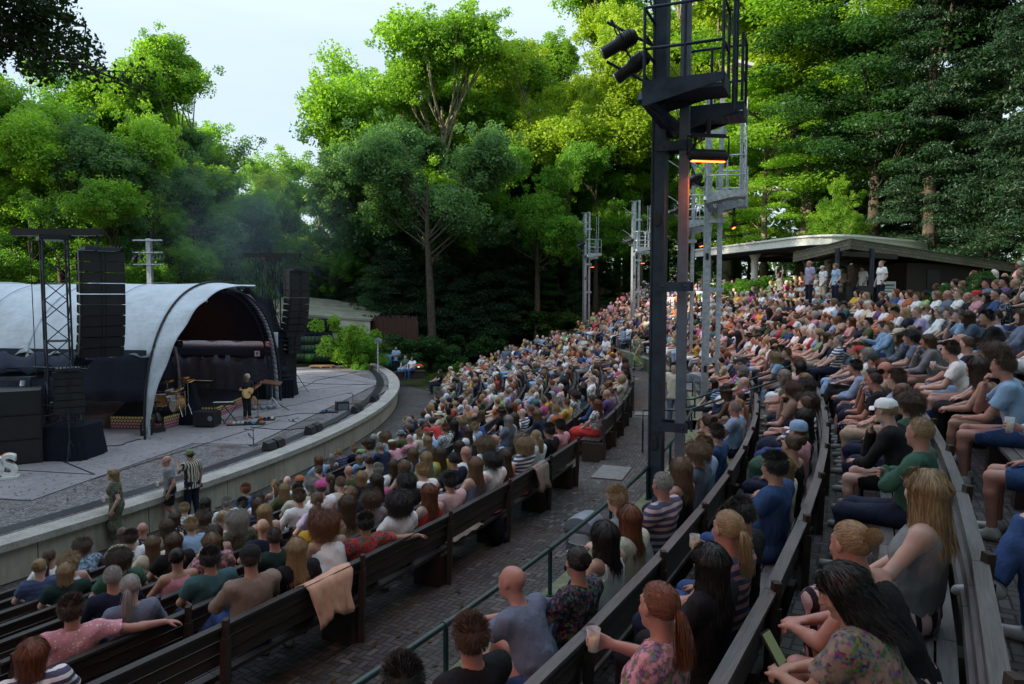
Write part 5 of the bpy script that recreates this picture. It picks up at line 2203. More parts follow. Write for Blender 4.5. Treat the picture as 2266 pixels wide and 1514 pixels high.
def proto(kind, seed):
    """unit tree one metre high per unit: real size given by H, W; returns (crown mesh, trunk mesh, H)"""
    rng = np.random.default_rng(seed)
    rnd = random.Random(seed)
    if kind in ('oak', 'tall', 'wide'):
        H = {'oak': 18, 'tall': 22, 'wide': 16}[kind]
        W = {'oak': 5.0, 'tall': 4.2, 'wide': 6.0}[kind]
        z0 = {'oak': .32, 'tall': .16, 'wide': .20}[kind] * H
        K = 460
        cs = []
        lobes = [(rnd.uniform(-1, 1) * W * .68, rnd.uniform(-1, 1) * W * .68, z0 + (H - z0) * rnd.uniform(.15, .85), rnd.uniform(.30, .50) * W) for _ in range(13)]
        while len(cs) < K:
            l = lobes[rnd.randrange(len(lobes))]
            v = Vector((rnd.gauss(0, 1), rnd.gauss(0, 1), rnd.gauss(0, 1) + .25)).normalized()
            rr = l[3] * rnd.uniform(.3, 1.0)
            p = Vector((l[0], l[1], l[2])) + Vector((v.x * rr, v.y * rr, v.z * rr * .85))
            u = (p.z - z0) / (H - z0)
            env = W * (1.05 * math.sqrt(max(0, 1 - (max(0, u - .35) / .68) ** 2)) if u > .35 else .75 + .3 * max(0, u) / .35)
            if -.05 < u < 1 and math.hypot(p.x, p.y) < env:
                cs.append(p)
        cent = np.array([tuple(p) for p in cs])
        dm = np.linalg.norm(cent[:, None] - cent[None], axis=2) + np.eye(len(cent)) * 9
        cent = cent[np.sort(dm, 1)[:, 9] < 1.25]
        K = len(cent)
        sp = rng.uniform(.38, .95, K) * (1.15 if kind != 'tall' else 1)
        q, t = leaves_np(cent, 240, sp, .090, rng, .3, .8, .10)
        # loose sprigs on the outline
        k2 = rng.integers(0, K, 220)
        c2 = cent[k2] + rng.normal(size=(220, 3)) * np.array([.75, .75, .6])
        q2, t2 = leaves_np(c2, 90, .35, .076, rng, .3)
        q, t = np.concatenate([q, q2]), np.concatenate([t, t2])
        lims = 16
    elif kind == 'yew':
        H, W, K = 12, 4.0, 150
        z0 = .3
        u = rng.uniform(0, 1, K) ** .8
        a = rng.uniform(0, 2 * np.pi, K)
        rr = W * (1 - u * .72) * rng.uniform(.45, 1, K)
        cent = np.stack([rr * np.cos(a), rr * np.sin(a), z0 + u * (H - z0 - .6)], 1)
        q, t = leaves_np(cent, 480, rng.uniform(.6, 1.1, K), .095, rng, .1, .45, .35, aspect=.3)
        lims = 6
    elif kind == 'beech':                  # broad layered sprays
        H, W, K = 20, 6.0, 170
        z0 = .22 * H
        u = rng.uniform(0, 1, K)
        a = rng.uniform(0, 2 * np.pi, K)
        rr = W * np.sqrt(1 - (u - .25) ** 2 / .62) * rng.uniform(.35, 1, K)
        cent = np.stack([rr * np.cos(a), rr * np.sin(a), z0 + u * (H - z0)], 1)
        q, t = leaves_np(cent, 600, rng.uniform(.9, 1.6, K), .082, rng, .9, .28, .10)
        lims = 18
    elif kind == 'spruce':
        H, W, K = 24, 4.4, 230
        z0 = 2.0
        u = rng.uniform(0, 1, K)
        a = rng.uniform(0, 2 * np.pi, K)
        rr = W * (1 - u) ** .8 * rng.uniform(.3, 1, K)
        cent = np.stack([rr * np.cos(a), rr * np.sin(a), z0 + u * (H - z0) - rr * .25], 1)
        q, t = leaves_np(cent, 400, rng.uniform(.6, 1.2, K), .10, rng, .3, .25, .35, aspect=.28)
        lims = 10
    elif kind == 'shrub':
        H, W, K = 3.0, 1.6, 36
        z0 = .2
        cent = rng.normal(size=(K, 3)) * np.array([.75, .75, .6]) + np.array([0, 0, 1.5])
        cent[:, 2] = np.clip(cent[:, 2], .3, 2.9)
        q, t = leaves_np(cent, 230, rng.uniform(.3, .6, K), .085, rng, .3, .8, .1)
        lims = 10
    crown = leaf_mesh(kind + '_crown', q, t)
    H0, H = H, float(np.percentile(q[:, 2], 99.7))
    m = MB()
    hx, hy = rnd.uniform(-.4, .4), rnd.uniform(-.4, .4)
    if kind == 'shrub':
        for i in range(10):
            c = cent[rnd.randrange(len(cent))]
            m.tube([(0, 0, 0), (c[0] * .4, c[1] * .4, c[2] * .5), tuple(c)], [.03, .02, .008], 5)
    else:
        rt = H * .0125 + .05
        zt = H * (.75 if kind in ('oak', 'tall', 'wide', 'beech') else .93)
        tp = [(0, 0, -1.0), (0, 0, .0), (hx * .2, hy * .2, H * .12), (hx * .7, hy * .5, H * .32), (hx, hy, H * .52), (hx * .4, hy, zt)]
        m.tube(tp, [rt * 1.5, rt * 1.35, rt, rt * .85, rt * .6, rt * .18], 10)
        for i in range(lims):
            c = Vector(cent[rnd.randrange(len(cent))])
            zb = max(H * .22, z0 * .97, min(zt * .9, c.z * rnd.uniform(.6, .85)))
            tt = zb / H
            b = Vector((hx * min(1, tt * 2), hy * min(1, tt * 2), zb))
            mid = b.lerp(c, .5) + Vector((rnd.uniform(-.4, .4), rnd.uniform(-.4, .4), -.3))
            m.tube([b, mid, c], [rt * .28, rt * .16, rt * .04], 6)
            for _ in range(2):
                e = c + Vector((rnd.uniform(-1, 1), rnd.uniform(-1, 1), rnd.uniform(-.3, .8)))
                m.tube([mid, mid.lerp(e, .6) + Vector((0, 0, .15)), e], [rt * .16, rt * .1, rt * .04], 5)
    o = m.build(kind + '_trunk')
    tm = o.data
    bpy.data.objects.remove(o)
    return crown, tm, H


PROTOS = {}


def tree(px, top, Y, kind, color, label, wide=1.0, seed=0, bark='bark', X=None, group='trees around the theatre', name=None):
    key = (kind, seed % (3 if kind in ('oak', 'tall') else 2))
    if key not in PROTOS:
        PROTOS[key] = proto(kind, hash(kind) % 1 + seed % 3 * 17 + len(kind) * 5)
    crown, trunk, H = PROTOS[key]
    p = at_y(px, top, Y)
    x = p.x if X is None else X
    gz = ground_z(x, Y)
    h = p.z - gz
    s = h / H
    nm = name or {'oak': 'oak_tree', 'tall': 'tall_tree', 'wide': 'broad_tree', 'yew': 'yew_tree', 'beech': 'beech_tree', 'spruce': 'spruce_tree', 'shrub': 'shrub'}[kind]
    root = empty(nm, (x, Y, gz), seed * 1.9 + px * .013)
    sw = s * wide
    root.scale = (sw, sw, s)
    tag(root, label, 'shrub' if kind == 'shrub' else 'tree', group)
    obj('crown', crown, MAT['needles' if kind in ('yew', 'spruce') else 'leaves'], root, color=color)
    obj('trunk' if kind != 'shrub' else 'stem', trunk, MAT[bark], root)
    return root


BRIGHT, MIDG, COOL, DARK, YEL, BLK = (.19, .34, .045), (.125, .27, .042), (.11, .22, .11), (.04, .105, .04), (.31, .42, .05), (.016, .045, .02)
T = [
    # left of the sky gap, behind the stage
    (-150, 120, 52, 'oak', MIDG, 'leafy tree cut by the left edge behind the timber shelter'),
    (10, 200, 50, 'tall', BRIGHT, 'bright green tree at the left edge below the dark overhanging branch'),
    (120, 150, 58, 'oak', MIDG, 'tree behind the left speaker tower, under the dark overhanging branch'),
    (190, 215, 47, 'oak', BRIGHT, 'light green tree with pale forked limbs above the left speaker tower'),
    (300, 96, 60, 'tall', BRIGHT, 'tallest pale green tree of the left group, rounded top against the sky'),
    (405, 150, 58, 'tall', BRIGHT, 'narrow yellow-green tree right of the tallest tree of the left group'),
    (330, 300, 50, 'oak', COOL, 'dull green tree directly above the pale lamp mast'),
    (450, 300, 62, 'oak', COOL, 'bluish green tree sloping down to the sky gap'),
    (430, 390, 52, 'wide', COOL, 'dark tree behind the top of the white stage roof'),
    (250, 420, 46, 'wide', MIDG, 'low green tree behind the white roof, left of the pale lamp mast'),
    (70, 430, 45, 'wide', MIDG, 'dark low tree behind the left speaker tower'),
    (510, 440, 56, 'wide', COOL, 'hazy blue-green low tree behind the apex of the stage roof'),
    (-60, 420, 46, 'wide', MIDG, 'dark low tree at the left edge beside the timber shelter'),
    (600, 500, 66, 'wide', COOL, 'dark low tree behind the right speaker tower'),
    (370, 470, 50, 'wide', MIDG, 'dark rounded low tree right of the pale lamp mast'),
    # gap
    (560, 372, 86, 'oak', BRIGHT, 'far pale tree low in the sky gap, left of the middle'),
    (635, 335, 84, 'wide', BRIGHT, 'far tree rising in the middle of the sky gap'),
    (705, 345, 78, 'wide', YEL, 'yellow-green sunlit tree behind the right speakers'),
    (760, 345, 72, 'oak', MIDG, 'green tree at the right end of the sky gap'),
    (650, 430, 68, 'wide', BRIGHT, 'light green spreading tree above the right speaker tower'),
    (740, 440, 63, 'wide', MIDG, 'mid green tree hanging over the low pale building'),
    # centre
    (960, 46, 62, 'tall', BRIGHT, 'tall tree with the highest top in the middle of the picture'),
    (850, 88, 66, 'oak', BRIGHT, 'bright leafy tree forming the right side of the sky gap'),
    (815, 260, 60, 'oak', COOL, 'grey-green tree beside the sky gap'),
    (955, 250, 51, 'oak', COOL, 'grey-green oak on a straight bare trunk at the far end of the seats'),
    (1070, 120, 68, 'tall', BRIGHT, 'light green tree right of the highest middle tree'),
    (1150, 98, 70, 'tall', YEL, 'sunlit yellow-green tree above the farthest light mast'),
    (1250, 118, 66, 'oak', YEL, 'sunlit yellow tree between the farthest and fourth masts'),
    (1190, 330, 55, 'oak', MIDG, 'green tree with a slender pale trunk left of the farthest mast'),
    (1330, 30, 70, 'tall', YEL, 'tall yellow-lit tree left of the dark foreground mast'),
    (1400, -60, 72, 'tall', BRIGHT, 'tall bright tree directly behind the dark foreground mast'),
    (1320, 330, 60, 'wide', MIDG, 'broad green tree above the fourth light mast'),
    (1420, 380, 64, 'wide', BRIGHT, 'bright green tree behind the fourth mast platform'),
    (900, 210, 74, 'wide', MIDG, 'mid green tree filling the wall of foliage behind the grey-green oak'),
    (1030, 240, 72, 'wide', BRIGHT, 'bright broad tree between the oak and the slender pale trunk'),
    (1110, 250, 74, 'wide', MIDG, 'mid green broad tree left of the farthest light mast'),
    (1240, 230, 74, 'wide', BRIGHT, 'bright broad tree directly above the farthest light mast'),
    (1370, 200, 76, 'wide', YEL, 'yellow-green broad tree above the fourth light mast'),
    (1000, 90, 78, 'tall', BRIGHT, 'tall bright tree filling the skyline right of the highest top'),
    (1190, 110, 78, 'tall', BRIGHT, 'tall bright tree in the skyline above the farthest mast'),
    (830, 200, 74, 'tall', MIDG, 'mid green tall tree at the right edge of the sky gap'),
    (60, 260, 60, 'wide', MIDG, 'broad tree filling the left group behind the speaker tower'),
    (240, 200, 66, 'wide', MIDG, 'broad tree in the back of the left group'),
    (370, 230, 66, 'wide', BRIGHT, 'bright broad tree in the back of the left group'),
    # right
    (1520, -120, 66, 'tall', YEL, 'sunlit tree behind the second light mast'),
    (1620, -160, 62, 'oak', YEL, 'yellow-green tree right of the masts'),
    (1700, 180, 55, 'beech', BRIGHT, 'bright spreading tree above the white canopy'),
    (1640, -100, 70, 'tall', MIDG, 'tall green tree rising above the antenna pole'),
    (1800, -260, 56, 'beech', BRIGHT, 'large light green beech above the timber hut'),
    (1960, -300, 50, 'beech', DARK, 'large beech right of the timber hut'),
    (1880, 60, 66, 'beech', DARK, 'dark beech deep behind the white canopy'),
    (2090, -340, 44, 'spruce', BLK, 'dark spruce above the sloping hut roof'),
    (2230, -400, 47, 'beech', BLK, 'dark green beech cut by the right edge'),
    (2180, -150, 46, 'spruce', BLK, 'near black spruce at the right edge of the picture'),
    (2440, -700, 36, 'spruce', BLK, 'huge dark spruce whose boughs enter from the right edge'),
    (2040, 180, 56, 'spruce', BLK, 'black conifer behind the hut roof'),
    (1850, 395, 47, 'wide', BRIGHT, 'small bright green tree reaching over the white canopy'),
]
for i, (px, top, Y, kind, col, lab) in enumerate(T):
    rn = random.Random(i * 7 + 1)
    v = rn.uniform(.88, 1.14)
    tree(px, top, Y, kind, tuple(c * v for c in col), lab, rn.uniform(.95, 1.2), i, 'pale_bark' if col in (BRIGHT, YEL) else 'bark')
# dark understorey
USED_NB = set()
U = [(770, 590, 62), (840, 590, 56), (880, 520, 56), (930, 560, 57), (1000, 540, 56), (1060, 470, 60), (1110, 520, 57), (1170, 560, 58), (1230, 480, 63), (1270, 580, 60), (1320, 530, 64),
     (1370, 560, 62), (1420, 520, 66), (1480, 480, 68), (1540, 470, 66), (1600, 460, 68), (1660, 440, 66), (1740, 470, 62), (1800, 430, 64), (1900, 430, 58), (1980, 420, 60), (2060, 400, 52), (2130, 400, 50),
     (2200, 380, 44), (2260, 360, 40), (2320, 350, 34), (1130, 400, 66), (1030, 400, 64), (860, 430, 62), (700, 590, 64), (2000, 520, 50), (1560, 560, 60), (1450, 600, 58),
     (1700, 585, 60), (1780, 560, 62), (1620, 560, 62), (1850, 560, 60)]
for i, (px, top, Y) in enumerate(U):
    kind = ('yew', 'spruce', 'yew', 'beech')[i % 4] if i > 4 else 'yew'
    nb = 'dark %s in the shaded underwood, %s' % ({'yew': 'yew', 'spruce': 'conifer', 'beech': 'small beech'}[kind],
        ('beyond the far stage end', 'behind the far benches', 'behind the farthest mast', 'behind the fourth mast', 'behind the white canopy', 'behind the timber hut', 'at the right edge')[
            0 if px < 900 else 1 if px < 1200 else 2 if px < 1340 else 3 if px < 1520 else 4 if px < 1860 else 5 if px < 2150 else 6])
    nb += ', ' + ('lowest of them', 'with pointed top', 'with ragged crown', 'leaning left', 'partly hidden', 'with dense crown', 'with drooping boughs')[i % 7]
    if i == 29:
        nb = 'dark yew filling the gap left of the reed fence'
    nb = nb if nb not in USED_NB else nb.replace('dark', 'blackish', 1)
    USED_NB.add(nb)
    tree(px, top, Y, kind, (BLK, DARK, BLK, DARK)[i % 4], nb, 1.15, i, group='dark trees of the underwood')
# unseen trees added outside the picture, placed and heightened to shade the seats
O = [(-68, 19, 44, 'oak'), (-64, 14, 38, 'wide'), (-58, 0, 38, 'oak'), (-52, -14, 38, 'wide'), (-52, 22, 40, 'wide'), (-50, 8, 36, 'oak'), (-44, -5, 36, 'wide'), (-36, -15, 34, 'oak'), (-26, -22, 30, 'wide'), (-15, -26, 25, 'oak'), (-3, -13, 26, 'wide'), (-10, -15, 28, 'wide'), (15, -8, 26, 'wide'),
     (9, -9, 22, 'beech'), (17, -1, 22, 'beech'), (22, 8, 22, 'wide'), (-14, -10, 22, 'wide'), (6, -22, 24, 'wide'), (22, -14, 24, 'wide'), (-22, -6, 22, 'oak'), (28, 17, 24, 'beech')]
for i, (x, y, h, kind) in enumerate(O):
    key = (kind, i % (3 if kind == 'oak' else 2))
    if key not in PROTOS:
        PROTOS[key] = proto(kind, i % 3 * 17 + len(kind) * 5)
    crown, trunk, H = PROTOS[key]
    root = empty({'wide': 'broad_tree', 'oak': 'oak_tree', 'beech': 'beech_tree'}[kind], (x, y, ground_z(x, y)), i * 1.3)
    root.scale = (h / H * (1.3 if h < 30 else 1.1), h / H * (1.3 if h < 30 else 1.1), h / H)
    tag(root, 'tall leafy tree added outside the view, its crown shading the seats', 'tree', 'trees added outside the view to shade the seats')
    obj('crown', crown, MAT['leaves'], root, color=MIDG)
    obj('trunk', trunk, MAT['bark'], root)
# shrubs and hedges
S = [(772, 702, 46.5, .75, BRIGHT, 'bright green bush beside the leaf patterned screen'), (805, 745, 45.8, .7, MIDG, 'mid green bush behind the thin lamp post'), (788, 775, 45.6, .5, BRIGHT, 'small bright bush left of the thin lamp post'),
     (985, 760, 50, .9, DARK, 'bush at the foot of the bare oak trunk'), (1060, 730, 54, 1.1, DARK, 'dark bush behind the standing man on the slope'), (1100, 715, 56, .9, DARK, 'bush under the slender pale trunk'),
     (1010, 800, 46.5, .6, MIDG, 'low light green plant by the two seated women'), (905, 740, 50, 1.2, DARK, 'dark bush behind the reed fence end'), (1180, 690, 56, 1.5, DARK, 'dark bush left of the farthest mast'),
     (1240, 690, 57, 1.4, DARK, 'dark bush right behind the farthest mast'), (1350, 660, 58, 1.5, DARK, 'dark bush between the far masts'),
     (2215, 604, 19, .6, DARK, 'green bush behind the top rows at the right edge'), (2120, 610, 20, .6, DARK, 'green bush left of the one at the right edge'),
     (1660, 618, 41.5, .9, MIDG, 'hedge bush under the white canopy, left end'), (1700, 614, 40.5, 1.1, MIDG, 'hedge bush under the white canopy, second from left'), (1745, 618, 39.5, .9, MIDG, 'hedge bush in the middle under the canopy'),
     (1790, 618, 38.5, .9, MIDG, 'hedge bush beside the man in the white cap'), (1620, 620, 42.5, 1.0, MIDG, 'hedge bush by the far white column'), (1850, 622, 36.5, 1.0, MIDG, 'hedge bush behind the hut posts')]
for i, (px, top, Y, wd, col, lab) in enumerate(S):
    tree(px, top, Y, 'shrub', col, lab, wd * 1.2, i, group='bushes around the theatre')

# the far wood that closes the view behind the single trees
rng = np.random.default_rng(99)
K = 2600
a = rng.uniform(rad(-32), rad(100), K)
R = rng.uniform(100, 118, K)
x, y = CX + R * np.cos(a) * 1.05, CY + R * np.sin(a) * .86
ok = (y > 20)
x, y = x[ok], y[ok]
K = len(x)
pxs = 1133 + F_PX * x / np.maximum(y, 1)
hmax = np.interp(pxs, [-400, 480, 520, 760, 800, 1300, 2300], [17, 17, 11, 11, 18, 24, 32])
z = np.array([ground_z(x[i], y[i]) for i in range(K)]) + rng.uniform(0, 1, K) * hmax
q, t = leaves_np(np.stack([x, y, z], 1), 45, 2.1, .42, rng, .3, .8)
o = obj('woodland', leaf_mesh('woodland', q, t), MAT['leaves'], color=(.06, .13, .035))
tag(o, 'dense far wood closing the view behind the single trees', 'woodland', kind='stuff')
rng = np.random.default_rng(98)
K = 1500
x = rng.uniform(-75, 10, K)
y = rng.uniform(72, 92, K)
z = rng.uniform(-1.5, 9, K)
q, t = leaves_np(np.stack([x, y, z], 1), 45, 2.0, .40, rng, .3, .8)
o = obj('woodland', leaf_mesh('woodland', q, t), MAT['leaves'], color=(.06, .13, .04))
tag(o, 'dark undergrowth of the wood behind the stage roof', 'woodland', kind='stuff')

# grass and leaf litter on the bank by the far stage end
rng = np.random.default_rng(5)
K = 500
aa = rng.uniform(16, 32, K)
RR = rng.uniform(42.8, 53, K)
pts = [pol(RR[i], aa[i]) for i in range(K) if aa[i] > end_deg(RR[i]) + .5]
c = np.array([(p.x, p.y, ground_z(p.x, p.y) + .08) for p in pts])
q, t = leaves_np(c, 60, .45, .09, rng, .1, .35, aspect=.2)
tag(obj('grass', leaf_mesh('grass', q, t), MAT['leaves'], color=(.08, .13, .03)), 'rough grass and weeds on the bank beside the far benches', 'grass', kind='stuff')

# overhanging oak bough in the near top left corner: its trunk stands outside the picture
rng = np.random.default_rng(12)
rnd = random.Random(12)
Yo = 12.0
root = empty('oak_tree', (-11.5, 11.0, ground_z(-11.5, 11.0)))
tag(root, 'dark near oak bough with lobed leaves hanging into the top left corner', 'tree')
off = Matrix.Translation(-root.location)
m = MB()
st = Vector((-11.5, 11.0, -1.9))
m.tube([off @ st, off @ (st + Vector((0, 0, 6))), off @ (st + Vector((.3, .2, 12))), off @ (st + Vector((.2, .4, 17)))], [.45, .36, .28, .1], 12)
cl = []
for (x0, y0, x1, y1, r) in ((-200, -60, 190, 60, .09), (-180, 60, 60, 60, .06), (-150, -40, 120, -60, .08), (-160, 40, 255, 175, .07), (-150, 90, 130, 140, .05), (60, 60, 120, 120, .03), (-100, -100, 60, -20, .06), (-150, -200, 200, -120, .08)):
    A, B = at_y(x0, y0, Yo + rnd.uniform(-1, 1)), at_y(x1, y1, Yo + rnd.uniform(-1.2, 1.2))
    M1 = A.lerp(B, .5) + Vector((0, 0, .15))
    m.tube([off @ (st + Vector((.1, .1, 8 + (A.z - 7)))), off @ A, off @ M1, off @ B], [r * 1.6, r, r * .6, r * .2], 7)
    for t in np.linspace(.05, 1.0, 13):
        c0 = A.lerp(B, t) + Vector((0, 0, .15 * math.sin(t * 3)))
        for _ in range(2):
            c1 = c0 + Vector((rnd.uniform(-.45, .45), rnd.uniform(-.6, .6), rnd.uniform(-.30, .28)))
            m.tube([off @ c0, off @ c0.lerp(c1, .6), off @ c1], [.014, .009, .005], 4)
            cl.append(tuple(off @ c1))
cl = np.array(cl)
q, t = leaves_np(cl, 46, .36, .050, rng, .2, .75, .2, aspect=.55)
obj('crown', leaf_mesh('oak_crown', q, t), MAT['leaves'], root, color=(.016, .035, .014))  # leaf colour painted near black, as seen against the light
m.build('trunk', MAT['bark'], root)
# crown overhead
rng = np.random.default_rng(13)
cc = rng.normal(size=(60, 3)) * np.array([2.2, 2.2, 1.6]) + np.array([-.5, .5, 16.5])
q, t = leaves_np(cc, 300, .9, .08, rng, .3, .8)
obj('crown', leaf_mesh('oak_crown', q, t), MAT['leaves'], root, color=(.03, .06, .02))
# ------------------------------------------------------------------ stage roof
FC = Vector((-11.1, 27.5, ZS))
FW, LT = Vector((.986, -.165, 0)), Vector((-.165, -.986, 0))      # forward to the public, sideways towards the camera
UPV = Vector((0, 0, 1))


def arch(s, L, grow=0.0, lift=0.0):
    """point of the arch profile; s -1 (far foot) .. 1 (near foot); L metres back from the front arch"""
    a = (1 - s) * math.pi / 2
    c, sn = math.cos(a), math.sin(a)
    p = 2.35
    x = (4.45 + grow) * math.copysign(abs(c) ** (2 / p), c)
    h = (5.1 + grow) * abs(sn) ** (2 / p)
    return FC + FW * (-L) + LT * x + UPV * (h + lift)


root = empty('stage_roof', FC)
tag(root, 'white membrane barrel roof arching over the stage with a pointed front brim', 'stage roof')
off = Matrix.Translation(-FC)
NL, NS = 40, 60


def s_at(h0):
    best = 0
    for i in range(1000):
        s = i / 1000
        if arch(s, 0).z - ZS >= h0:
            best = s
    return best


SH = s_at(2.72)
rnd = random.Random(3)
P = []
for i in range(NL + 1):
    L = 9.5 * i / NL
    bay = min(abs(L), abs(L - 4.7), abs(L - 9.3))
    sag = -.05 * math.sin(min(1, bay / 2.3) * math.pi / 2)
    row = []
    for j in range(NS + 1):
        s = -SH + 2 * SH * j / NS
        e = (abs(s) / SH) ** 12
        wr = .018 * math.sin(L * 7 + s * 5) * math.sin(s * 19) * (abs(s) ** 2) + .05 * e * math.sin(L * 4.2) * math.sin(L * 9.1 + 1)
        row.append(tuple(off @ arch(s, L, sag + wr, -.06 * e * (1 + math.sin(L * 5)))))
    P.append(row)
m = MB()
m.grid(P)
m.build('membrane', MAT['membrane'], root, solid=.02)
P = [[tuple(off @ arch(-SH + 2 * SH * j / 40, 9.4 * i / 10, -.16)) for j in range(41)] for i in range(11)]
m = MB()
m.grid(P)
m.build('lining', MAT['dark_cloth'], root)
# brim
P = []
for i in range(9):
    t = i / 8
    row = []
    for j in range(61):
        s = -.10 + 1.08 * j / 60
        sx = abs(s)
        o_ = .98 * (1 - sx ** 2.6) * t
        fold = .07 * math.sin(s * 30 + t * 2) * t * (1 - t * .5) * (1 if s > .3 else .3)
        row.append(tuple(off @ (arch(s, -o_, .0 + fold, -.12 * t * (1 - sx)))))
    P.append(row)
m = MB()
m.grid(P)
m.build('brim', MAT['membrane'], root, solid=.02)
m = MB()
m.tube([off @ arch(-.10 + 1.1 * j / 60, 0, .05) for j in range(61)], .035, 6)
m.build('keder_seam', MAT['cable'], root)
for L in (2.35, 4.7, 7.0, 9.3):
    m = MB()
    m.tube([off @ arch(-SH + 2 * SH * j / 60, L, .015 if L in (2.35, 7.0) else .03) for j in range(61)], .012 if L in (2.35, 7.0) else .04, 6)
    m.build('welded_seam', MAT['light_plastic'] if L in (2.35, 7.0) else MAT['membrane'], root)
for L in (0.0, 4.7, 9.3):
    m = MB()
    m.tube([off @ arch(-1 + 2 * j / 60, L + .02, -.12) for j in range(61)], .085, 8)
    m.build('arch_rib', MAT['galvanised'], root)
m = MB()
m.tube([off @ arch(-1 + 1.0 * j / 40, -.25, -.28) for j in range(41)], .045, 6)
m.tube([off @ arch(-1 + 1.0 * j / 40, .25, -.28) for j in range(41)], .045, 6)
for j in range(34):
    s = -1 + j / 34
    m.tube([off @ arch(s, -.25, -.28), off @ arch(s + .03, .25, -.28)], .018, 5)
m.build('arch_truss', MAT['dark_steel'], root)
for s0 in (.32, -.02):
    m = MB()
    a = arch(s0, 0, -.1)
    m.tube([off @ a, off @ (a + FW * (.95 if s0 > .1 else 1.35) + UPV * -.02)], .05, 8)
    m.build('brim_pole', MAT['galvanised'], root)
# side and back walls of cloth


def curtain(p0, p1, z0, z1, mat, label=None, cat=None, parent=None, name='curtain', amp=.06, freq=5.0):
    p0, p1 = Vector(p0), Vector(p1)
    n = max(6, int((p1 - p0).length / .12))
    nrm = (p1 - p0).cross(UPV).normalized()
    P = []
    for i in range(5):
        z = z0 + (z1 - z0) * i / 4
        P.append([tuple(p0.lerp(p1, j / n) * 1 + nrm * amp * math.sin(j * .12 * freq * 2) * (1 - .3 * i / 4) + Vector((0, 0, z - p0.lerp(p1, j / n).z + amp * .6 * (i == 0) * math.sin(j * .8)))) for j in range(n + 1)])
    if parent is not None:
        P = [[tuple(off @ Vector(q)) for q in r] for r in P]
    m = MB()
    m.grid(P)
    o = m.build(name, MAT[mat], parent, solid=.015)
    if label:
        tag(o, label, cat)
    return o


HX = (arch(SH * .985, 0) - FC).dot(LT)
nA_, nB_ = FC + LT * HX, FC - FW * 9.3 + LT * HX
fA_, fB_ = arch(-1, .0), arch(-1, 9.3)
curtain(nA_ + FW * -.25, nB_, ZS + 1.12, ZS + 2.85, 'dark_cloth', parent=root, name='side_curtain', amp=.03, freq=3)
curtain(fA_, fB_, ZS, ZS + 1.95, 'bluelit_backdrop_cloth', parent=root, name='side_curtain')
curtain(fA_ + LT * .05, fB_ + LT * .05, ZS + 1.85, ZS + 2.35, 'dark_cloth', parent=root, name='valance', amp=.05, freq=1.5)
curtain(fA_ + LT * -.05, fB_ + LT * -.05, ZS + 2.3, ZS + 3.0, 'membrane', parent=root, name='light_band', amp=.0)
curtain(nB_, fB_, ZS, ZS + 4.9, 'bluelit_backdrop_cloth', parent=root, name='back_curtain')
# flared black drape on the far shoulder
A = [arch(s, -.02, .02) for s in np.linspace(-.12, -1, 12)]
B = [at_y(x, y, Yv) for x, y, Yv in ((546, 632, 28.6), (558, 643, 30), (572, 656, 31.2), (588, 661, 32.5), (603, 663, 33.6), (607, 682, 33.8), (612, 702, 34), (619, 724, 34.2), (628, 741, 34.5), (627, 780, 34.5), (627, 820, 34.5), (626, 862, 34.5))]
P = [[tuple(off @ (a.lerp(b, t) + Vector((0, 0, -.25 * math.sin(t * math.pi) * (1 if k < 6 else 0))))) for a, b in [(A[k], B[k])] for t in np.linspace(0, 1, 7)] for k in range(12)]
m = MB()
m.grid(P)
m.build('flared_drape', MAT['black_cloth'], root, solid=.02)
# small square emblem on the valance
p = fA_ + FW * -.9 + LT * .14 + UPV * 2.05
m = MB()
m.box(off @ p, (.02, .02, .02))
e = MB()
Me = Matrix.Translation(off @ p) @ Matrix.Rotation(math.atan2(FW.y, FW.x), 4, 'Z')
e.box((0, 0, 0), (.24, .012, .24), None, Me)
eo = e.build('emblem', MAT['paper'], root)
e = MB()
e.ball((0, -.01, .02), (.06, .008, .06), 10, 6, Me)
e.box((-.02, -.012, -.04), (.04, .006, .1), None, Me)
e.build('emblem_mark', MAT['blue_cloth'], eo)


def lampball(px, py, Y, mat, label, r=.09, light=None, group='small stage lamps under the roof'):
    p = at_y(px, py, Y)
    root = empty('stage_lamp', p, rad(160))
    tag(root, label, 'stage lamp', group)
    m = MB()
    m.tube([(0, -.05, 0), (0, .2, .05)], [r * 1.3, r], 10)
    m.tube([(0, .1, .05), (0, .1, .35)], .02, 6)
    m.build('housing', MAT['black_paint'], root)
    m = MB()
    m.ball((0, -.06, 0), (r, .02, r), 12, 6)
    m.build('lens', MAT[mat], root)
    if light:
        ld = bpy.data.lights.new('lamp_light', 'POINT')
        ld.energy = light[0]
        ld.color = light[1]
        ld.shadow_soft_size = .1
        lo = bpy.data.objects.new('lamp_light', ld)
        COL.objects.link(lo)
        link_parent(lo, root)
        lo.location = (0, -.25, 0)
    return root


lampball(397, 762, 29.5, 'orange_lamp', 'bright orange stage lamp inside the arch by the inner rib', .12, (5, (1, .25, .08)))
lampball(108, 787, 24.9, 'orange_lamp', 'orange stage lamp under the roof hem behind the left speaker tower', .10)
lampball(529, 680, 30.5, 'red_lamp', 'red stage lamp high under the roof on the right', .06, (1.2, (1, .05, .05)))
lampball(580, 746, 31.5, 'red_lamp', 'red stage lamp on the right leg of the arch', .07)
lampball(1067, 681, 50.5, 'red_lamp', 'small red light among the dark trees, upper one', .045, group='red lights in the trees')
lampball(1061, 744, 50.5, 'red_lamp', 'small red light among the dark trees, lower one', .045, group='red lights in the trees')

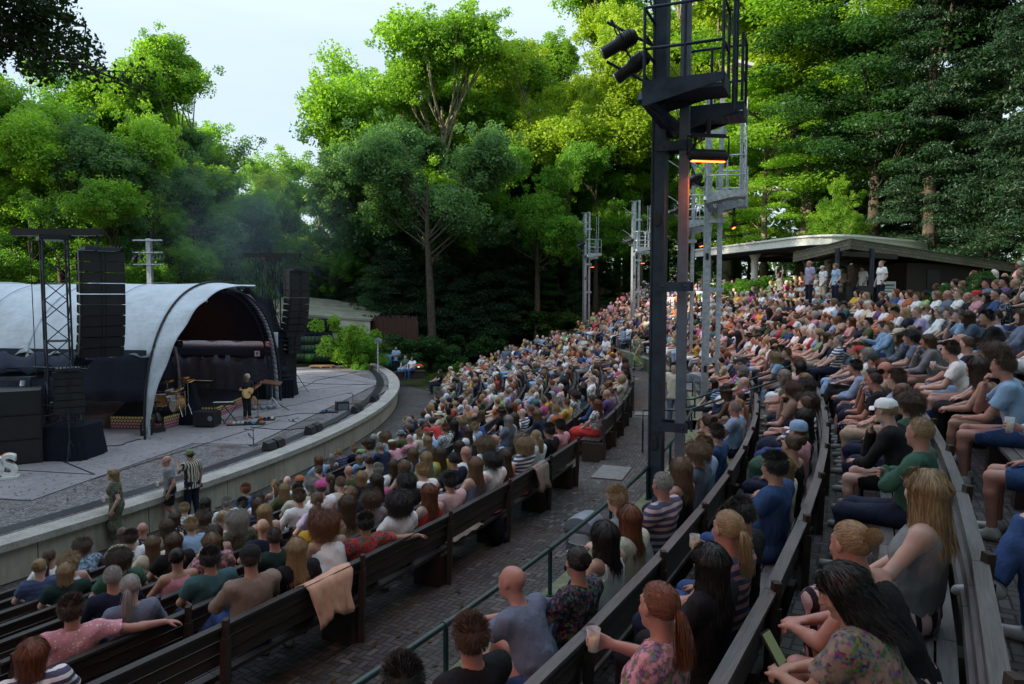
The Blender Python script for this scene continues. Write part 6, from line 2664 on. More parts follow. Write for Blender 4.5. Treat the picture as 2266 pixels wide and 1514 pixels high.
# ------------------------------------------------------------------ speaker towers
def truss(m, c, z0, z1, w, rot, M=None, r=.028):
    cor = []
    for i in range(4):
        a = rot + math.pi / 4 + i * math.pi / 2
        cor.append(Vector((c[0] + w * .707 * math.cos(a), c[1] + w * .707 * math.sin(a), 0)))
    for p in cor:
        m.tube([p + UPV * z0, p + UPV * z1], r, 8, M)
    n = max(2, int((z1 - z0) / (w * .9)))
    for i in range(4):
        a, b = cor[i], cor[(i + 1) % 4]
        for j in range(n):
            za, zb = z0 + (z1 - z0) * j / n, z0 + (z1 - z0) * (j + 1) / n
            q = (a + UPV * za, b + UPV * zb) if j % 2 == 0 else (b + UPV * za, a + UPV * zb)
            m.tube(list(q), r * .55, 5, M)
            if j == n // 2:
                m.tube([a + UPV * za, b + UPV * za], r * .6, 5, M)


def speaker_tower(px, Y, label, armx):
    p = at_y(px, 700, Y)
    root = empty('speaker_tower', (p.x, Y, ZS))
    tag(root, label, 'speaker tower', 'black truss towers for the speakers')
    top = 6.27
    m = MB()
    truss(m, (0, 0), 1.0, top, .62, rad(38))
    m.build('truss', MAT['dark_steel'], root)
    m = MB()
    m.box((.12, 0, top + .18), (2.5, .26, .20))
    m.build('top_beam', MAT['black_paint'], root)
    m = MB()
    m.box((0, 0, top + .02), (.78, .78, .14), (0, 0, rad(38)))
    m.box((0, -.5, top + .0), (.14, .02, .05))
    m.build('head_block', MAT['black_paint'], root)
    m = MB()
    truss(m, (0, 0), .95, 1.6, 1.0, rad(38))
    m.tube([(-.6, -.2, 2.6), (1.0, -.3, 2.55)], .03, 6)
    m.build('base_frame', MAT['dark_steel'], root)
    m = MB()
    m.tube([(armx, 0, top + .1), (armx, -.1, top - .38)], .03, 6)
    m.build('hoist_chain', MAT['dark_steel'], root)
    m = MB()
    m.tube([(-.62, -.1, top), (-.6, -.12, 3.2), (-.52, -.2, 1.0)], .012, 5)
    m.build('loose_chain', MAT['cable'], root)
    P = []
    for i in range(5):
        t = i / 4
        k = 1.0 - .12 * t
        row = []
        for j in range(49):
            a = 2 * math.pi * j / 48
            sx = math.copysign(abs(math.cos(a)) ** .35, math.cos(a))
            sy = math.copysign(abs(math.sin(a)) ** .35, math.sin(a))
            w_ = 1 + .035 * math.sin(a * 13) * (1 - t)
            row.append((sx * .82 * k * w_ + .25, sy * .72 * k * w_ - .1, .96 * t))
        P.append(row)
    m = MB()
    m.grid(P)
    m.add(P[-1][:-1], [tuple(range(48))])
    m.build('draped_base', MAT['black_cloth'], root)
    return root


def line_array(px, Y, ztop, n, yaw, label, w=1.12, h=.30, d=.46, tilt=2.6):
    p = at_y(px, 700, Y)
    root = empty('line_array', (p.x, Y, ztop), yaw)
    tag(root, label, 'line array', 'hanging columns of speaker boxes')
    m = MB()
    m.box((0, 0, .04), (w * .8, d * 1.5, .08))
    for i in range(12):
        m.box((-.5 + i * .09, -.3, .1), (.03, .05, .06))
    m.build('rigging_frame', MAT['dark_steel'], root)
    pos = Vector((0, 0, -.02))
    ang = 0
    for i in range(n):
        ang += tilt * (i / n) ** 1.3 * 2.2
        R = Matrix.Rotation(rad(ang), 4, 'X')
        c = pos + R.to_3x3() @ Vector((0, 0, -h / 2))
        M = Matrix.Translation(c) @ R
        b = MB()
        # wedge-shaped cabinet: taller at the front (-y)
        f, bk = h / 2 * .96, h / 2 * .74
        vs = [(-w / 2, -d / 2, -f), (w / 2, -d / 2, -f), (w / 2, d / 2, -bk), (-w / 2, d / 2, -bk), (-w / 2, -d / 2, f), (w / 2, -d / 2, f), (w / 2, d / 2, bk), (-w / 2, d / 2, bk)]
        b.add(vs, [(0, 3, 2, 1), (4, 5, 6, 7), (0, 1, 5, 4), (1, 2, 6, 5), (2, 3, 7, 6), (3, 0, 4, 7)], False, M)
        for x in (-w * .27, w * .27):
            b.box((x, -d / 2 - .008, 0), (w * .40, .016, h * .84), None, M)
        b.box((0, -d / 2 - .012, 0), (w * .05, .02, h * .84), None, M)
        for x in (-w / 2 - .012, w / 2 + .012):
            b.box((x, -d * .38, 0), (.02, .06, h * .9), None, M)
            b.box((x, d * .3, 0), (.02, .05, h * .7), None, M)
        cab = b.build('cabinet', MAT['black_paint'], root)
        pos = pos + R.to_3x3() @ Vector((0, 0, -h))
    return root


speaker_tower(126, 20.8, 'black truss tower with a flat top beam left of the stage roof', 1.25)
speaker_tower(601, 33.3, 'distant black truss tower with a top beam right of the stage roof', 1.15)
# the cabinets face the public: local -y turned towards +x / the camera
line_array(226, 20.7, ZS + 5.92, 10, rad(44), 'long hanging black speaker column in front of the white roof, left of stage')
line_array(658, 33.2, ZS + 5.75, 10, rad(58), 'long hanging black speaker column right of the stage by the leaf pattern', w=1.12)
line_array(145, 20.2, ZS + 2.55, 6, rad(35), 'short stack of small speakers at the foot of the left truss tower', w=.72, h=.20, d=.36, tilt=.4)
line_array(646, 34.2, ZS + 2.9, 5, rad(50), 'short stack of small speakers on a stand right of the stage', w=.7, h=.20, d=.4, tilt=1.0)


def sub_stack(px, py, n, w, d, h, rz, label):
    p = at_z(px, py, ZS)
    root = empty('subwoofer_stack', p, rz)
    tag(root, label, 'subwoofers')
    for i in range(n):
        b = MB()
        b.box((0, 0, h * (i + .5)), (w, d, h - .015))
        b.box((0, -d / 2 - .008, h * (i + .5)), (w - .08, .016, h - .09))
        b.box((w / 2 + .006, 0, h * (i + .5)), (.012, .2, .08))
        b.build('subwoofer', MAT['black_paint'], root)
    return root


sub_stack(10, 1022, 3, 1.9, 1.3, .68, rad(30), 'stack of large black subwoofers at the left edge of the stage')
sub_stack(630, 866, 2, .9, .9, .95, rad(35), 'black subwoofers stacked at the right leg of the arch')
# tarpaulin bundle above the left subwoofers
rn = random.Random(8)
P = []
for i in range(9):
    P.append([(-1.6 + .28 * j, -.7 + .25 * i, .12 + .35 * math.sin(math.pi * i / 8) + .14 * math.sin(j * 1.9 + i) + .08 * rn.random()) for j in range(14)])
m = MB()
m.grid(P)
P2 = [[(x, y, z - .35 if 0 < i < 8 else z - .5) for x, y, z in r] for i, r in enumerate(P)]
p = at_y(10, 828, 21.5)
o = m.build('tarpaulin', MAT['dark_cloth'], None, p, rad(12), solid=.03)
tag(o, 'dark blue tarpaulin bunched above the subwoofers at the left edge', 'tarpaulin')
m = MB()
m.box((0, 0, 0), (2.6, 1.6, .1))
for x in (-1.2, 1.2):
    for y in (-.7, .7):
        m.box((x, y, -.95), (.08, .08, 1.85))
o = m.build('platform', MAT['dark_steel'], None, (p.x, p.y, p.z - .05))
tag(o, 'low dark scaffold deck under the blue tarpaulin', 'deck')


def tripod(px, py, h, label, name='tripod_stand', top=None, leg=.55, mat='black_paint', z=ZS):
    p = at_z(px, py, z)
    root = empty(name, p, rad(px * 7 % 90))
    tag(root, label, 'stand', 'stands on the stage')
    for k in range(3):
        a = k * 2 * math.pi / 3 + .5
        MB().tube([(0, 0, h * .42), (leg * math.cos(a), leg * math.sin(a), .01)], .016, 6).build('leg', MAT[mat], root)
    m = MB()
    m.cyl((0, 0, .12), .019, h - .12, 8)
    m.build('pole', MAT[mat], root)
    return root


tripod(156, 1022, 1.5, 'thin tripod in front of the black draped base left of the stage', mat='dark_steel', leg=.22)
tripod(655, 868, 2.2, 'black tripod carrying small speakers right of the stage', leg=.62)


def micstand(px, py, h, label, boom=(.35, -.1, .12), z=ZS):
    p = at_z(px, py, z)
    root = empty('microphone_stand', p)
    tag(root, label, 'microphone stand', 'microphone stands on the stage')
    MB().lathe([(.001, .035), (.05, .035), (.14, .015), (.145, 0), (.001, 0)], 16).build('base', MAT['black_paint'], root)
    m = MB()
    m.cyl((0, 0, .02), .012, h, 8)
    m.build('pole', MAT['black_paint'], root)
    m = MB()
    e = Vector((0, 0, h)) + Vector(boom)
    m.tube([(-boom[0] * .3, -boom[1] * .3, h - boom[2] * .3), tuple(e)], .010, 6)
    m.build('boom', MAT['black_paint'], root)
    m = MB()
    m.tube([tuple(e), tuple(e + Vector(boom).normalized() * .10), tuple(e + Vector(boom).normalized() * .16)], [.014, .018, .028], 10)
    m.build('microphone', MAT['grey_plastic'], root)


micstand(571, 924, 1.35, "straight microphone stand in front of the guitarist", (-.30, -.05, .10))
micstand(561, 986, .48, 'short microphone stand alone on the front slabs', (-.12, 0, .02))
micstand(781, 894, .42, 'short microphone stand near the right end of the coping', (-.1, 0, .02))
micstand(478, 883, 1.55, 'tall boom microphone stand behind the keyboards', (-.45, 0, .25))


# wedges on the coping
for q, (px, py, lab) in enumerate(((606, 990, 'nearest'), (694, 955, 'second nearest'), (790, 910, 'third'), (829, 886, 'farthest'))):
    p = at_z(px, py, ZS + .035)
    root = empty('stage_lamp_box', p, math.atan2(p.y - CY, p.x - CX))
    tag(root, 'black twin flood light on the stone coping, %s from the camera' % lab, 'flood light', 'black flood lights along the coping')
    for y in (-.24, .24):
        m = MB()
        m.prism([(-.16, 0), (.16, 0), (.10, .2), (-.08, .26)], -.20, .20, Matrix.Translation((0, y, 0)) @ Matrix.Rotation(math.pi / 2, 4, 'X'))
        m.build('lamp_box', MAT['black_paint'], root)
    m = MB()
    m.box((0, 0, .03), (.1, .8, .05))
    m.build('bracket', MAT['dark_steel'], root)


# risers with the dotted skirt
def riser(base_px, h, label, nfront, z=ZS):
    pts = [at_z(x, y, z) for x, y in base_px]
    c = sum(pts, Vector()) / len(pts)
    root = empty('riser', c)
    tag(root, label, 'riser', 'low risers with a dotted skirt')
    m = MB()
    m.prism([(p.x - c.x, p.y - c.y) for p in pts], .0, h - .03)
    m.build('deck', MAT['black_cloth'], root)
    m = MB()
    u = 0
    for i in range(nfront):
        a, b = pts[i], pts[i + 1]
        nr = (b - a).cross(UPV).normalized() * .03
        L = (b - a).length
        k = len(m.f)
        a2, b2 = a - c + nr, b - c + nr
        m.add([(a2.x, a2.y, .02), (b2.x, b2.y, .02), (b2.x, b2.y, h), (a2.x, a2.y, h)], [(0, 1, 2, 3)])
        m.uv[k] = [(u / .115, 0), ((u + L) / .115, 0), ((u + L) / .115, 4), (u / .115, 4)]
        u += L
    m.build('skirt', MAT['dotted_skirt'], root, solid=.01)
    return c


riser([(247, 948), (362, 950), (430, 931), (415, 895), (300, 890)], .44, 'drum riser with a skirt of pink and yellow dots, behind the near arch leg', 2)
riser([(437, 925), (478, 925), (543, 896), (500, 872), (400, 885)], .42, 'second dotted riser behind the guitarist', 2)


def drum(root, c, r, h, rot=(0, 0, 0), mat='drum_shell', name='drum'):
    M = Matrix.Translation(c) @ Euler(rot).to_matrix().to_4x4()
    m = MB()
    m.lathe([(r, -h / 2), (r, h / 2)], 24, M=M)
    o = m.build(name, MAT[mat], root)
    m = MB()
    for s in (-1, 1):
        m.lathe([(r + .008, s * (h / 2 - .02)), (r + .014, s * (h / 2 - .02)), (r + .014, s * (h / 2 + .01)), (r + .002, s * (h / 2 + .01))], 24, M=M)
    for k in range(6):
        a = k * math.pi / 3
        m.tube([(r * 1.03 * math.cos(a), r * 1.03 * math.sin(a), -h / 2), (r * 1.03 * math.cos(a), r * 1.03 * math.sin(a), h / 2)], .006, 4, M)
    m.build('hoop', MAT['chrome'], o)
    m = MB()
    m.lathe([(.001, h / 2 + .001), (r, h / 2 + .001)], 24, M=M)
    m.lathe([(r, -h / 2 - .001), (.001, -h / 2 - .001)], 24, M=M)
    m.build('drum_head', MAT['white_plastic'], o)


p = at_z(372, 915, ZS + .44)
root = empty('drum_kit', p, rad(-40))
tag(root, 'orange wooden drum kit with cymbals on the dotted riser', 'drum kit')
drum(root, (-.55, .0, .42), .21, .42)
drum(root, (-.1, .15, .72), .15, .22, (.3, 0, 0))
drum(root, (.25, .15, .72), .14, .2, (.3, .1, 0))
drum(root, (.05, .35, .32), .28, .42, (math.pi / 2, 0, 0), name='bass_drum')
drum(root, (.5, -.1, .6), .17, .14, (.15, .1, 0), 'chrome', 'snare_drum')
for (x, y, z, r) in ((-.65, .3, 1.05, .22), (.6, .45, 1.15, .24), (.85, 0, .95, .18), (-.95, -.1, 1.0, .2), (.0, .6, 1.2, .2)):
    m = MB()
    m.lathe([(.001, .03), (.04, .02), (r, 0), (r, -.004), (.001, .02)], 24, M=Matrix.Translation((x, y, z)) @ Matrix.Rotation(.25, 4, 'X'))
    o = m.build('cymbal', MAT['brass'], root)
    m = MB()
    m.tube([(x, y, .3), (x, y, z + .05)], .011, 6)
    for k in range(3):
        a = k * 2.09
        m.tube([(x, y, .35), (x + .25 * math.cos(a), y + .25 * math.sin(a), .0)], .009, 5)
    m.build('cymbal_stand', MAT['chrome'], o)
m = MB()
m.lathe([(.001, .5), (.15, .5), (.16, .46), (.02, .44), (.02, .1)], 14, (.2, -.5, 0))
m.build('stool', MAT['black_paint'], root)
m = MB()
m.tube([(-1.0, -.2, .75), (-.2, -.1, .78), (.9, .2, .8)], .014, 6)
m.tube([(-1.0, -.2, 0), (-1.0, -.2, .8)], .014, 6)
m.tube([(.9, .2, 0), (.9, .2, .85)], .014, 6)
m.build('rack', MAT['chrome'], root)


def keyboard(px, py, w, label, rz, h=.85, z=ZS):
    p = at_z(px, py, z)
    root = empty('keyboard', p, rz)
    tag(root, label, 'keyboard', 'keyboards on folding stands')
    MB().box((0, 0, h), (w, .34, .09)).build('body', MAT['black_paint'], root)
    MB().box((0, -.06, h + .049), (w * .9, .15, .012)).build('keys', MAT['white_plastic'], root)
    m = MB()
    for x in (-w * .28, w * .28):
        m.beam((x - .25, 0, .02), (x + .25, 0, h - .05), .03, .03)
        m.beam((x + .25, .02, .02), (x - .25, .02, h - .05), .03, .03)
    m.build('stand', MAT['dark_steel'], root)


keyboard(447, 893, 1.2, 'black keyboard on a stand behind the riser', rad(-15), .95)
keyboard(497, 940, .75, 'small keyboard on a black cross stand left of the guitarist', rad(10), .78)

# draped lump, flight case, racks, amps, moving heads
m = MB()
P = []
for i in range(9):
    t = i / 8
    P.append([((.42 * (1 - t) + .10) * math.cos(a) * (1 + .12 * math.sin(a * 5 + i)), (.30 * (1 - t) + .08) * math.sin(a), 1.55 * t) for a in [2 * math.pi * j / 24 for j in range(25)]])
m.grid(P)
m.add(P[-1][:-1], [tuple(range(24))])
tag(m.build('draped_equipment', MAT['black_cloth'], None, at_z(424, 938, ZS)), 'tall narrow thing covered by a black cloth between the two risers', 'covered equipment')
p = at_z(459, 944, ZS)
root = empty('flight_case', p, rad(-8))
tag(root, 'black flight case with a pale round emblem, in front of the dotted riser', 'case')
MB().box((0, 0, .30), (.78, .5, .46)).build('box', MAT['black_paint'], root)
MB().box((0, 0, .545), (.8, .52, .03)).build('lid', MAT['dark_steel'], root)
MB().tube([(.25, -.251, .33), (.25, -.258, .33)], .09, 16).build('emblem', MAT['light_plastic'], root)
for x in (-.3, .3):
    MB().tube([(x, -.2, .035), (x + .03, -.2, .035)], .035, 8).build('caster', MAT['black_paint'], root)
for q, (px, py, sd_) in enumerate(((325, 963, 'left'), (350, 956, 'right'))):
    p = at_z(px, py, ZS)
    root = empty('moving_head_lamp', p, rad(20 + q * 40))
    tag(root, '%s of two black moving head lamps at the near leg of the arch' % sd_, 'stage lamp', 'moving head lamps by the arch leg')
    MB().box((0, 0, .07), (.36, .3, .14)).build('base', MAT['black_paint'], root)
    m = MB()
    m.box((-.17, 0, .28), (.04, .12, .34)).box((.17, 0, .28), (.04, .12, .34))
    m.build('yoke', MAT['black_paint'], root)
    m = MB()
    a = .5 + q * .6
    m.tube([(0, -.16 * math.cos(a), .42 - .1 * math.sin(a)), (0, 0, .42), (0, .22 * math.cos(a), .42 + .22 * math.sin(a))], [.10, .14, .12], 12)
    m.build('head', MAT['black_paint'], root)
for q, (px, py, w_, h_, lab) in enumerate(((430, 872, .9, .95, 'equipment rack with a metal frame behind the keyboards'), (503, 870, .95, 1.25, 'tall equipment rack with cases at the back of the stage'), (545, 868, .8, .8, 'low amplifier rack behind the guitarist'))):
    p = at_z(px, py, ZS)
    root = empty('equipment_rack', p, rad(-10))
    tag(root, lab, 'rack')
    m = MB()
    for x in (-w_ / 2, w_ / 2):
        for y in (-.25, .25):
            m.tube([(x, y, 0), (x, y, h_)], .018, 6)
    for z_ in (.1, h_ * .5, h_):
        m.tube([(-w_ / 2, -.25, z_), (w_ / 2, -.25, z_)], .015, 6)
        m.tube([(-w_ / 2, .25, z_), (w_ / 2, .25, z_)], .015, 6)
    m.build('frame', MAT['chrome'], root)
    MB().box((0, 0, h_ * .52), (w_ * .9, .44, .02)).box((0, 0, h_ + .01), (w_ * .98, .5, .02)).build('shelf', MAT['dark_steel'], root)
    for k in range(3):
        MB().box((-.25 + .24 * k, 0, h_ + .12 + .04 * (k % 2)), (.22, .34, .2 + .08 * (k % 2))).build('device', MAT['grey_plastic' if k % 2 else 'black_paint'], root)
    MB().box((0, .05, h_ * .28), (w_ * .7, .36, h_ * .3)).build('amplifier', MAT['black_paint'], root)
# scaffold frame at the back right inside the roof
root = empty('scaffold', at_z(590, 880, ZS) + Vector((-1.0, 1.2, 0)))
tag(root, 'small scaffold with shelves at the far right inside the stage roof', 'scaffold')
m = MB()
truss(m, (0, 0), 0, 3.2, .9, 0, r=.022)
m.build('frame', MAT['dark_steel'], root)
for z_ in (.9, 1.6):
    MB().box((-.6, 0, z_), (2.4, .9, .05)).build('shelf', MAT['black_paint'], root)
MB().lathe([(.001, -.30), (.25, -.2), (.34, 0), (.25, .2), (.001, .3)], 16, (-.9, 0, 2.0)).build('hanging_ball', MAT['dark_steel'], root)
m = MB()
m.box((0, 0, .42), (2.0, .9, .84))
for x in np.linspace(-.95, .95, 14):
    m.tube([(x, -.46, .02), (x, -.46, .84)], .03, 5)
tag(m.build('draped_table', MAT['black_cloth'], None, at_z(600, 884, ZS) + Vector((-.2, .5, 0)), rad(20)), 'black draped table at the far leg of the arch', 'table')

# pedal boards, small amps and cables on the floor
rn = random.Random(21)
for q, (px, py, w_, lab) in enumerate(((545, 940, 1.3, 'pedal board with many effect boxes at the feet of the guitarist'), (590, 930, .6, 'small pedal board right of the microphone stand'), (729, 913, .7, 'pedal board near the front gutter'))):
    p = at_z(px, py, ZS)
    root = empty('pedal_board', p, rad(12))
    tag(root, lab, 'pedal board', 'pedal boards on the stage')
    MB().box((0, 0, .03), (w_, .36, .04)).build('board', MAT['black_paint'], root)
    for k in range(int(w_ / .14)):
        c_ = rn.choice(['blue_cloth', 'orange_paint', 'chrome', 'white_plastic', 'green_rail', 'black_paint'])
        MB().box((-w_ / 2 + .1 + k * .135, rn.uniform(-.08, .08), .08), (.09, .13, .06)).cyl((-w_ / 2 + .1 + k * .135, -.03, .11), .015, .02, 8).build('pedal', MAT[c_], root)
p = at_z(757, 907, ZS)
root = empty('small_amplifier', p, rad(30))
tag(root, 'small black amplifier standing by the front gutter', 'amplifier')
MB().box((0, 0, .17), (.5, .3, .34)).build('cabinet', MAT['black_paint'], root)
MB().box((0, -.155, .15), (.42, .012, .24)).build('grille', MAT['grey_plastic'], root)


def cable(pts, label, z=ZS + .015, r=.016):
    P = [at_z(x, y, z) for x, y in pts]
    o = []
    for i in range(len(P) - 1):
        a, b = P[i], P[i + 1]
        n = (b - a).cross(UPV).normalized()
        for k in range(8):
            t = k / 8
            o.append(a.lerp(b, t) + n * .12 * math.sin(t * math.pi) * math.sin(i * 2.3 + 1) + n * .03 * math.sin(t * 12 + i))
    o.append(P[-1])
    base = o[0].copy()
    m = MB()
    m.tube([p - base for p in o], r, 5)
    tag(m.build('cable', MAT['cable'], None, base), label, 'cable', 'cables on the stage floor')


cable([(555, 945), (640, 951), (700, 945)], 'black cable running right from the pedal board')
cable([(590, 925), (660, 915), (720, 915)], 'black cable between the two pedal boards')
cable([(700, 952), (760, 925), (800, 905), (848, 870), (858, 853)], 'thick black cable following the front gutter', r=.03)
cable([(650, 845), (720, 850), (790, 851), (850, 853)], 'black cable crossing the far slabs')
cable([(312, 972), (270, 985), (225, 988)], 'black cable from the near arch leg to the left')
cable([(640, 868), (700, 842), (790, 824)], 'black cable running to the far end of the stage')
cable([(640, 928), (655, 934), (648, 930), (660, 926)], 'small coil of cable on the slabs', r=.012)
cable([(556, 985), (553, 965), (551, 958)], 'thin cable beside the short microphone stand', r=.01)

# fire prop of sticks among grey stones
p = at_z(562, 904, ZS)
root = empty('campfire_prop', p)
tag(root, 'heap of sticks like a campfire ringed by stones behind the guitarist', 'stage prop')
for k in range(12):
    a = k * math.pi / 6
    MB().tube([(.3 * math.cos(a), .25 * math.sin(a), 0), (.03 * math.cos(a), .03 * math.sin(a), .5)], .022, 6).build('stick', MAT['raw_wood'], root)
for k in range(11):
    a = k * 2 * math.pi / 11
    MB().ball((.55 * math.cos(a) + .25, .4 * math.sin(a), .09), (.13, .11, .10), 8, 6).build('stone', MAT['light_plastic'], root)
# percussion stand at the far arch leg
tripod(603, 902, 1.0, 'chrome stand with a dark tilted tray at the far arch leg', 'tray_stand', mat='chrome', leg=.35)
o = MB().box((0, 0, 0), (.75, .4, .05), (.25, .12, 0)).build('tray', MAT['rosewood'], None, at_z(603, 902, ZS) + Vector((0, 0, 1.03)))
tag(o, 'dark tilted tray on the chrome stand', 'tray')

# pallets and planks on the far stage end
for q, (px, py, w_, lab) in enumerate(((712, 813, 1.5, 'wooden pallet lying at the far stage edge below the bushes'), (48, 1012, 1.8, 'long wooden pallet under the left subwoofers'))):
    p = at_z(px, py, ZS)
    m = MB()
    for k in range(5):
        m.box((0, -.4 + .2 * k, .10), (w_, .14, .025))
    for x in (-w_ / 2 + .1, 0, w_ / 2 - .1):
        m.box((x, 0, .045), (.12, .95, .08))
    tag(m.build('pallet', MAT['raw_wood'], None, p, rad(5 if q == 0 else 38)), lab, 'pallet')

# illuminated-style letters at the left edge
p = at_z(-8, 1060, ZS)
root = empty('letter_sign', p, rad(24))
tag(root, 'big free-standing letters O and S, white rimmed with orange insides, on a white base', 'letters')
MB().box((-.1, 0, .03), (1.15, .34, .06)).build('base', MAT['white_plastic'], root)
for ch, x in (('O', -.42), ('S', .10)):
    cu = bpy.data.curves.new('letter', 'FONT')
    cu.body = ch
    cu.size = .78
    cu.extrude = .10
    cu.bevel_depth = .012
    cu.offset = .012
    tmp = bpy.data.objects.new('tmp', cu)
    COL.objects.link(tmp)
    bpy.context.view_layer.update()
    me = bpy.data.meshes.new_from_object(tmp.evaluated_get(bpy.context.evaluated_depsgraph_get()))
    bpy.data.objects.remove(tmp)
    me.materials.clear()
    o = obj('letter', me, MAT['white_plastic'], root)
    o.location = (x, 0, .065)
    o.rotation_euler = (math.pi / 2, 0, 0)
    me2 = me.copy()
    me2.materials.clear()
    o2 = obj('inside', me2, MAT['orange_paint'], o)
    o2.scale = (.99, .99, .6)
    o2.location = (-.05, .0, -.12)

# guitarist
g0 = at_z(546, 927, ZS)
gp = person(g0, rad(-118), 'guitar', 0, 6, 'm', (.50, .28, .20), 'locks', (.42, .22, .10), 'tee', 'plain', (.02, .022, .03), 'trousers', (.02, .02, .028), (.30, .16, .10), hat='cap', hatc=(.40, .44, .38),
            label='person with long dreadlocks and pale cap playing an acoustic guitar on stage')
root = empty('guitar', g0 + Vector((0, 0, 0)), rad(-118))
tag(root, 'light wooden acoustic guitar held by the person on stage', 'guitar')
Mg = Matrix.Translation((.10, .205, 1.02)) @ Matrix.Rotation(rad(180), 4, 'Z') @ Matrix.Rotation(rad(90), 4, 'X') @ Matrix.Rotation(rad(27), 4, 'Z') @ Matrix.Rotation(0, 4, 'Y')
outl = []
for i in range(48):
    a = 2 * math.pi * i / 48
    r = .19 + .025 * math.cos(2 * a) - .0
    x = .25 * math.cos(a)
    y = (.195 if x < 0 else .150) * math.sin(a) * (1 - .25 * math.exp(-((x - .04) / .07) ** 2))
    outl.append((x, y))
m = MB()
m.prism(outl, -.05, .05, Mg)
m.build('body', MAT['spruce_top'], root)
MB().tube([Mg @ Vector((.04, 0, -.051)), Mg @ Vector((.04, 0, -.056))], .048, 16).build('sound_hole', MAT['black_paint'], root)
MB().tube([Mg @ Vector((.04, 0, .051)), Mg @ Vector((.04, 0, .056))], .048, 16).build('sound_hole', MAT['black_paint'], root)
m = MB()
m.box((.46, 0, -.035), (.5, .05, .03), None, Mg)
m.build('neck', MAT['rosewood'], root)
MB().box((.76, 0, -.02), (.14, .075, .02), None, Mg).build('headstock', MAT['rosewood'], root)
MB().box((-.12, 0, -.055), (.03, .14, .012), None, Mg).build('bridge', MAT['rosewood'], root)
# ------------------------------------------------------------------ the audience
HC = dict(bl=((.30, .205, .11), 'blonde'), lb=((.15, .092, .052), 'light brown'), br=((.07, .040, .024), 'brown'), db=((.035, .02, .013), 'dark brown'), bk=((.012, .010, .010), 'black'),
          gy=((.27, .26, .25), 'grey'), rd=((.15, .052, .024), 'auburn'), wh=((.5, .48, .45), 'white'))
SK = dict(f=(.60, .40, .32), t=(.46, .28, .20), d=(.11, .055, .035), r=(.50, .26, .20))
TC = dict(wh=((.80, .81, .84), 'white'), cr=((.60, .54, .44), 'cream'), bk=((.014, .014, .017), 'black'), nv=((.014, .020, .045), 'navy'), lb=((.26, .40, .60), 'light blue'), bl=((.035, .075, .20), 'blue'),
          gy=((.20, .21, .23), 'grey'), gb=((.15, .18, .26), 'grey blue'), ol=((.09, .10, .045), 'olive'), gn=((.045, .11, .08), 'green'), tl=((.05, .12, .135), 'teal'), pk=((.62, .30, .36), 'pink'),
          pp=((.60, .42, .44), 'pale pink'), rd=((.50, .045, .045), 'red'), ru=((.42, .14, .06), 'rust'), mu=((.60, .36, .05), 'mustard'), pu=((.13, .07, .19), 'purple'), be=((.42, .34, .26), 'beige'),
          dg=((.015, .04, .035), 'dark green'), mg=((.50, .08, .25), 'magenta'), lg=((.26, .38, .17), 'light green'), pl=((.42, .38, .58), 'lilac'), ta=((.25, .19, .16), 'taupe'))
HN = dict(short='short %s hair', long='long %s hair', wavy='long wavy %s hair', curly='big curly %s hair', curls='%s curls', ponytail='%s ponytail', bun='%s hair bun', bob='%s bob', crop='cropped %s hair', bald='a bald head')
GN = dict(tee='t-shirt', long='shirt', tank='vest', dress='dress')
PN = dict(plain='', stripes='striped ', floral='floral ', dots='dotted ', upright_stripes='striped ', zigzag='patterned ')
RP = {('lower', b): 'lower row ' + n for b, n in enumerate(['near left', 'past stairs', 'mid block', 'far middle', 'far end'])}
RP.update({('upper', b): 'upper row ' + n for b, n in enumerate(['nearest camera', 'behind bin', 'before canopy', 'far end'])})
SINGER = Vector((-11, 27.3, 0))
used_labels = set()
taken = {}          # row id -> list of angles
SEATED = []


def facing(p, mixf=.45):
    rdir = Vector((CX - p.x, CY - p.y))
    tgt = Vector((SINGER.x - p.x, SINGER.y - p.y))
    a, b = math.atan2(-rdir.x, rdir.y), math.atan2(-tgt.x, tgt.y)
    d = (b - a + math.pi) % (2 * math.pi) - math.pi
    body = a + d * mixf
    rest = math.degrees(d * (1 - mixf))
    return body, rest


def circ_hits(px, R):
    """angles where the vertical plane through picture column px meets radius R"""
    k = (px - 1133) / F_PX * 1.0
    # ray (k*y, y) approximately; the pitch's effect on columns is small
    A = k * k + 1
    B = 2 * (-CX * k - CY)
    C = CX * CX + CY * CY - R * R
    D = B * B - 4 * A * C
    if D < 0:
        return []
    out = []
    for s in (-1, 1):
        y = (-B + s * math.sqrt(D)) / (2 * A)
        if y > .6:
            out.append((k * y, y))
    return out


def find_seat(px, py):
    best = None
    for ri, (tier, k, Rb, z, a0, a1, bi) in enumerate(ROWS):
        a = a0 + .3
        while a < a1 - .2:
            p = pol(Rb - .24, a, z + 1.2)
            q = to_px(p)
            if q is not None:
                e = math.hypot(q[0] - px, q[1] - py)
                if best is None or e < best[0]:
                    best = (e, ri, a)
            a += .12
    return best


def say(hair, hc, top, pat, tcn, tier, k, bi, hat=None, specs=False):
    h = HN[hair]
    h = h % HC[hc][1] if '%s' in h else h
    if hat:
        h = {'cap': 'a cap', 'fedora': 'a brimmed hat', 'sunhat': 'a straw hat', 'headscarf': 'a headscarf'}[hat[0]]
    return 'person, %s, %s%s %s, %s %s' % (h, PN[pat], TC[tcn][1], GN[top], ORD[k], RP[(tier, bi)])


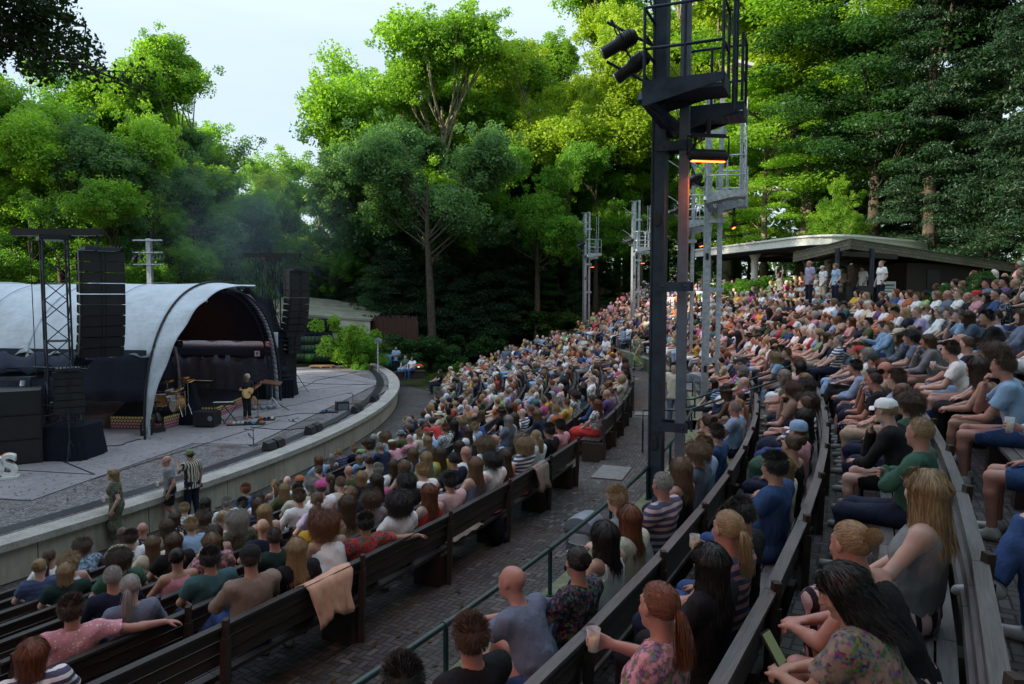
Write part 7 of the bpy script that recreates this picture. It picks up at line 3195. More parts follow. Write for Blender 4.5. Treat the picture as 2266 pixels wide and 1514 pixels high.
def cup(root, pose, k, full=True, lab=''):
    k = skeleton(pose)
    side = 'R'
    ar = k['arm' + side]
    c = k['wr' + side] + ar['hd'] * .085 + ar['pn'] * .045
    M = Matrix.Translation(root.location) @ Matrix.Rotation(root.rotation_euler.z, 4, 'Z') @ Matrix.Scale(root.scale[0], 4)
    o = empty('plastic_cup', M @ (c - Vector((0, 0, .05))))
    tag(o, lab, 'cup', 'plastic cups held by visitors')
    m = MB()
    m.lathe([(.001, 0), (.027, 0), (.037, .115), (.035, .115), (.026, .004)], 16)
    m.build('cup', MAT['clear_cup'], o)
    if full:
        m = MB()
        m.lathe([(.001, .006), (.025, .006), (.0315, .07), (.001, .07)], 14)
        m.build('drink', MAT['beer'], o)


def seat_person(ri, ang, rn, hero=None):
    tier, k, Rb, z, a0, a1, bi = ROWS[ri]
    p = pol(Rb - .24, ang, z)
    body, rest = facing(p)
    H = hero or {}
    pose = H.get('pose', 'lap')
    if pose == 'back' and tier == 'upper' and False:
        pose = 'lap'
    yaw = H['yaw'] if 'yaw' in H else (25 if rest > 12 else -25 if rest < -12 else 0)
    if not hero and rn.random() < .22:
        yaw = rn.choice([-25, 0, 25])
    body += rad(rn.uniform(-9, 9)) if not hero else rad(H.get('turn', 0))
    lab = H.get('label') or say(H['hair'], H['hc'], H['top'], H['pat'], H['tc'], tier, k, bi, H.get('hat'))
    used_labels.add(lab)
    o = person(p, body, pose, yaw, H.get('pitch', 0), H['sex'], SK[H.get('skin', 'f')], H['hair'], HC[H['hc']][0], H['top'], H['pat'], TC[H['tc']][0], H.get('bot', 'trousers'),
               TC[H['bc']][0] if isinstance(H.get('bc', 'nv'), str) else H['bc'], H.get('shoec', (.35, .34, .33)), H.get('bp', 'plain'), lab, 'seated visitors',
               H.get('scale', rn.uniform(.95, 1.03)), (H['hat'][0] if H.get('hat') else None), (TC[H['hat'][1]][0] if H.get('hat') else (0, 0, 0)), H.get('specs', False))
    if pose == 'cup':
        cup(o, pose, None, True, 'clear plastic cup of beer held by ' + ' '.join(lab.split()[:9]).rstrip(','))
    return o


C5, C6, C7, C4, C3, C2 = (0, 950, 2.6845), (700, 950, 2.6845), (1426, 950, 2.6845), (1500, 450, 2.958), (1200, 400, 2.968), (500, 500, 2.968)
# crop, x, y, pose, sex, skin, hair, hair colour, top, pattern, colour, bottom, bottom colour, extras
L = [
    (C5, 240, 800, 'lap', 'f', 'f', 'bun', 'bl', 'tee', 'stripes', 'bl', 'trousers', 'nv', {}),
    (C5, 400, 830, 'lap', 'm', 'f', 'bob', 'bl', 'tee', 'plain', 'dg', 'shorts', 'ol', {}),
    (C5, 410, 762, 'lap', 'f', 'f', 'curls', 'bl', 'tank', 'plain', 'wh', 'shorts', 'bl', {}),
    (C5, 440, 1010, 'back', 'm', 'r', 'short', 'db', 'tee', 'dots', 'pk', 'trousers', 'nv', {}),
    (C5, 250, 1390, 'lap', 'f', 'f', 'bob', 'rd', 'tee', 'stripes', 'wh', 'trousers', 'nv', {}),
    (C5, 60, 1445, 'lap', 'f', 'f', 'bob', 'bl', 'tee', 'plain', 'wh', 'trousers', 'nv', {}),
    (C5, 652, 858, 'lap', 'm', 'r', 'crop', 'gy', 'long', 'plain', 'nv', 'trousers', 'nv', {}),
    (C5, 790, 950, 'lap', 'f', 'f', 'ponytail', 'gy', 'long', 'plain', 'gb', 'trousers', 'nv', {}),
    (C5, 815, 785, 'lap', 'f', 't', 'bun', 'bk', 'tank', 'plain', 'pk', 'skirt', 'bk', {}),
    (C5, 920, 805, 'lap', 'f', 'f', 'long', 'lb', 'dress', 'floral', 'pk', 'skirt', 'pk', {}),
    (C5, 1215, 735, 'lap', 'm', 't', 'short', 'bk', 'tee', 'plain', 'tl', 'trousers', 'nv', {}),
    (C5, 1040, 690, 'lap', 'f', 'f', 'long', 'br', 'tee', 'plain', 'bk', 'trousers', 'bk', {}),
    (C5, 1115, 640, 'lap', 'f', 'f', 'wavy', 'db', 'tank', 'plain', 'pk', 'trousers', 'nv', {}),
    (C5, 915, 690, 'lap', 'f', 'f', 'curls', 'db', 'tee', 'plain', 'gn', 'trousers', 'nv', {}),
    (C5, 905, 635, 'lap', 'f', 'f', 'long', 'lb', 'tee', 'plain', 'cr', 'trousers', 'nv', {}),
    (C5, 1000, 570, 'lap', 'f', 'f', 'wavy', 'br', 'tee', 'plain', 'be', 'trousers', 'nv', {}),
    (C5, 850, 590, 'lap', 'm', 'r', 'bald', 'gy', 'tee', 'dots', 'nv', 'shorts', 'ol', {'specs': True}),
    (C5, 708, 632, 'lap', 'm', 'd', 'bald', 'bk', 'tee', 'plain', 'cr', 'trousers', 'nv', {'turn': 25}),
    (C5, 1085, 540, 'lap', 'f', 'f', 'curls', 'br', 'tee', 'plain', 'ta', 'trousers', 'nv', {}),
    (C5, 1295, 510, 'lap', 'f', 'f', 'bun', 'bl', 'tee', 'plain', 'wh', 'trousers', 'nv', {}),
    (C5, 1375, 592, 'lap', 'm', 't', 'bald', 'bk', 'tee', 'plain', 'nv', 'trousers', 'nv', {}),
    (C5, 1415, 540, 'lap', 'f', 'f', 'curly', 'gy', 'tee', 'floral', 'ol', 'trousers', 'nv', {}),
    (C5, 1560, 510, 'lap', 'f', 'f', 'wavy', 'bl', 'tank', 'plain', 'be', 'skirt', 'be', {}),
    (C5, 1345, 420, 'lap', 'm', 'f', 'short', 'gy', 'long', 'plain', 'wh', 'trousers', 'nv', {}),
    (C5, 1450, 445, 'lap', 'm', 't', 'short', 'bk', 'tee', 'plain', 'pp', 'trousers', 'nv', {'specs': True}),
    (C5, 1525, 400, 'lap', 'f', 't', 'wavy', 'bk', 'tee', 'plain', 'wh', 'trousers', 'bk', {}),
    (C5, 1690, 350, 'lap', 'f', 'f', 'wavy', 'bl', 'tee', 'plain', 'ol', 'trousers', 'nv', {}),
    (C5, 1655, 368, 'lap', 'm', 'f', 'crop', 'br', 'tee', 'plain', 'wh', 'trousers', 'nv', {'hat': ('cap', 'ru')}),
    (C5, 1770, 345, 'lap', 'm', 'f', 'short', 'db', 'tee', 'plain', 'cr', 'trousers', 'nv', {}),
    (C5, 1860, 345, 'lap', 'f', 'f', 'curls', 'gy', 'tank', 'plain', 'be', 'trousers', 'nv', {}),
    (C5, 1622, 575, 'lap', 'm', 'r', 'crop', 'db', 'tee', 'plain', 'dg', 'trousers', 'nv', {}),
    (C5, 1665, 455, 'lap', 'm', 'f', 'short', 'br', 'long', 'plain', 'wh', 'trousers', 'be', {}),
    (C5, 1805, 395, 'lap', 'm', 'f', 'crop', 'br', 'long', 'plain', 'wh', 'trousers', 'nv', {'hat': ('cap', 'mg'), 'label': 'person in a bright pink cap and white hooded top on the lower benches'}),
    (C5, 1700, 630, 'lap', 'f', 'f', 'bun', 'br', 'tee', 'plain', 'mu', 'trousers', 'nv', {'label': 'person with brown hair bun and bright mustard yellow t-shirt on the near left benches'}),
    (C5, 1810, 540, 'lap', 'f', 't', 'wavy', 'br', 'tank', 'plain', 'be', 'trousers', 'nv', {}),
    (C5, 1970, 540, 'chin', 'f', 't', 'curly', 'rd', 'tank', 'plain', 'wh', 'shorts', 'bl', {}),
    (C5, 2115, 500, 'back', 'm', 't', 'short', 'bk', 'tee', 'floral', 'rd', 'trousers', 'bk', {'label': 'person in a loud red patterned shirt, arm along the last lower bench'}),
    (C5, 2195, 455, 'lap', 'f', 't', 'curly', 'bk', 'tee', 'plain', 'wh', 'trousers', 'nv', {}),
    (C5, 1400, 705, 'lap', 'f', 'f', 'long', 'br', 'tee', 'plain', 'bk', 'skirt', 'bk', {}),
    (C5, 1495, 715, 'lap', 'm', 'f', 'short', 'lb', 'tee', 'plain', 'lb', 'trousers', 'nv', {}),
    (C5, 1815, 790, 'lap', 'f', 'f', 'long', 'bl', 'tee', 'plain', 'bk', 'trousers', 'nv', {'label': 'person with long blonde hair in black beside the peach towel on the last lower bench'}),
    (C5, 1535, 870, 'crossed', 'm', 't', 'crop', 'db', 'long', 'plain', 'ta', 'trousers', 'bl', {'hat': ('cap', 'bk'), 'label': 'person in a black cap and taupe shirt with crossed legs in jeans, last lower bench'}),
    (C5, 2060, 235, 'lap', 'm', 'r', 'bald', 'gy', 'tee', 'plain', 'ol', 'trousers', 'nv', {'specs': True}),
    (C5, 1865, 290, 'lap', 'm', 'f', 'crop', 'br', 'tee', 'plain', 'bl', 'trousers', 'nv', {'scale': .8}),
    (C5, 2130, 150, 'lap', 'f', 'f', 'bob', 'bl', 'tee', 'plain', 'lb', 'trousers', 'nv', {'scale': .85}),
    (C5, 2175, 105, 'lap', 'm', 'f', 'short', 'db', 'tee', 'plain', 'gb', 'trousers', 'nv', {}),
    (C5, 2010, 280, 'lap', 'm', 'f', 'short', 'br', 'tee', 'plain', 'nv', 'trousers', 'nv', {}),
    (C5, 1925, 335, 'lap', 'm', 'f', 'crop', 'lb', 'tee', 'plain', 'cr', 'trousers', 'nv', {}),
    (C5, 2070, 330, 'lap', 'm', 'f', 'bob', 'lb', 'tee', 'plain', 'nv', 'trousers', 'nv', {}),
    (C5, 1985, 385, 'lap', 'f', 'f', 'ponytail', 'br', 'tee', 'plain', 'pl', 'trousers', 'nv', {}),
    (C5, 2065, 430, 'lap', 'f', 'f', 'curls', 'br', 'tee', 'plain', 'gy', 'trousers', 'nv', {}),
    (C6, 370, 85, 'forward', 'f', 'f', 'wavy', 'bk', 'tee', 'floral', 'ol', 'skirt', 'ol', {}),
    (C6, 865, 145, 'lap', 'm', 'r', 'bald', 'gy', 'long', 'plain', 'wh', 'trousers', 'be', {}),
    (C6, 785, 160, 'lap', 'm', 't', 'crop', 'bk', 'tee', 'plain', 'nv', 'trousers', 'nv', {}),
    (C6, 925, 110, 'lap', 'f', 'f', 'curly', 'lb', 'tee', 'plain', 'wh', 'trousers', 'nv', {}),
    (C6, 1015, 155, 'lap', 'm', 'f', 'curls', 'bk', 'tee', 'plain', 'wh', 'trousers', 'nv', {}),
    (C6, 1130, 170, 'lap', 'f', 't', 'long', 'br', 'tank', 'plain', 'ru', 'trousers', 'bl', {}),
    (C6, 1225, 105, 'lap', 'f', 'f', 'curly', 'bl', 'tee', 'stripes', 'wh', 'trousers', 'nv', {'label': 'person with a big mop of curly blonde hair and a striped white top'}),
    (C6, 1300, 75, 'lap', 'f', 'f', 'ponytail', 'bl', 'long', 'dots', 'wh', 'trousers', 'nv', {}),
    (C6, 1385, 25, 'lap', 'm', 't', 'short', 'bk', 'long', 'plain', 'bk', 'trousers', 'bk', {}),
    (C6, 1460, 8, 'lap', 'm', 't', 'short', 'bk', 'tee', 'plain', 'pk', 'trousers', 'nv', {}),
    (C6, 960, 290, 'lap', 'f', 'f', 'long', 'lb', 'tank', 'plain', 'gb', 'trousers', 'nv', {}),
    (C6, 785, 285, 'cup', 'm', 't', 'short', 'bk', 'tee', 'plain', 'pp', 'trousers', 'nv', {}),
    (C6, 530, 330, 'lap', 'm', 't', 'curls', 'bk', 'tee', 'plain', 'bk', 'trousers', 'nv', {}),
    (C6, 640, 340, 'lap', 'f', 'f', 'wavy', 'rd', 'tank', 'plain', 'rd', 'trousers', 'nv', {}),
    (C6, 360, 240, 'lap', 'm', 't', 'short', 'gy', 'tee', 'plain', 'wh', 'trousers', 'nv', {}),
    (C6, 505, 480, 'lap', 'f', 'f', 'ponytail', 'br', 'dress', 'dots', 'be', 'skirt', 'be', {}),
    (C6, 300, 205, 'lap', 'f', 'f', 'bun', 'br', 'tank', 'plain', 'be', 'trousers', 'nv', {}),
    (C6, 450, 225, 'lap', 'f', 't', 'long', 'br', 'tank', 'plain', 'bk', 'trousers', 'nv', {}),
    (C6, 520, 235, 'lap', 'f', 'f', 'bob', 'lb', 'tank', 'plain', 'be', 'trousers', 'nv', {}),
    (C6, 640, 190, 'lap', 'f', 'f', 'wavy', 'bl', 'tee', 'plain', 'lg', 'trousers', 'nv', {}),
    (C6, 720, 125, 'lap', 'f', 'f', 'wavy', 'br', 'tee', 'plain', 'mu', 'trousers', 'nv', {}),
    # upper tier, near
    (C6, 1330, 850, 'hug', 'm', 'r', 'bald', 'gy', 'tee', 'plain', 'gb', 'trousers', 'bl', {'label': 'bald person in a grey-blue t-shirt hugging his knees behind the handrail', 'shoec': (.03, .03, .05), 'yaw': 0, 'turn': 8}),
    (C6, 1000, 1420, 'lap', 'm', 'r', 'short', 'br', 'tee', 'plain', 'bk', 'trousers', 'nv', {}),
    (C6, 560, 1500, 'lap', 'm', 'r', 'short', 'bk', 'tee', 'plain', 'rd', 'trousers', 'nv', {}),
    (C6, 1595, 800, 'lap', 'f', 't', 'bun', 'bk', 'dress', 'floral', 'nv', 'skirt', 'nv', {'specs': True}),
    (C6, 1720, 600, 'cup', 'f', 't', 'wavy', 'bk', 'tank', 'plain', 'wh', 'trousers', 'bl', {}),
    (C6, 1835, 490, 'cup', 'f', 'r', 'long', 'rd', 'tee', 'plain', 'cr', 'trousers', 'nv', {}),
    (C6, 2015, 310, 'lap', 'm', 'r', 'crop', 'gy', 'tee', 'stripes', 'pp', 'trousers', 'nv', {}),
    (C6, 2160, 260, 'lap', 'f', 'r', 'wavy', 'lb', 'tank', 'plain', 'bk', 'trousers', 'nv', {}),
    (C6, 2140, 145, 'lap', 'f', 'f', 'curls', 'lb', 'tee', 'plain', 'gb', 'trousers', 'nv', {}),
    (C7, 305, 75, 'lap', 'm', 'f', 'short', 'br', 'long', 'plain', 'lb', 'trousers', 'nv', {}),
    (C6, 2160, 470, 'forward', 'm', 'f', 'short', 'bl', 'tee', 'plain', 'gy', 'trousers', 'nv', {}),
    (C7, 215, 620, 'lap', 'f', 't', 'long', 'bk', 'long', 'plain', 'bk', 'trousers', 'bk', {'label': 'person with very long straight black hair dressed in black near the camera'}),
    (C7, 160, 1090, 'cup', 'f', 'r', 'ponytail', 'rd', 'tee', 'floral', 'pk', 'shorts', 'bl', {'label': 'person with low auburn ponytail, coral floral top and denim shorts holding an empty cup', 'turn': 10}),
    (C7, 290, 860, 'lap', 'f', 'r', 'ponytail', 'bl', 'tee', 'stripes', 'pk', 'trousers', 'nv', {}),
    (C7, 425, 35, 'lap', 'm', 'f', 'short', 'db', 'tee', 'plain', 'bl', 'trousers', 'nv', {}),
    (C7, 710, 110, 'lap', 'f', 'f', 'bob', 'bl', 'long', 'plain', 'cr', 'trousers', 'nv', {}),
    (C7, 845, 50, 'lap', 'f', 't', 'bun', 'br', 'tank', 'plain', 'bk', 'trousers', 'nv', {}),
    (C7, 905, 40, 'lap', 'f', 'f', 'crop', 'br', 'tee', 'plain', 'pk', 'trousers', 'nv', {'hat': ('headscarf', 'lb')}),
    (C7, 765, 240, 'lap', 'm', 't', 'short', 'bk', 'tee', 'plain', 'bl', 'trousers', 'bl', {'specs': True, 'label': 'person with receding dark hair, glasses and blue polo shirt, upper tier'}),
    (C7, 510, 440, 'cup', 'm', 't', 'short', 'bk', 'long', 'plain', 'bk', 'trousers', 'bl', {'pitch': 22, 'label': 'person with short black hair and black jumper looking down at a cup'}),
    (C7, 1300, -60, 'lap', 'f', 'f', 'curls', 'br', 'tee', 'plain', 'gn', 'trousers', 'nv', {'label': 'broad person with brown curls and faded green t-shirt seen from behind'}),
    (C7, 1380, -120, 'lap', 'm', 'd', 'bald', 'bk', 'tee', 'plain', 'bk', 'trousers', 'nv', {'specs': True}),
    (C7, 1625, 385, 'lap', 'f', 'f', 'long', 'bl', 'tank', 'plain', 'gy', 'trousers', 'pp', {'bp': 'zigzag', 'label': 'person with long straight strawberry blonde hair on the bench nearest the camera'}),
    (C7, 1600, 650, 'forward', 'f', 'r', 'bun', 'bl', 'tank', 'plain', 'bk', 'trousers', 'pp', {'bp': 'zigzag', 'label': 'person with loose blonde bun and black strappy top, patterned trousers, close to the camera'}),
    (C7, 1400, 905, 'forward', 'f', 't', 'wavy', 'bk', 'dress', 'floral', 'ta', 'skirt', 'ta', {'bp': 'floral', 'label': 'person with long black hair and multicoloured floral dress looking down at a phone', 'pitch': 25, 'yaw': 25, 'scale': .92}),
    (C4, 400, 1370, 'lap', 'm', 'r', 'crop', 'gy', 'tee', 'plain', 'lb', 'trousers', 'nv', {}),
    (C4, 490, 1350, 'lap', 'f', 'f', 'ponytail', 'bl', 'tank', 'plain', 'wh', 'trousers', 'nv', {}),
    (C4, 545, 1310, 'lap', 'f', 'f', 'bun', 'db', 'tee', 'plain', 'pk', 'trousers', 'nv', {}),
    (C4, 690, 1330, 'lap', 'f', 'f', 'wavy', 'bk', 'dress', 'floral', 'gn', 'skirt', 'gn', {}),
    (C4, 870, 1235, 'chin', 'f', 'f', 'curls', 'br', 'tee', 'plain', 'ta', 'trousers', 'nv', {}),
    (C4, 890, 1170, 'lap', 'm', 'f', 'curls', 'bk', 'tee', 'plain', 'bl', 'trousers', 'nv', {}),
    (C4, 960, 1140, 'lap', 'f', 'f', 'long', 'bl', 'tee', 'plain', 'bl', 'trousers', 'nv', {}),
    (C4, 1210, 1150, 'forward', 'm', 't', 'short', 'bk', 'long', 'plain', 'lb', 'trousers', 'pp', {}),
    (C4, 1400, 1180, 'lap', 'm', 'f', 'short', 'br', 'tee', 'plain', 'lb', 'trousers', 'be', {'specs': True}),
    (C4, 1310, 1070, 'lap', 'f', 'f', 'long', 'rd', 'tee', 'plain', 'be', 'trousers', 'nv', {}),
    (C4, 1400, 1025, 'lap', 'm', 'r', 'bald', 'gy', 'tee', 'plain', 'be', 'trousers', 'nv', {'specs': True}),
    (C4, 1385, 960, 'lap', 'm', 'f', 'crop', 'br', 'tee', 'plain', 'gy', 'trousers', 'nv', {'hat': ('cap', 'dg')}),
    (C4, 1145, 910, 'lap', 'm', 'f', 'short', 'lb', 'tee', 'plain', 'tl', 'trousers', 'lb', {'pitch': 20}),
    (C4, 1075, 885, 'lap', 'f', 'f', 'bun', 'gy', 'tee', 'stripes', 'wh', 'trousers', 'nv', {}),
    (C4, 1030, 895, 'lap', 'm', 'f', 'short', 'bl', 'tee', 'plain', 'nv', 'trousers', 'nv', {}),
    (C4, 1235, 795, 'lap', 'm', 'f', 'short', 'db', 'tee', 'plain', 'ol', 'trousers', 'nv', {}),
    (C4, 1340, 785, 'cup', 'm', 'f', 'short', 'lb', 'long', 'plain', 'lb', 'trousers', 'bl', {'yaw': -25}),
    (C4, 1400, 795, 'lap', 'm', 'f', 'short', 'bl', 'long', 'plain', 'lb', 'trousers', 'bl', {}),
    (C4, 1465, 815, 'folded', 'f', 'f', 'bun', 'bl', 'tee', 'plain', 'nv', 'trousers', 'nv', {}),
    (C4, 1510, 735, 'forward', 'm', 't', 'short', 'bk', 'tee', 'plain', 'wh', 'trousers', 'nv', {'pitch': 20}),
    (C4, 1610, 740, 'lap', 'f', 'f', 'ponytail', 'bl', 'tee', 'plain', 'wh', 'trousers', 'nv', {}),
    (C4, 1700, 725, 'lap', 'f', 'f', 'bob', 'gy', 'long', 'plain', 'wh', 'trousers', 'nv', {}),
    (C4, 1785, 705, 'lap', 'm', 'f', 'short', 'gy', 'tee', 'dots', 'nv', 'trousers', 'nv', {}),
    (C4, 1895, 705, 'chin', 'm', 'f', 'short', 'gy', 'tee', 'plain', 'lb', 'trousers', 'nv', {}),
    (C4, 1560, 615, 'lap', 'm', 'f', 'short', 'bl', 'tee', 'plain', 'wh', 'trousers', 'nv', {}),
    (C4, 1500, 615, 'lap', 'f', 'f', 'bob', 'rd', 'tee', 'plain', 'ru', 'trousers', 'nv', {}),
    (C4, 1690, 625, 'lap', 'f', 'f', 'wavy', 'bl', 'tee', 'plain', 'wh', 'trousers', 'nv', {}),
    (C4, 1755, 625, 'lap', 'm', 'r', 'bald', 'gy', 'tee', 'plain', 'gb', 'trousers', 'nv', {'specs': True}),
    (C4, 1820, 590, 'lap', 'm', 'f', 'crop', 'bl', 'tee', 'plain', 'wh', 'trousers', 'nv', {}),
    (C4, 1885, 605, 'lap', 'm', 't', 'bald', 'bk', 'tee', 'plain', 'bk', 'trousers', 'nv', {}),
    (C4, 1805, 545, 'lap', 'f', 'f', 'bob', 'db', 'tee', 'plain', 'pk', 'trousers', 'nv', {}),
    (C4, 1860, 540, 'lap', 'f', 'f', 'long', 'bl', 'tee', 'plain', 'gy', 'trousers', 'nv', {}),
    (C4, 1950, 535, 'lap', 'f', 'f', 'wavy', 'lb', 'tee', 'plain', 'ol', 'trousers', 'nv', {}),
    (C4, 2015, 495, 'lap', 'm', 'r', 'short', 'br', 'tee', 'plain', 'gb', 'trousers', 'nv', {}),
    (C4, 2130, 525, 'lap', 'm', 't', 'short', 'db', 'tee', 'plain', 'pu', 'trousers', 'nv', {}),
    (C4, 2230, 435, 'lap', 'f', 'f', 'bun', 'bl', 'tee', 'plain', 'bk', 'trousers', 'nv', {}),
    (C4, 2010, 640, 'lap', 'f', 't', 'wavy', 'bk', 'tee', 'plain', 'bk', 'skirt', 'bk', {}),
    (C4, 2095, 610, 'lap', 'f', 't', 'ponytail', 'bk', 'long', 'plain', 'bl', 'trousers', 'bl', {}),
    (C4, 2200, 595, 'lap', 'm', 't', 'bald', 'bk', 'tee', 'plain', 'bk', 'trousers', 'bk', {}),
    (C4, 2145, 645, 'lap', 'f', 'f', 'bun', 'db', 'dress', 'dots', 'nv', 'skirt', 'nv', {'specs': True}),
    (C4, 2170, 715, 'forward', 'm', 't', 'short', 'bk', 'long', 'plain', 'bk', 'shorts', 'gb', {}),
    (C4, 2250, 705, 'lap', 'f', 'f', 'long', 'br', 'long', 'plain', 'gb', 'trousers', 'bk', {}),
    (C4, 1640, 885, 'forward', 'm', 'f', 'curls', 'bk', 'tee', 'plain', 'gb', 'trousers', 'nv', {}),
    (C4, 1712, 905, 'chin', 'f', 'r', 'bob', 'br', 'long', 'plain', 'gy', 'trousers', 'ta', {}),
    (C4, 1840, 895, 'lap', 'm', 'r', 'bald', 'gy', 'tee', 'plain', 'wh', 'shorts', 'gb', {}),
    (C4, 1860, 1010, 'cup', 'f', 'f', 'bun', 'br', 'tee', 'plain', 'nv', 'shorts', 'lb', {}),
    (C4, 1920, 1065, 'forward', 'f', 'f', 'short', 'db', 'tee', 'plain', 'wh', 'trousers', 'bl', {'label': 'person with short dark hair leaning forward in a pale tight t-shirt, right side'}),
    (C4, 1960, 940, 'lap', 'f', 'f', 'curly', 'br', 'tee', 'plain', 'bk', 'trousers', 'bk', {}),
    (C4, 2262, 1130, 'chin', 'm', 'r', 'short', 'br', 'tee', 'plain', 'lb', 'shorts', 'bl', {}),
    (C4, 920, 890, 'lap', 'f', 'f', 'wavy', 'br', 'dress', 'plain', 'lg', 'skirt', 'lg', {}),
    (C4, 660, 965, 'lap', 'm', 't', 'short', 'bk', 'tee', 'plain', 'nv', 'trousers', 'nv', {}),
    (C4, 800, 985, 'lap', 'f', 'f', 'curls', 'rd', 'tee', 'dots', 'cr', 'trousers', 'wh', {}),
    (C4, 875, 1010, 'lap', 'f', 'f', 'wavy', 'bk', 'tee', 'plain', 'pk', 'shorts', 'bk', {}),
    (C4, 550, 1085, 'lap', 'f', 'f', 'curls', 'gy', 'tee', 'plain', 'lg', 'trousers', 'wh', {}),
    (C4, 1120, 790, 'lap', 'f', 'f', 'long', 'rd', 'tank', 'plain', 'pk', 'trousers', 'nv', {}),
    (C4, 1060, 770, 'lap', 'm', 'd', 'short', 'bk', 'tee', 'plain', 'be', 'trousers', 'be', {}),
    (C4, 720, 830, 'lap', 'm', 'f', 'crop', 'bk', 'tee', 'plain', 'bl', 'trousers', 'pp', {'hat': ('cap', 'bk')}),
    (C4, 465, 865, 'lap', 'f', 'f', 'long', 'lb', 'tee', 'plain', 'wh', 'trousers', 'be', {'hat': ('fedora', 'bk')}),
    (C4, 590, 785, 'lap', 'f', 'f', 'wavy', 'bl', 'tee', 'plain', 'ol', 'trousers', 'nv', {'hat': ('sunhat', 'cr')}),
    (C4, 1125, 655, 'chin', 'm', 'f', 'crop', 'db', 'tee', 'plain', 'tl', 'trousers', 'nv', {'hat': ('cap', 'nv')}),
    (C4, 1395, 680, 'lap', 'f', 'f', 'curls', 'bl', 'dress', 'plain', 'ru', 'skirt', 'ru', {}),
    (C2, 1400, 1235, 'lap', 'f', 'f', 'crop', 'br', 'tee', 'plain', 'cr', 'trousers', 'nv', {'hat': ('sunhat', 'cr')}),
    (C2, 1800, 1215, 'lap', 'f', 'f', 'bob', 'br', 'tee', 'plain', 'bk', 'trousers', 'nv', {'hat': ('fedora', 'bk')}),
    (C2, 1150, 1380, 'lap', 'm', 'f', 'crop', 'br', 'tee', 'plain', 'ol', 'trousers', 'nv', {'hat': ('fedora', 'gy')}),
    (C2, 1710, 1290, 'forward', 'm', 'f', 'short', 'br', 'long', 'plain', 'bl', 'trousers', 'nv', {}),
    (C2, 1655, 1390, 'lap', 'm', 'r', 'bald', 'gy', 'tee', 'plain', 'lb', 'trousers', 'nv', {}),
    (C2, 1785, 965, 'lap', 'm', 'f', 'crop', 'br', 'tee', 'plain', 'nv', 'trousers', 'nv', {'hat': ('cap', 'wh')}),
    (C2, 1950, 870, 'lap', 'f', 'f', 'long', 'lb', 'long', 'plain', 'rd', 'trousers', 'bl', {}),
    (C2, 1500, 1045, 'lap', 'm', 'f', 'short', 'gy', 'long', 'plain', 'bl', 'trousers', 'lb', {}),
    (C2, 1465, 1010, 'lap', 'm', 'f', 'short', 'gy', 'tee', 'plain', 'ol', 'trousers', 'bl', {}),
    (C2, 2010, 1150, 'lap', 'm', 'f', 'crop', 'db', 'tee', 'plain', 'gy', 'trousers', 'nv', {'hat': ('cap', 'tl')}),
    (C3, 590, 1290, 'lap', 'f', 't', 'ponytail', 'bk', 'tank', 'plain', 'wh', 'skirt', 'ol', {}),
    (C3, 330, 1420, 'lap', 'f', 'f', 'wavy', 'rd', 'dress', 'floral', 'wh', 'skirt', 'rd', {}),
]
rn = random.Random(77)
n_miss = 0
for (cr, x, y, pose, sex, skin, hair, hc, top, pat, tcn, bot, bc, ex) in L:
    px, py = cr[0] + x / cr[2], cr[1] + y / cr[2]
    b = find_seat(px, py)
    if b is None or b[0] > 40 + 500 / max(1, math.hypot(*[pol(ROWS[b[1]][2], b[2])[i] for i in (0, 1)])):
        n_miss += 1
        continue
    e, ri, a = b
    tk = taken.setdefault(ri, [])
    Rb = ROWS[ri][2]
    gap = rad(1) * Rb
    if any(abs(a - t) * gap < .36 for t in tk):
        # try the neighbouring place in the same row
        for dlt in (.5, -.5, .8, -.8):
            if not any(abs(a + dlt - t) * gap < .40 for t in tk):
                a += dlt
                break
        else:
            n_miss += 1
            continue
    tk.append(a)
    H = dict(pose=pose, sex=sex, skin=skin, hair=hair, hc=hc, top=top, pat=pat, tc=tcn, bot=bot, bc=bc)
    H.update(ex)
    if 'label' not in H:
        tier, k, _, _, _, _, bi = ROWS[ri]
        lab = say(hair, hc, top, pat, tcn, tier, k, bi, H.get('hat'))
        if lab in used_labels:
            lab = ', '.join(lab.split(', ')[:3]) + ', %s %s, %s' % (TC[bc][1], bot, RP[(tier, bi)].split(' row ')[1])
        if lab in used_labels:
            lab = 'another ' + lab
        H['label'] = lab
    seat_person(ri, a, rn, H)
ri3 = [i for i, r in enumerate(ROWS) if r[0] == 'upper' and r[1] == 3][0]
for a_, H_ in ((-29.1, dict(pose='crossed', sex='m', skin='f', hair='short', hc='br', top='tee', pat='plain', tc='gy', bot='trousers', bc='bl', shoec=(.45, .42, .45), label='person at the right edge with crossed legs in blue jeans and sneakers')),
               (-27.1, dict(pose='cup', sex='m', skin='r', hair='short', hc='br', top='long', pat='dots', tc='lb', bot='shorts', bc='bl', label='person at the right edge in denim shorts and pale blue shirt holding a beer'))):
    taken.setdefault(ri3, []).append(a_)
    seat_person(ri3, a_, rn, H_)

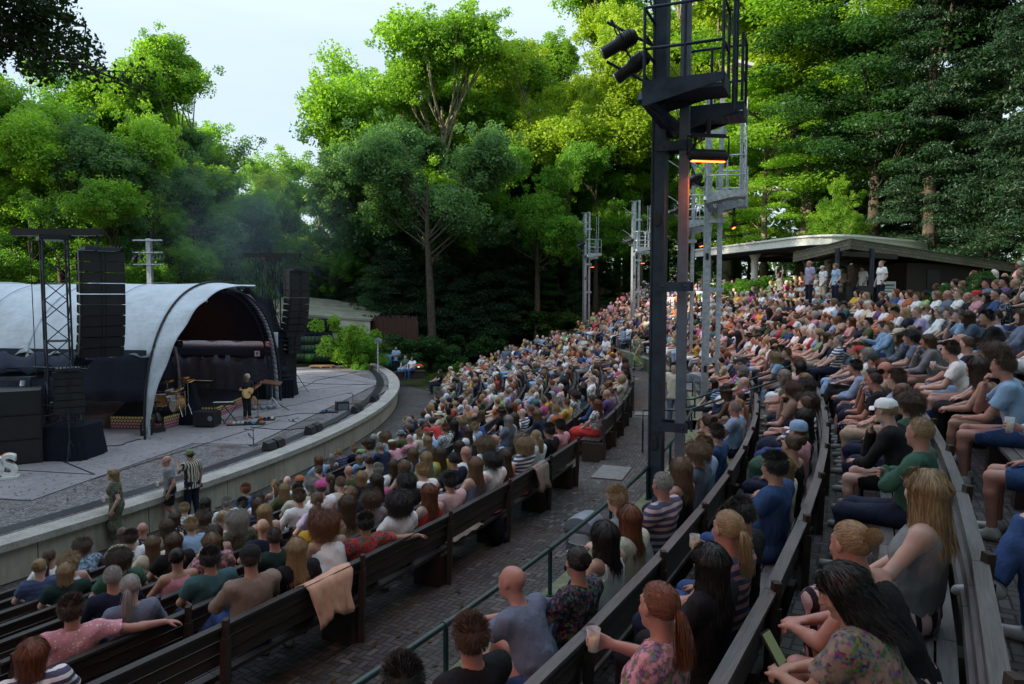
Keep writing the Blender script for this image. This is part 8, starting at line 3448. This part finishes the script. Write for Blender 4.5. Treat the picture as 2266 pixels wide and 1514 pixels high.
# everyone else: pick seats, the largest in the picture become single people
cand = []
for ri, (tier, k, Rb, z, a0, a1, bi) in enumerate(ROWS):
    a = a0 + .35
    while a < a1 - .2:
        aa = a + rn.uniform(-.08, .08)
        a += .545 / (rad(1) * Rb) * rn.uniform(.95, 1.12)
        if any(abs(aa - t) * rad(1) * Rb < .44 for t in taken.get(ri, [])):
            continue
        p = pol(Rb - .24, aa, z)
        q = to_px((p.x, p.y, z + 1.2))
        if q is None or not (-40 < q[0] < 2306 and -30 < q[1] < 1540):
            continue
        pr = .95
        if tier == 'lower' and bi == 0:
            pr = float(np.interp(q[0], [0, 250, 500, 800, 1000], [.05, .40, .65, .85, .92]))
            if k == 7:
                pr = .0 if q[0] < 1000 else .3
            if k == 6:
                pr = min(pr, .5)
        if tier == 'upper' and bi == 0:
            dist = math.hypot(p.x, p.y)
            pr = float(np.interp(dist, [3, 6, 9, 12], [0, .55, .88, .96]))
        if rn.random() > pr:
            continue
        cand.append((math.hypot(p.x, p.y), ri, aa))
cand.sort()
N_IND = 262 - NPER
TOPS = ['wh'] * 7 + ['bk'] * 5 + ['nv'] * 4 + ['lb'] * 3 + ['cr'] * 3 + ['gy'] * 3 + ['bl', 'ol', 'gn', 'tl', 'pk', 'pp', 'rd', 'ru', 'mu', 'pu', 'be', 'dg', 'mg', 'lg', 'pl', 'ta', 'gb', 'be', 'pk', 'ru']
for d, ri, a in cand[:N_IND]:
    tier, k, Rb, z, a0, a1, bi = ROWS[ri]
    for tr in range(400):
        sex = rn.choice('mffm')
        hair = rn.choice(['short', 'short', 'crop', 'bald', 'short', 'short', 'short', 'crop', 'curls']) if sex == 'm' else rn.choice(['long', 'wavy', 'ponytail', 'bun', 'bob', 'long', 'wavy', 'ponytail', 'bun', 'long', 'wavy', 'bob', 'ponytail', 'curly', 'curls'])
        hc = rn.choice(['bl', 'lb', 'br', 'db', 'bk', 'gy', 'rd', 'br', 'lb', 'bl', 'db'])
        top = rn.choice(['tee', 'tee', 'long']) if sex == 'm' else rn.choice(['tee', 'tank', 'long', 'dress', 'tee'])
        pat = rn.choice(['plain'] * 6 + ['stripes', 'floral', 'dots'])
        tcn = rn.choice(TOPS)
        hat = None
        if rn.random() < .07:
            hat = (rn.choice(['cap', 'cap', 'sunhat']), rn.choice(['nv', 'bk', 'cr', 'wh', 'rd']))
        lab = say(hair, hc, top, pat, tcn, tier, k, bi, hat)
        if lab not in used_labels:
            break
    H = dict(pose=rn.choices(['lap', 'forward', 'crossed', 'cup', 'folded', 'chin', 'back'], [6, 5, 5, 1.5, 4, 4, 1])[0], sex=sex, skin=rn.choice('fffttrd' if rn.random() < .5 else 'ffftr'), hair=hair, hc=hc, top=top, pat=pat, tc=tcn,
             bot='skirt' if top == 'dress' else rn.choice(['trousers', 'trousers', 'trousers', 'shorts']), bc=tcn if top == 'dress' else rn.choice(['nv', 'nv', 'bl', 'bk', 'be', 'gb', 'ol', 'lb']), label=lab, hat=hat, specs=rn.random() < .15)
    if top == 'dress' and pat != 'plain':
        H['bp'] = pat
    seat_person(ri, a, rn, H)
crowd = Crowd()
LP = [x for x in HC.values()]
for d, ri, a in cand[N_IND:]:
    tier, k, Rb, z, a0, a1, bi = ROWS[ri]
    p = pol(Rb - .24, a, z)
    body, rest = facing(p)
    sex = rn.choice('mf')
    style = rn.choice(['short', 'short', 'short', 'none']) if sex == 'm' else rn.choice(['long', 'long', 'big', 'short'])
    yaw = 25 if rest > 12 else -25 if rest < -12 else 0
    v = rn.uniform(.85, 1.15)
    sk = SK[rn.choice('fffttrd')]
    crowd.add(p, body + rad(rn.uniform(-10, 10)), rn.choice(['lap', 'lap', 'forward', 'folded', 'crossed']), sex, style, yaw,
              [sk, tuple(c * v for c in TC[rn.choice(TOPS)][0]), TC[rn.choice(['nv', 'bl', 'bk', 'be', 'lb', 'gy', 'wh'])][0] if sex == 'm' else sk, LP[rn.randrange(len(LP))][0]], rn.uniform(.93, 1.05))
if crowd.v:
    crowd.build('crowd', 'distant seated audience too far off to tell apart, filling the far benches')


# ------------------------------------------------------------------ people standing, walking or sitting apart
def stand(px, py, z, rz, pose, label, **kw):
    p = at_z(px, py, z) if z is not None else None
    o = person(p, rad(rz), pose, kw.pop('yaw', 0), kw.pop('pitch', 0), kw.pop('sex', 'm'), SK[kw.pop('skin', 'f')], kw.pop('hair', 'short'), HC[kw.pop('hc', 'br')][0], kw.pop('top', 'tee'), kw.pop('pat', 'plain'),
               TC[kw.pop('tc', 'wh')][0], kw.pop('bot', 'trousers'), TC[kw.pop('bc', 'nv')][0], kw.pop('shoec', (.05, .05, .06)), kw.pop('bp', 'plain'), label, kw.pop('group', 'standing visitors'), kw.pop('scale', 1.0),
               kw.pop('hat', None), kw.pop('hatc', (.3, .3, .3)), kw.pop('specs', False))
    return o


ph = stand(427, 1152, ZG, 60, 'photo', 'photographer with a green brimmed hat, brown striped shirt and jeans at the stage wall', hat='fedora', hatc=(.16, .20, .12), pat='upright_stripes', tc='cr', bc='nv', hair='crop', hc='db', skin='t')
w1 = stand(380, 1168, ZG, 115, 'walk', 'bald person in grey t-shirt and dark shorts walking by the stage wall', hair='bald', tc='gy', bot='shorts', bc='bk', skin='r')
w2 = stand(262, 1210, ZG, 110, 'walk', 'person with blonde hair and a tie-dye green and red dress walking with a cup', sex='f', hair='bob', hc='bl', top='dress', pat='floral', tc='ol', bot='skirt', bc='ol', bp='floral', specs=False)
cup(w1, 'walk', None, False, 'clear plastic cup held by the bald person walking by the stage wall')
cup(w2, 'walk', None, False, 'clear plastic cup held by the person in the tie-dye dress')
# camera with a long white lens hanging at the photographer's hip
p = ph.location + Matrix.Rotation(rad(60), 3, 'Z') @ Vector((.30, .10, .80))
root = empty('camera', p, rad(-50))
tag(root, 'black camera with a long white lens hanging at the side of the photographer', 'camera')
MB().box((0, 0, 0), (.14, .07, .10)).build('camera_body', MAT['black_paint'], root)
MB().tube([(.0, -.03, 0), (.0, -.12, -.05), (0, -.16, -.08), (0, -.26, -.14)], [.035, .038, .05, .052], 14).build('lens', MAT['white_plastic'], root)
MB().tube([(0, -.26, -.14), (0, -.31, -.17)], [.056, .06], 14).build('lens_hood', MAT['black_paint'], root)

stand(1379, 793, 0, 90, 'hold', 'person in white cap and pale blue t-shirt standing on the ring aisle', hat='cap', hatc=(.6, .62, .64), tc='lb', bc='nv', hair='crop', skin='f')
stand(1413, 820, 0, 70, 'walk', 'person with dark hair in a pale green floral dress walking on the ring aisle', sex='f', hair='bun', hc='bk', top='dress', pat='floral', tc='lg', bot='skirt', bc='lg', bp='floral')
stand(1341, 830, 0, 120, 'hold', 'person leaning in a white top and dark bag strap beside the far aisle steps', sex='f', hair='short', hc='gy', tc='wh', bc='nv')
stand(1491, 948, 0, 150, 'stand', 'person in a cream t-shirt and jeans half hidden behind the big dark mast', tc='cr', bc='gb', hair='short', hc='br')
stand(1120, 838, -1.0, 160, 'stand', 'grey haired person in a blue shirt standing on the slope by the far benches', hair='short', hc='gy', tc='gb', bc='lb', top='tee')
# behind the leaf barrier
stand(877, 826, ZS - .35, 180, 'fold_stand', 'person in a bright blue t-shirt with crossed arms behind the leaf patterned barrier', hair='crop', hc='db', tc='lb', bc='nv', skin='t')
for (px, py, sx, hr, c, tcn, bcn, lab) in ((897, 834, 'f', 'bun', 'br', 'gn', 'lb', 'person in green sitting at the end of the stage, left of the pair'), (912, 838, 'f', 'wavy', 'br', 'wh', 'bl', 'person in white with bright blue trousers sitting at the stage end')):
    stand(px, py, ZG + .45, 150, 'lap', lab, sex=sx, hair=hr, hc=c, tc=tcn, bc=bcn)
m = MB()
m.box((0, 0, .21), (1.7, .4, .42)).box((0, 0, .44), (1.8, .5, .04))
tag(m.build('low_bench', MAT['dark_wood'], None, at_z(903, 838, ZG + .45) + Vector((.1, .15, -.03)), rad(20)), 'low dark bench under the two seated women at the stage end', 'bench')
o = MB().ball((0, 0, .15), (.30, .2, .16), 14, 8).box((0, -.19, .16), (.2, .03, .08)).build('bag', MAT['red_fabric'], None, at_z(922, 832, ZG + .45) + Vector((.15, 0, .42)))
tag(o, 'red sports bag beside the two seated women at the stage end', 'bag')
MB().box((0, -.205, .15), (.12, .01, .05)).build('glowing_reflector', MAT['exit_green'], o)  # emissive patch, its glow standing in for reflected light
# two people at the front corner of the far benches
stand(973, 872, ZG + .15, 112, 'crossed', 'person in black sitting alone on the corner kerb of the far benches, legs stretched', sex='f', hair='long', hc='br', tc='bk', bc='nv')
# top terrace
for (px, py, pose, kw, lab) in (
        (1820, 672, 'hold', dict(hat='cap', hatc=(.6, .6, .55), tc='wh', bc='be', sex='m'), 'person in a white cap and white shirt standing under the white canopy'),
        (1848, 674, 'stand', dict(sex='f', hair='long', hc='bl', tc='lb', bc='nv'), 'person with long blonde hair and blue top standing beside the left hut post'),
        (1864, 670, 'hold', dict(sex='f', hair='wavy', hc='bl', tc='be', bc='be'), 'person with wavy blonde hair standing between the two hut posts'),
        (1878, 668, 'fold_stand', dict(hair='short', hc='bk', tc='nv', bc='bk', skin='t'), 'bearded person in a dark shirt with folded arms between the hut posts'),
        (1908, 672, 'stand', dict(hair='curls', hc='br', tc='wh', bc='nv'), 'person with curls and white shirt standing near the right hut post'),
        (1949, 676, 'stand', dict(sex='f', hair='bun', hc='bl', tc='wh', bc='nv'), 'person in white standing just right of the right hut post'),
        (1775, 668, 'stand', dict(hair='short', hc='bk', tc='gy', bc='nv', skin='t'), 'person with black hair and grey t-shirt standing in the hedge under the canopy'),
        (1722, 676, 'cheer', dict(sex='f', hair='long', hc='br', tc='cr', top='tank', bc='nv'), 'person raising both arms high at the back under the white canopy'),
        (1790, 676, 'stand', dict(hair='bald', tc='pl', bc='nv', skin='r'), 'bald person in a lilac shirt left of the man in the white cap')):
    o = stand(px, py, 3.05, 100, pose, lab, **dict(kw))
    if pose == 'cheer':
        o.location = at_y(1727, 606, 36) - Vector((0, 0, 1.62))
for (px, Yd, z, pose, kw, lab) in ((1708, 27.5, 2.0, 'stand', dict(sex='f', hair='bun', hc='bl', tc='bk', top='tank', bc='bl'), 'person in a black sleeveless top standing up among the seated upper rows'),
                                   (1641, 24.5, 1.2, 'stand', dict(sex='f', hair='bun', hc='bk', tc='bk', top='tank', bc='bl'), 'person with black hair bun and jeans half standing in the upper rows')):
    pp = at_y(px, 600, Yd)
    R_ = math.hypot(pp.x - CX, pp.y - CY)
    person((pp.x, pp.y, zprof(R_)), rad(95), pose, 0, 0, 'f', SK['t'], kw['hair'], HC[kw['hc']][0], kw['top'], 'plain', TC[kw['tc']][0], 'trousers', TC[kw['bc']][0], label=lab, group='standing visitors')
# woman in sunglasses on the lowest stair step
stand(1573, 952, .0, 95, 'lap', 'person in sunglasses and black dress sitting low on the first stair beside the second mast', sex='f', hair='long', hc='bk', tc='bk', top='dress', bot='skirt', bc='bk', specs=True)
# crossed legs in jeans entering from the right edge
pp = pol(UP_R[3] - .24, -27.6, UP_Z[3])

# ------------------------------------------------------------------ things left on benches
def drape(ri_tier, ri_k, ang, w_, drop_f, drop_b, mat, label, seat=False):
    Rb = (LOW_R if ri_tier == 'lower' else UP_R)[ri_k]
    z = (LOW_Z if ri_tier == 'lower' else UP_Z)[ri_k]
    c = pol(Rb, ang, z)
    rows = []
    rr = random.Random(int(ang * 100))
    ph_ = rr.random() * 6
    top = .915 if not seat else .462
    for i in range(17):
        t = i / 16
        row = []
        for j in range(15):
            u = j / 14 - .5
            sw = .055 * math.sin(u * 17 + ph_ + t * 1.5) + .03 * math.sin(u * 37 + i * .5)
            if not seat:
                if t < .5:
                    k = (.5 - t) / .5
                    x, zz = -.035 - abs(sw) * k - .03 * k, top - drop_f * k * (1 + .25 * math.sin(u * 5 + ph_))
                    if k < .12:
                        x = .05 - (k / .12) * .10
                else:
                    k = (t - .5) / .5
                    x, zz = .10 + abs(sw) * k + .02 * k, top - drop_b * k * (1 + .10 * math.sin(u * 9 + 2 + ph_))
                    if k < .12:
                        x = .05 + (k / .12) * .06
            else:
                x, zz = -.02 - .44 * min(1, t * 1.5), top + .01 + .01 * math.sin(u * 20 + i)
                if t > .66:
                    k = (t - .66) / .34
                    x, zz = -.47 - abs(sw) * .8, top - drop_f * k
            row.append((x, u * w_ * (1 + .15 * math.sin(t * 5)), zz))
        rows.append(row)
    m = MB()
    m.grid(rows)
    tag(m.build('towel', MAT[mat], None, c, rad(ang), solid=.012), label, 'towel')


def ang_at(px, Rb):
    h = circ_hits(px, Rb)
    x, y = h[-1] if len(h) > 1 and h[0][1] < 2 else h[0]
    return math.degrees(math.atan2(y - CY, x - CX))


def best_ang(px, py, Rb, z):
    bst = None
    for x, y in circ_hits(px, Rb):
        q = to_px((x, y, z))
        e = abs(q[1] - py)
        if bst is None or e < bst[0]:
            bst = (e, math.degrees(math.atan2(y - CY, x - CX)))
    return bst[1]


drape('lower', 7, best_ang(705, 1300, LOW_R[7], LOW_Z[7] + .9), .56, .30, .40, 'towel_peach', 'peach coloured towel hanging over the back of the last lower bench')
drape('lower', 7, best_ang(1186, 1050, LOW_R[7], LOW_Z[7] + .9), .5, .30, .38, 'towel_taupe', 'taupe sweater hanging over the back of the last lower bench, farther along')
drape('lower', 7, best_ang(1040, 1150, LOW_R[7], LOW_Z[7] + .46), .8, .3, 0, 'towel_beige', 'beige towel lying over the seat edge of the last lower bench', seat=True)
for q, px in enumerate((1085, 1110, 1150, 1180, 1225, 1255)):
    a = best_ang(px, 1120, LOW_R[7] - .2, LOW_Z[7] + .47)
    m = MB()
    m.ball((0, 0, 0), (.19, .19, .028), 16, 6)
    tag(m.build('seat_cushion', MAT['cushion_red'], None, pol(LOW_R[7] - .24, a, LOW_Z[7] + .476)), '%s red seat cushion from the left on the last lower bench' % ORD[q], 'cushion', 'red cushions on the last lower bench')
# phone of the person in the floral dress
b = find_seat(C7[0] + 1400 / C7[2], C7[1] + 905 / C7[2])
if b:
    tier, k, Rb, z, a0, a1, bi = ROWS[b[1]]
    p0 = pol(Rb - .24, b[2], z)
    fc, _ = facing(p0)
    p = p0 + Matrix.Rotation(fc, 3, 'Z') @ Vector((.03, .57, .675))
    root = empty('phone', p, fc)
    root.rotation_euler = (rad(55), 0, fc)
    tag(root, 'mobile phone held by the person in the multicoloured floral dress', 'phone')
    MB().box((0, 0, 0), (.075, .155, .009)).build('phone_body', MAT['black_paint'], root)
    MB().box((0, 0, .006), (.068, .143, .002)).build('screen', MAT['phone_screen'], root)

# thin smoke drifting above the stage
p = at_y(560, 500, 40)
g = G('stage_smoke')
v = g.n('VolumePrincipled')
v.inputs['Color'].default_value = (.62, .78, 1, 1)
rr_ = g.n('VectorMath', operation='LENGTH')
g.set(rr_.inputs[0], g.mapping(g.coord('Object'), (1 / 6.5, 1 / 4.5, 1 / 5.5)))
dn_ = g.math('MULTIPLY', g.rng(rr_.outputs['Value'], 0.0, 0.95, 1, 0), g.rng(g.noise(g.coord('Object'), .35, 4), .35, .65, .2, 1))
g.set(v.inputs['Density'], g.math('MULTIPLY', dn_, .04))
g.t.links.new(v.outputs[0], g.out.inputs[1])
m = MB()
m.ball((0, 0, 0), (6.4, 4.4, 5.4), 24, 16)
tag(m.build('smoke', g.m, None, p), 'thin bluish smoke drifting above the apex of the stage roof', 'smoke', kind='stuff')

# fallen leaves, scraps and bags on the ground
rng = np.random.default_rng(31)
pts = []
for _ in range(1500):
    a = rng.uniform(-33, 12)
    r = rng.choice([rng.uniform(50.6, 52.1), rng.uniform(52.5, 61), rng.uniform(41, 43)])
    p = pol(r, a, zprof(r) + .008)
    pts.append(tuple(p))
for _ in range(1600):
    r = 39.2 - abs(rng.normal()) * 2.2
    p = pol(r, rng.uniform(-33, 18), ZS + .012)
    pts.append(tuple(p))
c = np.array(pts)
q, t = leaves_np(c, 1, .001, .035, rng, 3.0, .05)
q[:, 2] = np.repeat(c[:, 2], 4) + rng.uniform(0, .012, len(q))
tag(obj('fallen_leaves', leaf_mesh('fallen_leaves', q, t), MAT['leaves'], color=(.12, .065, .03)), 'brown fallen leaves scattered over the paving and the stage', 'leaves', kind='stuff')
for q_, (k_, an_, colr, lab) in enumerate(((7, -24.6, (.02, .02, .025), 'black backpack on the ground under the last lower bench'),)):
    p = pol(LOW_R[k_] + (.35 if q_ else -.1), an_, 0 if q_ else LOW_Z[k_])
    root = empty('backpack', p, rad(an_ + 20))
    tag(root, lab, 'backpack', 'bags left by the benches')
    o = MB().ball((0, 0, .2), (.16, .13, .22), 14, 10).build('bag', MAT['black_cloth'], root)
    MB().ball((.12, 0, .13), (.06, .10, .11), 12, 8).build('pocket', MAT['dark_cloth'], root)
    MB().tube([(-.1, -.07, .05), (-.19, -.08, .2), (-.1, -.06, .36)], .014, 6).build('strap', MAT['cable'], root)
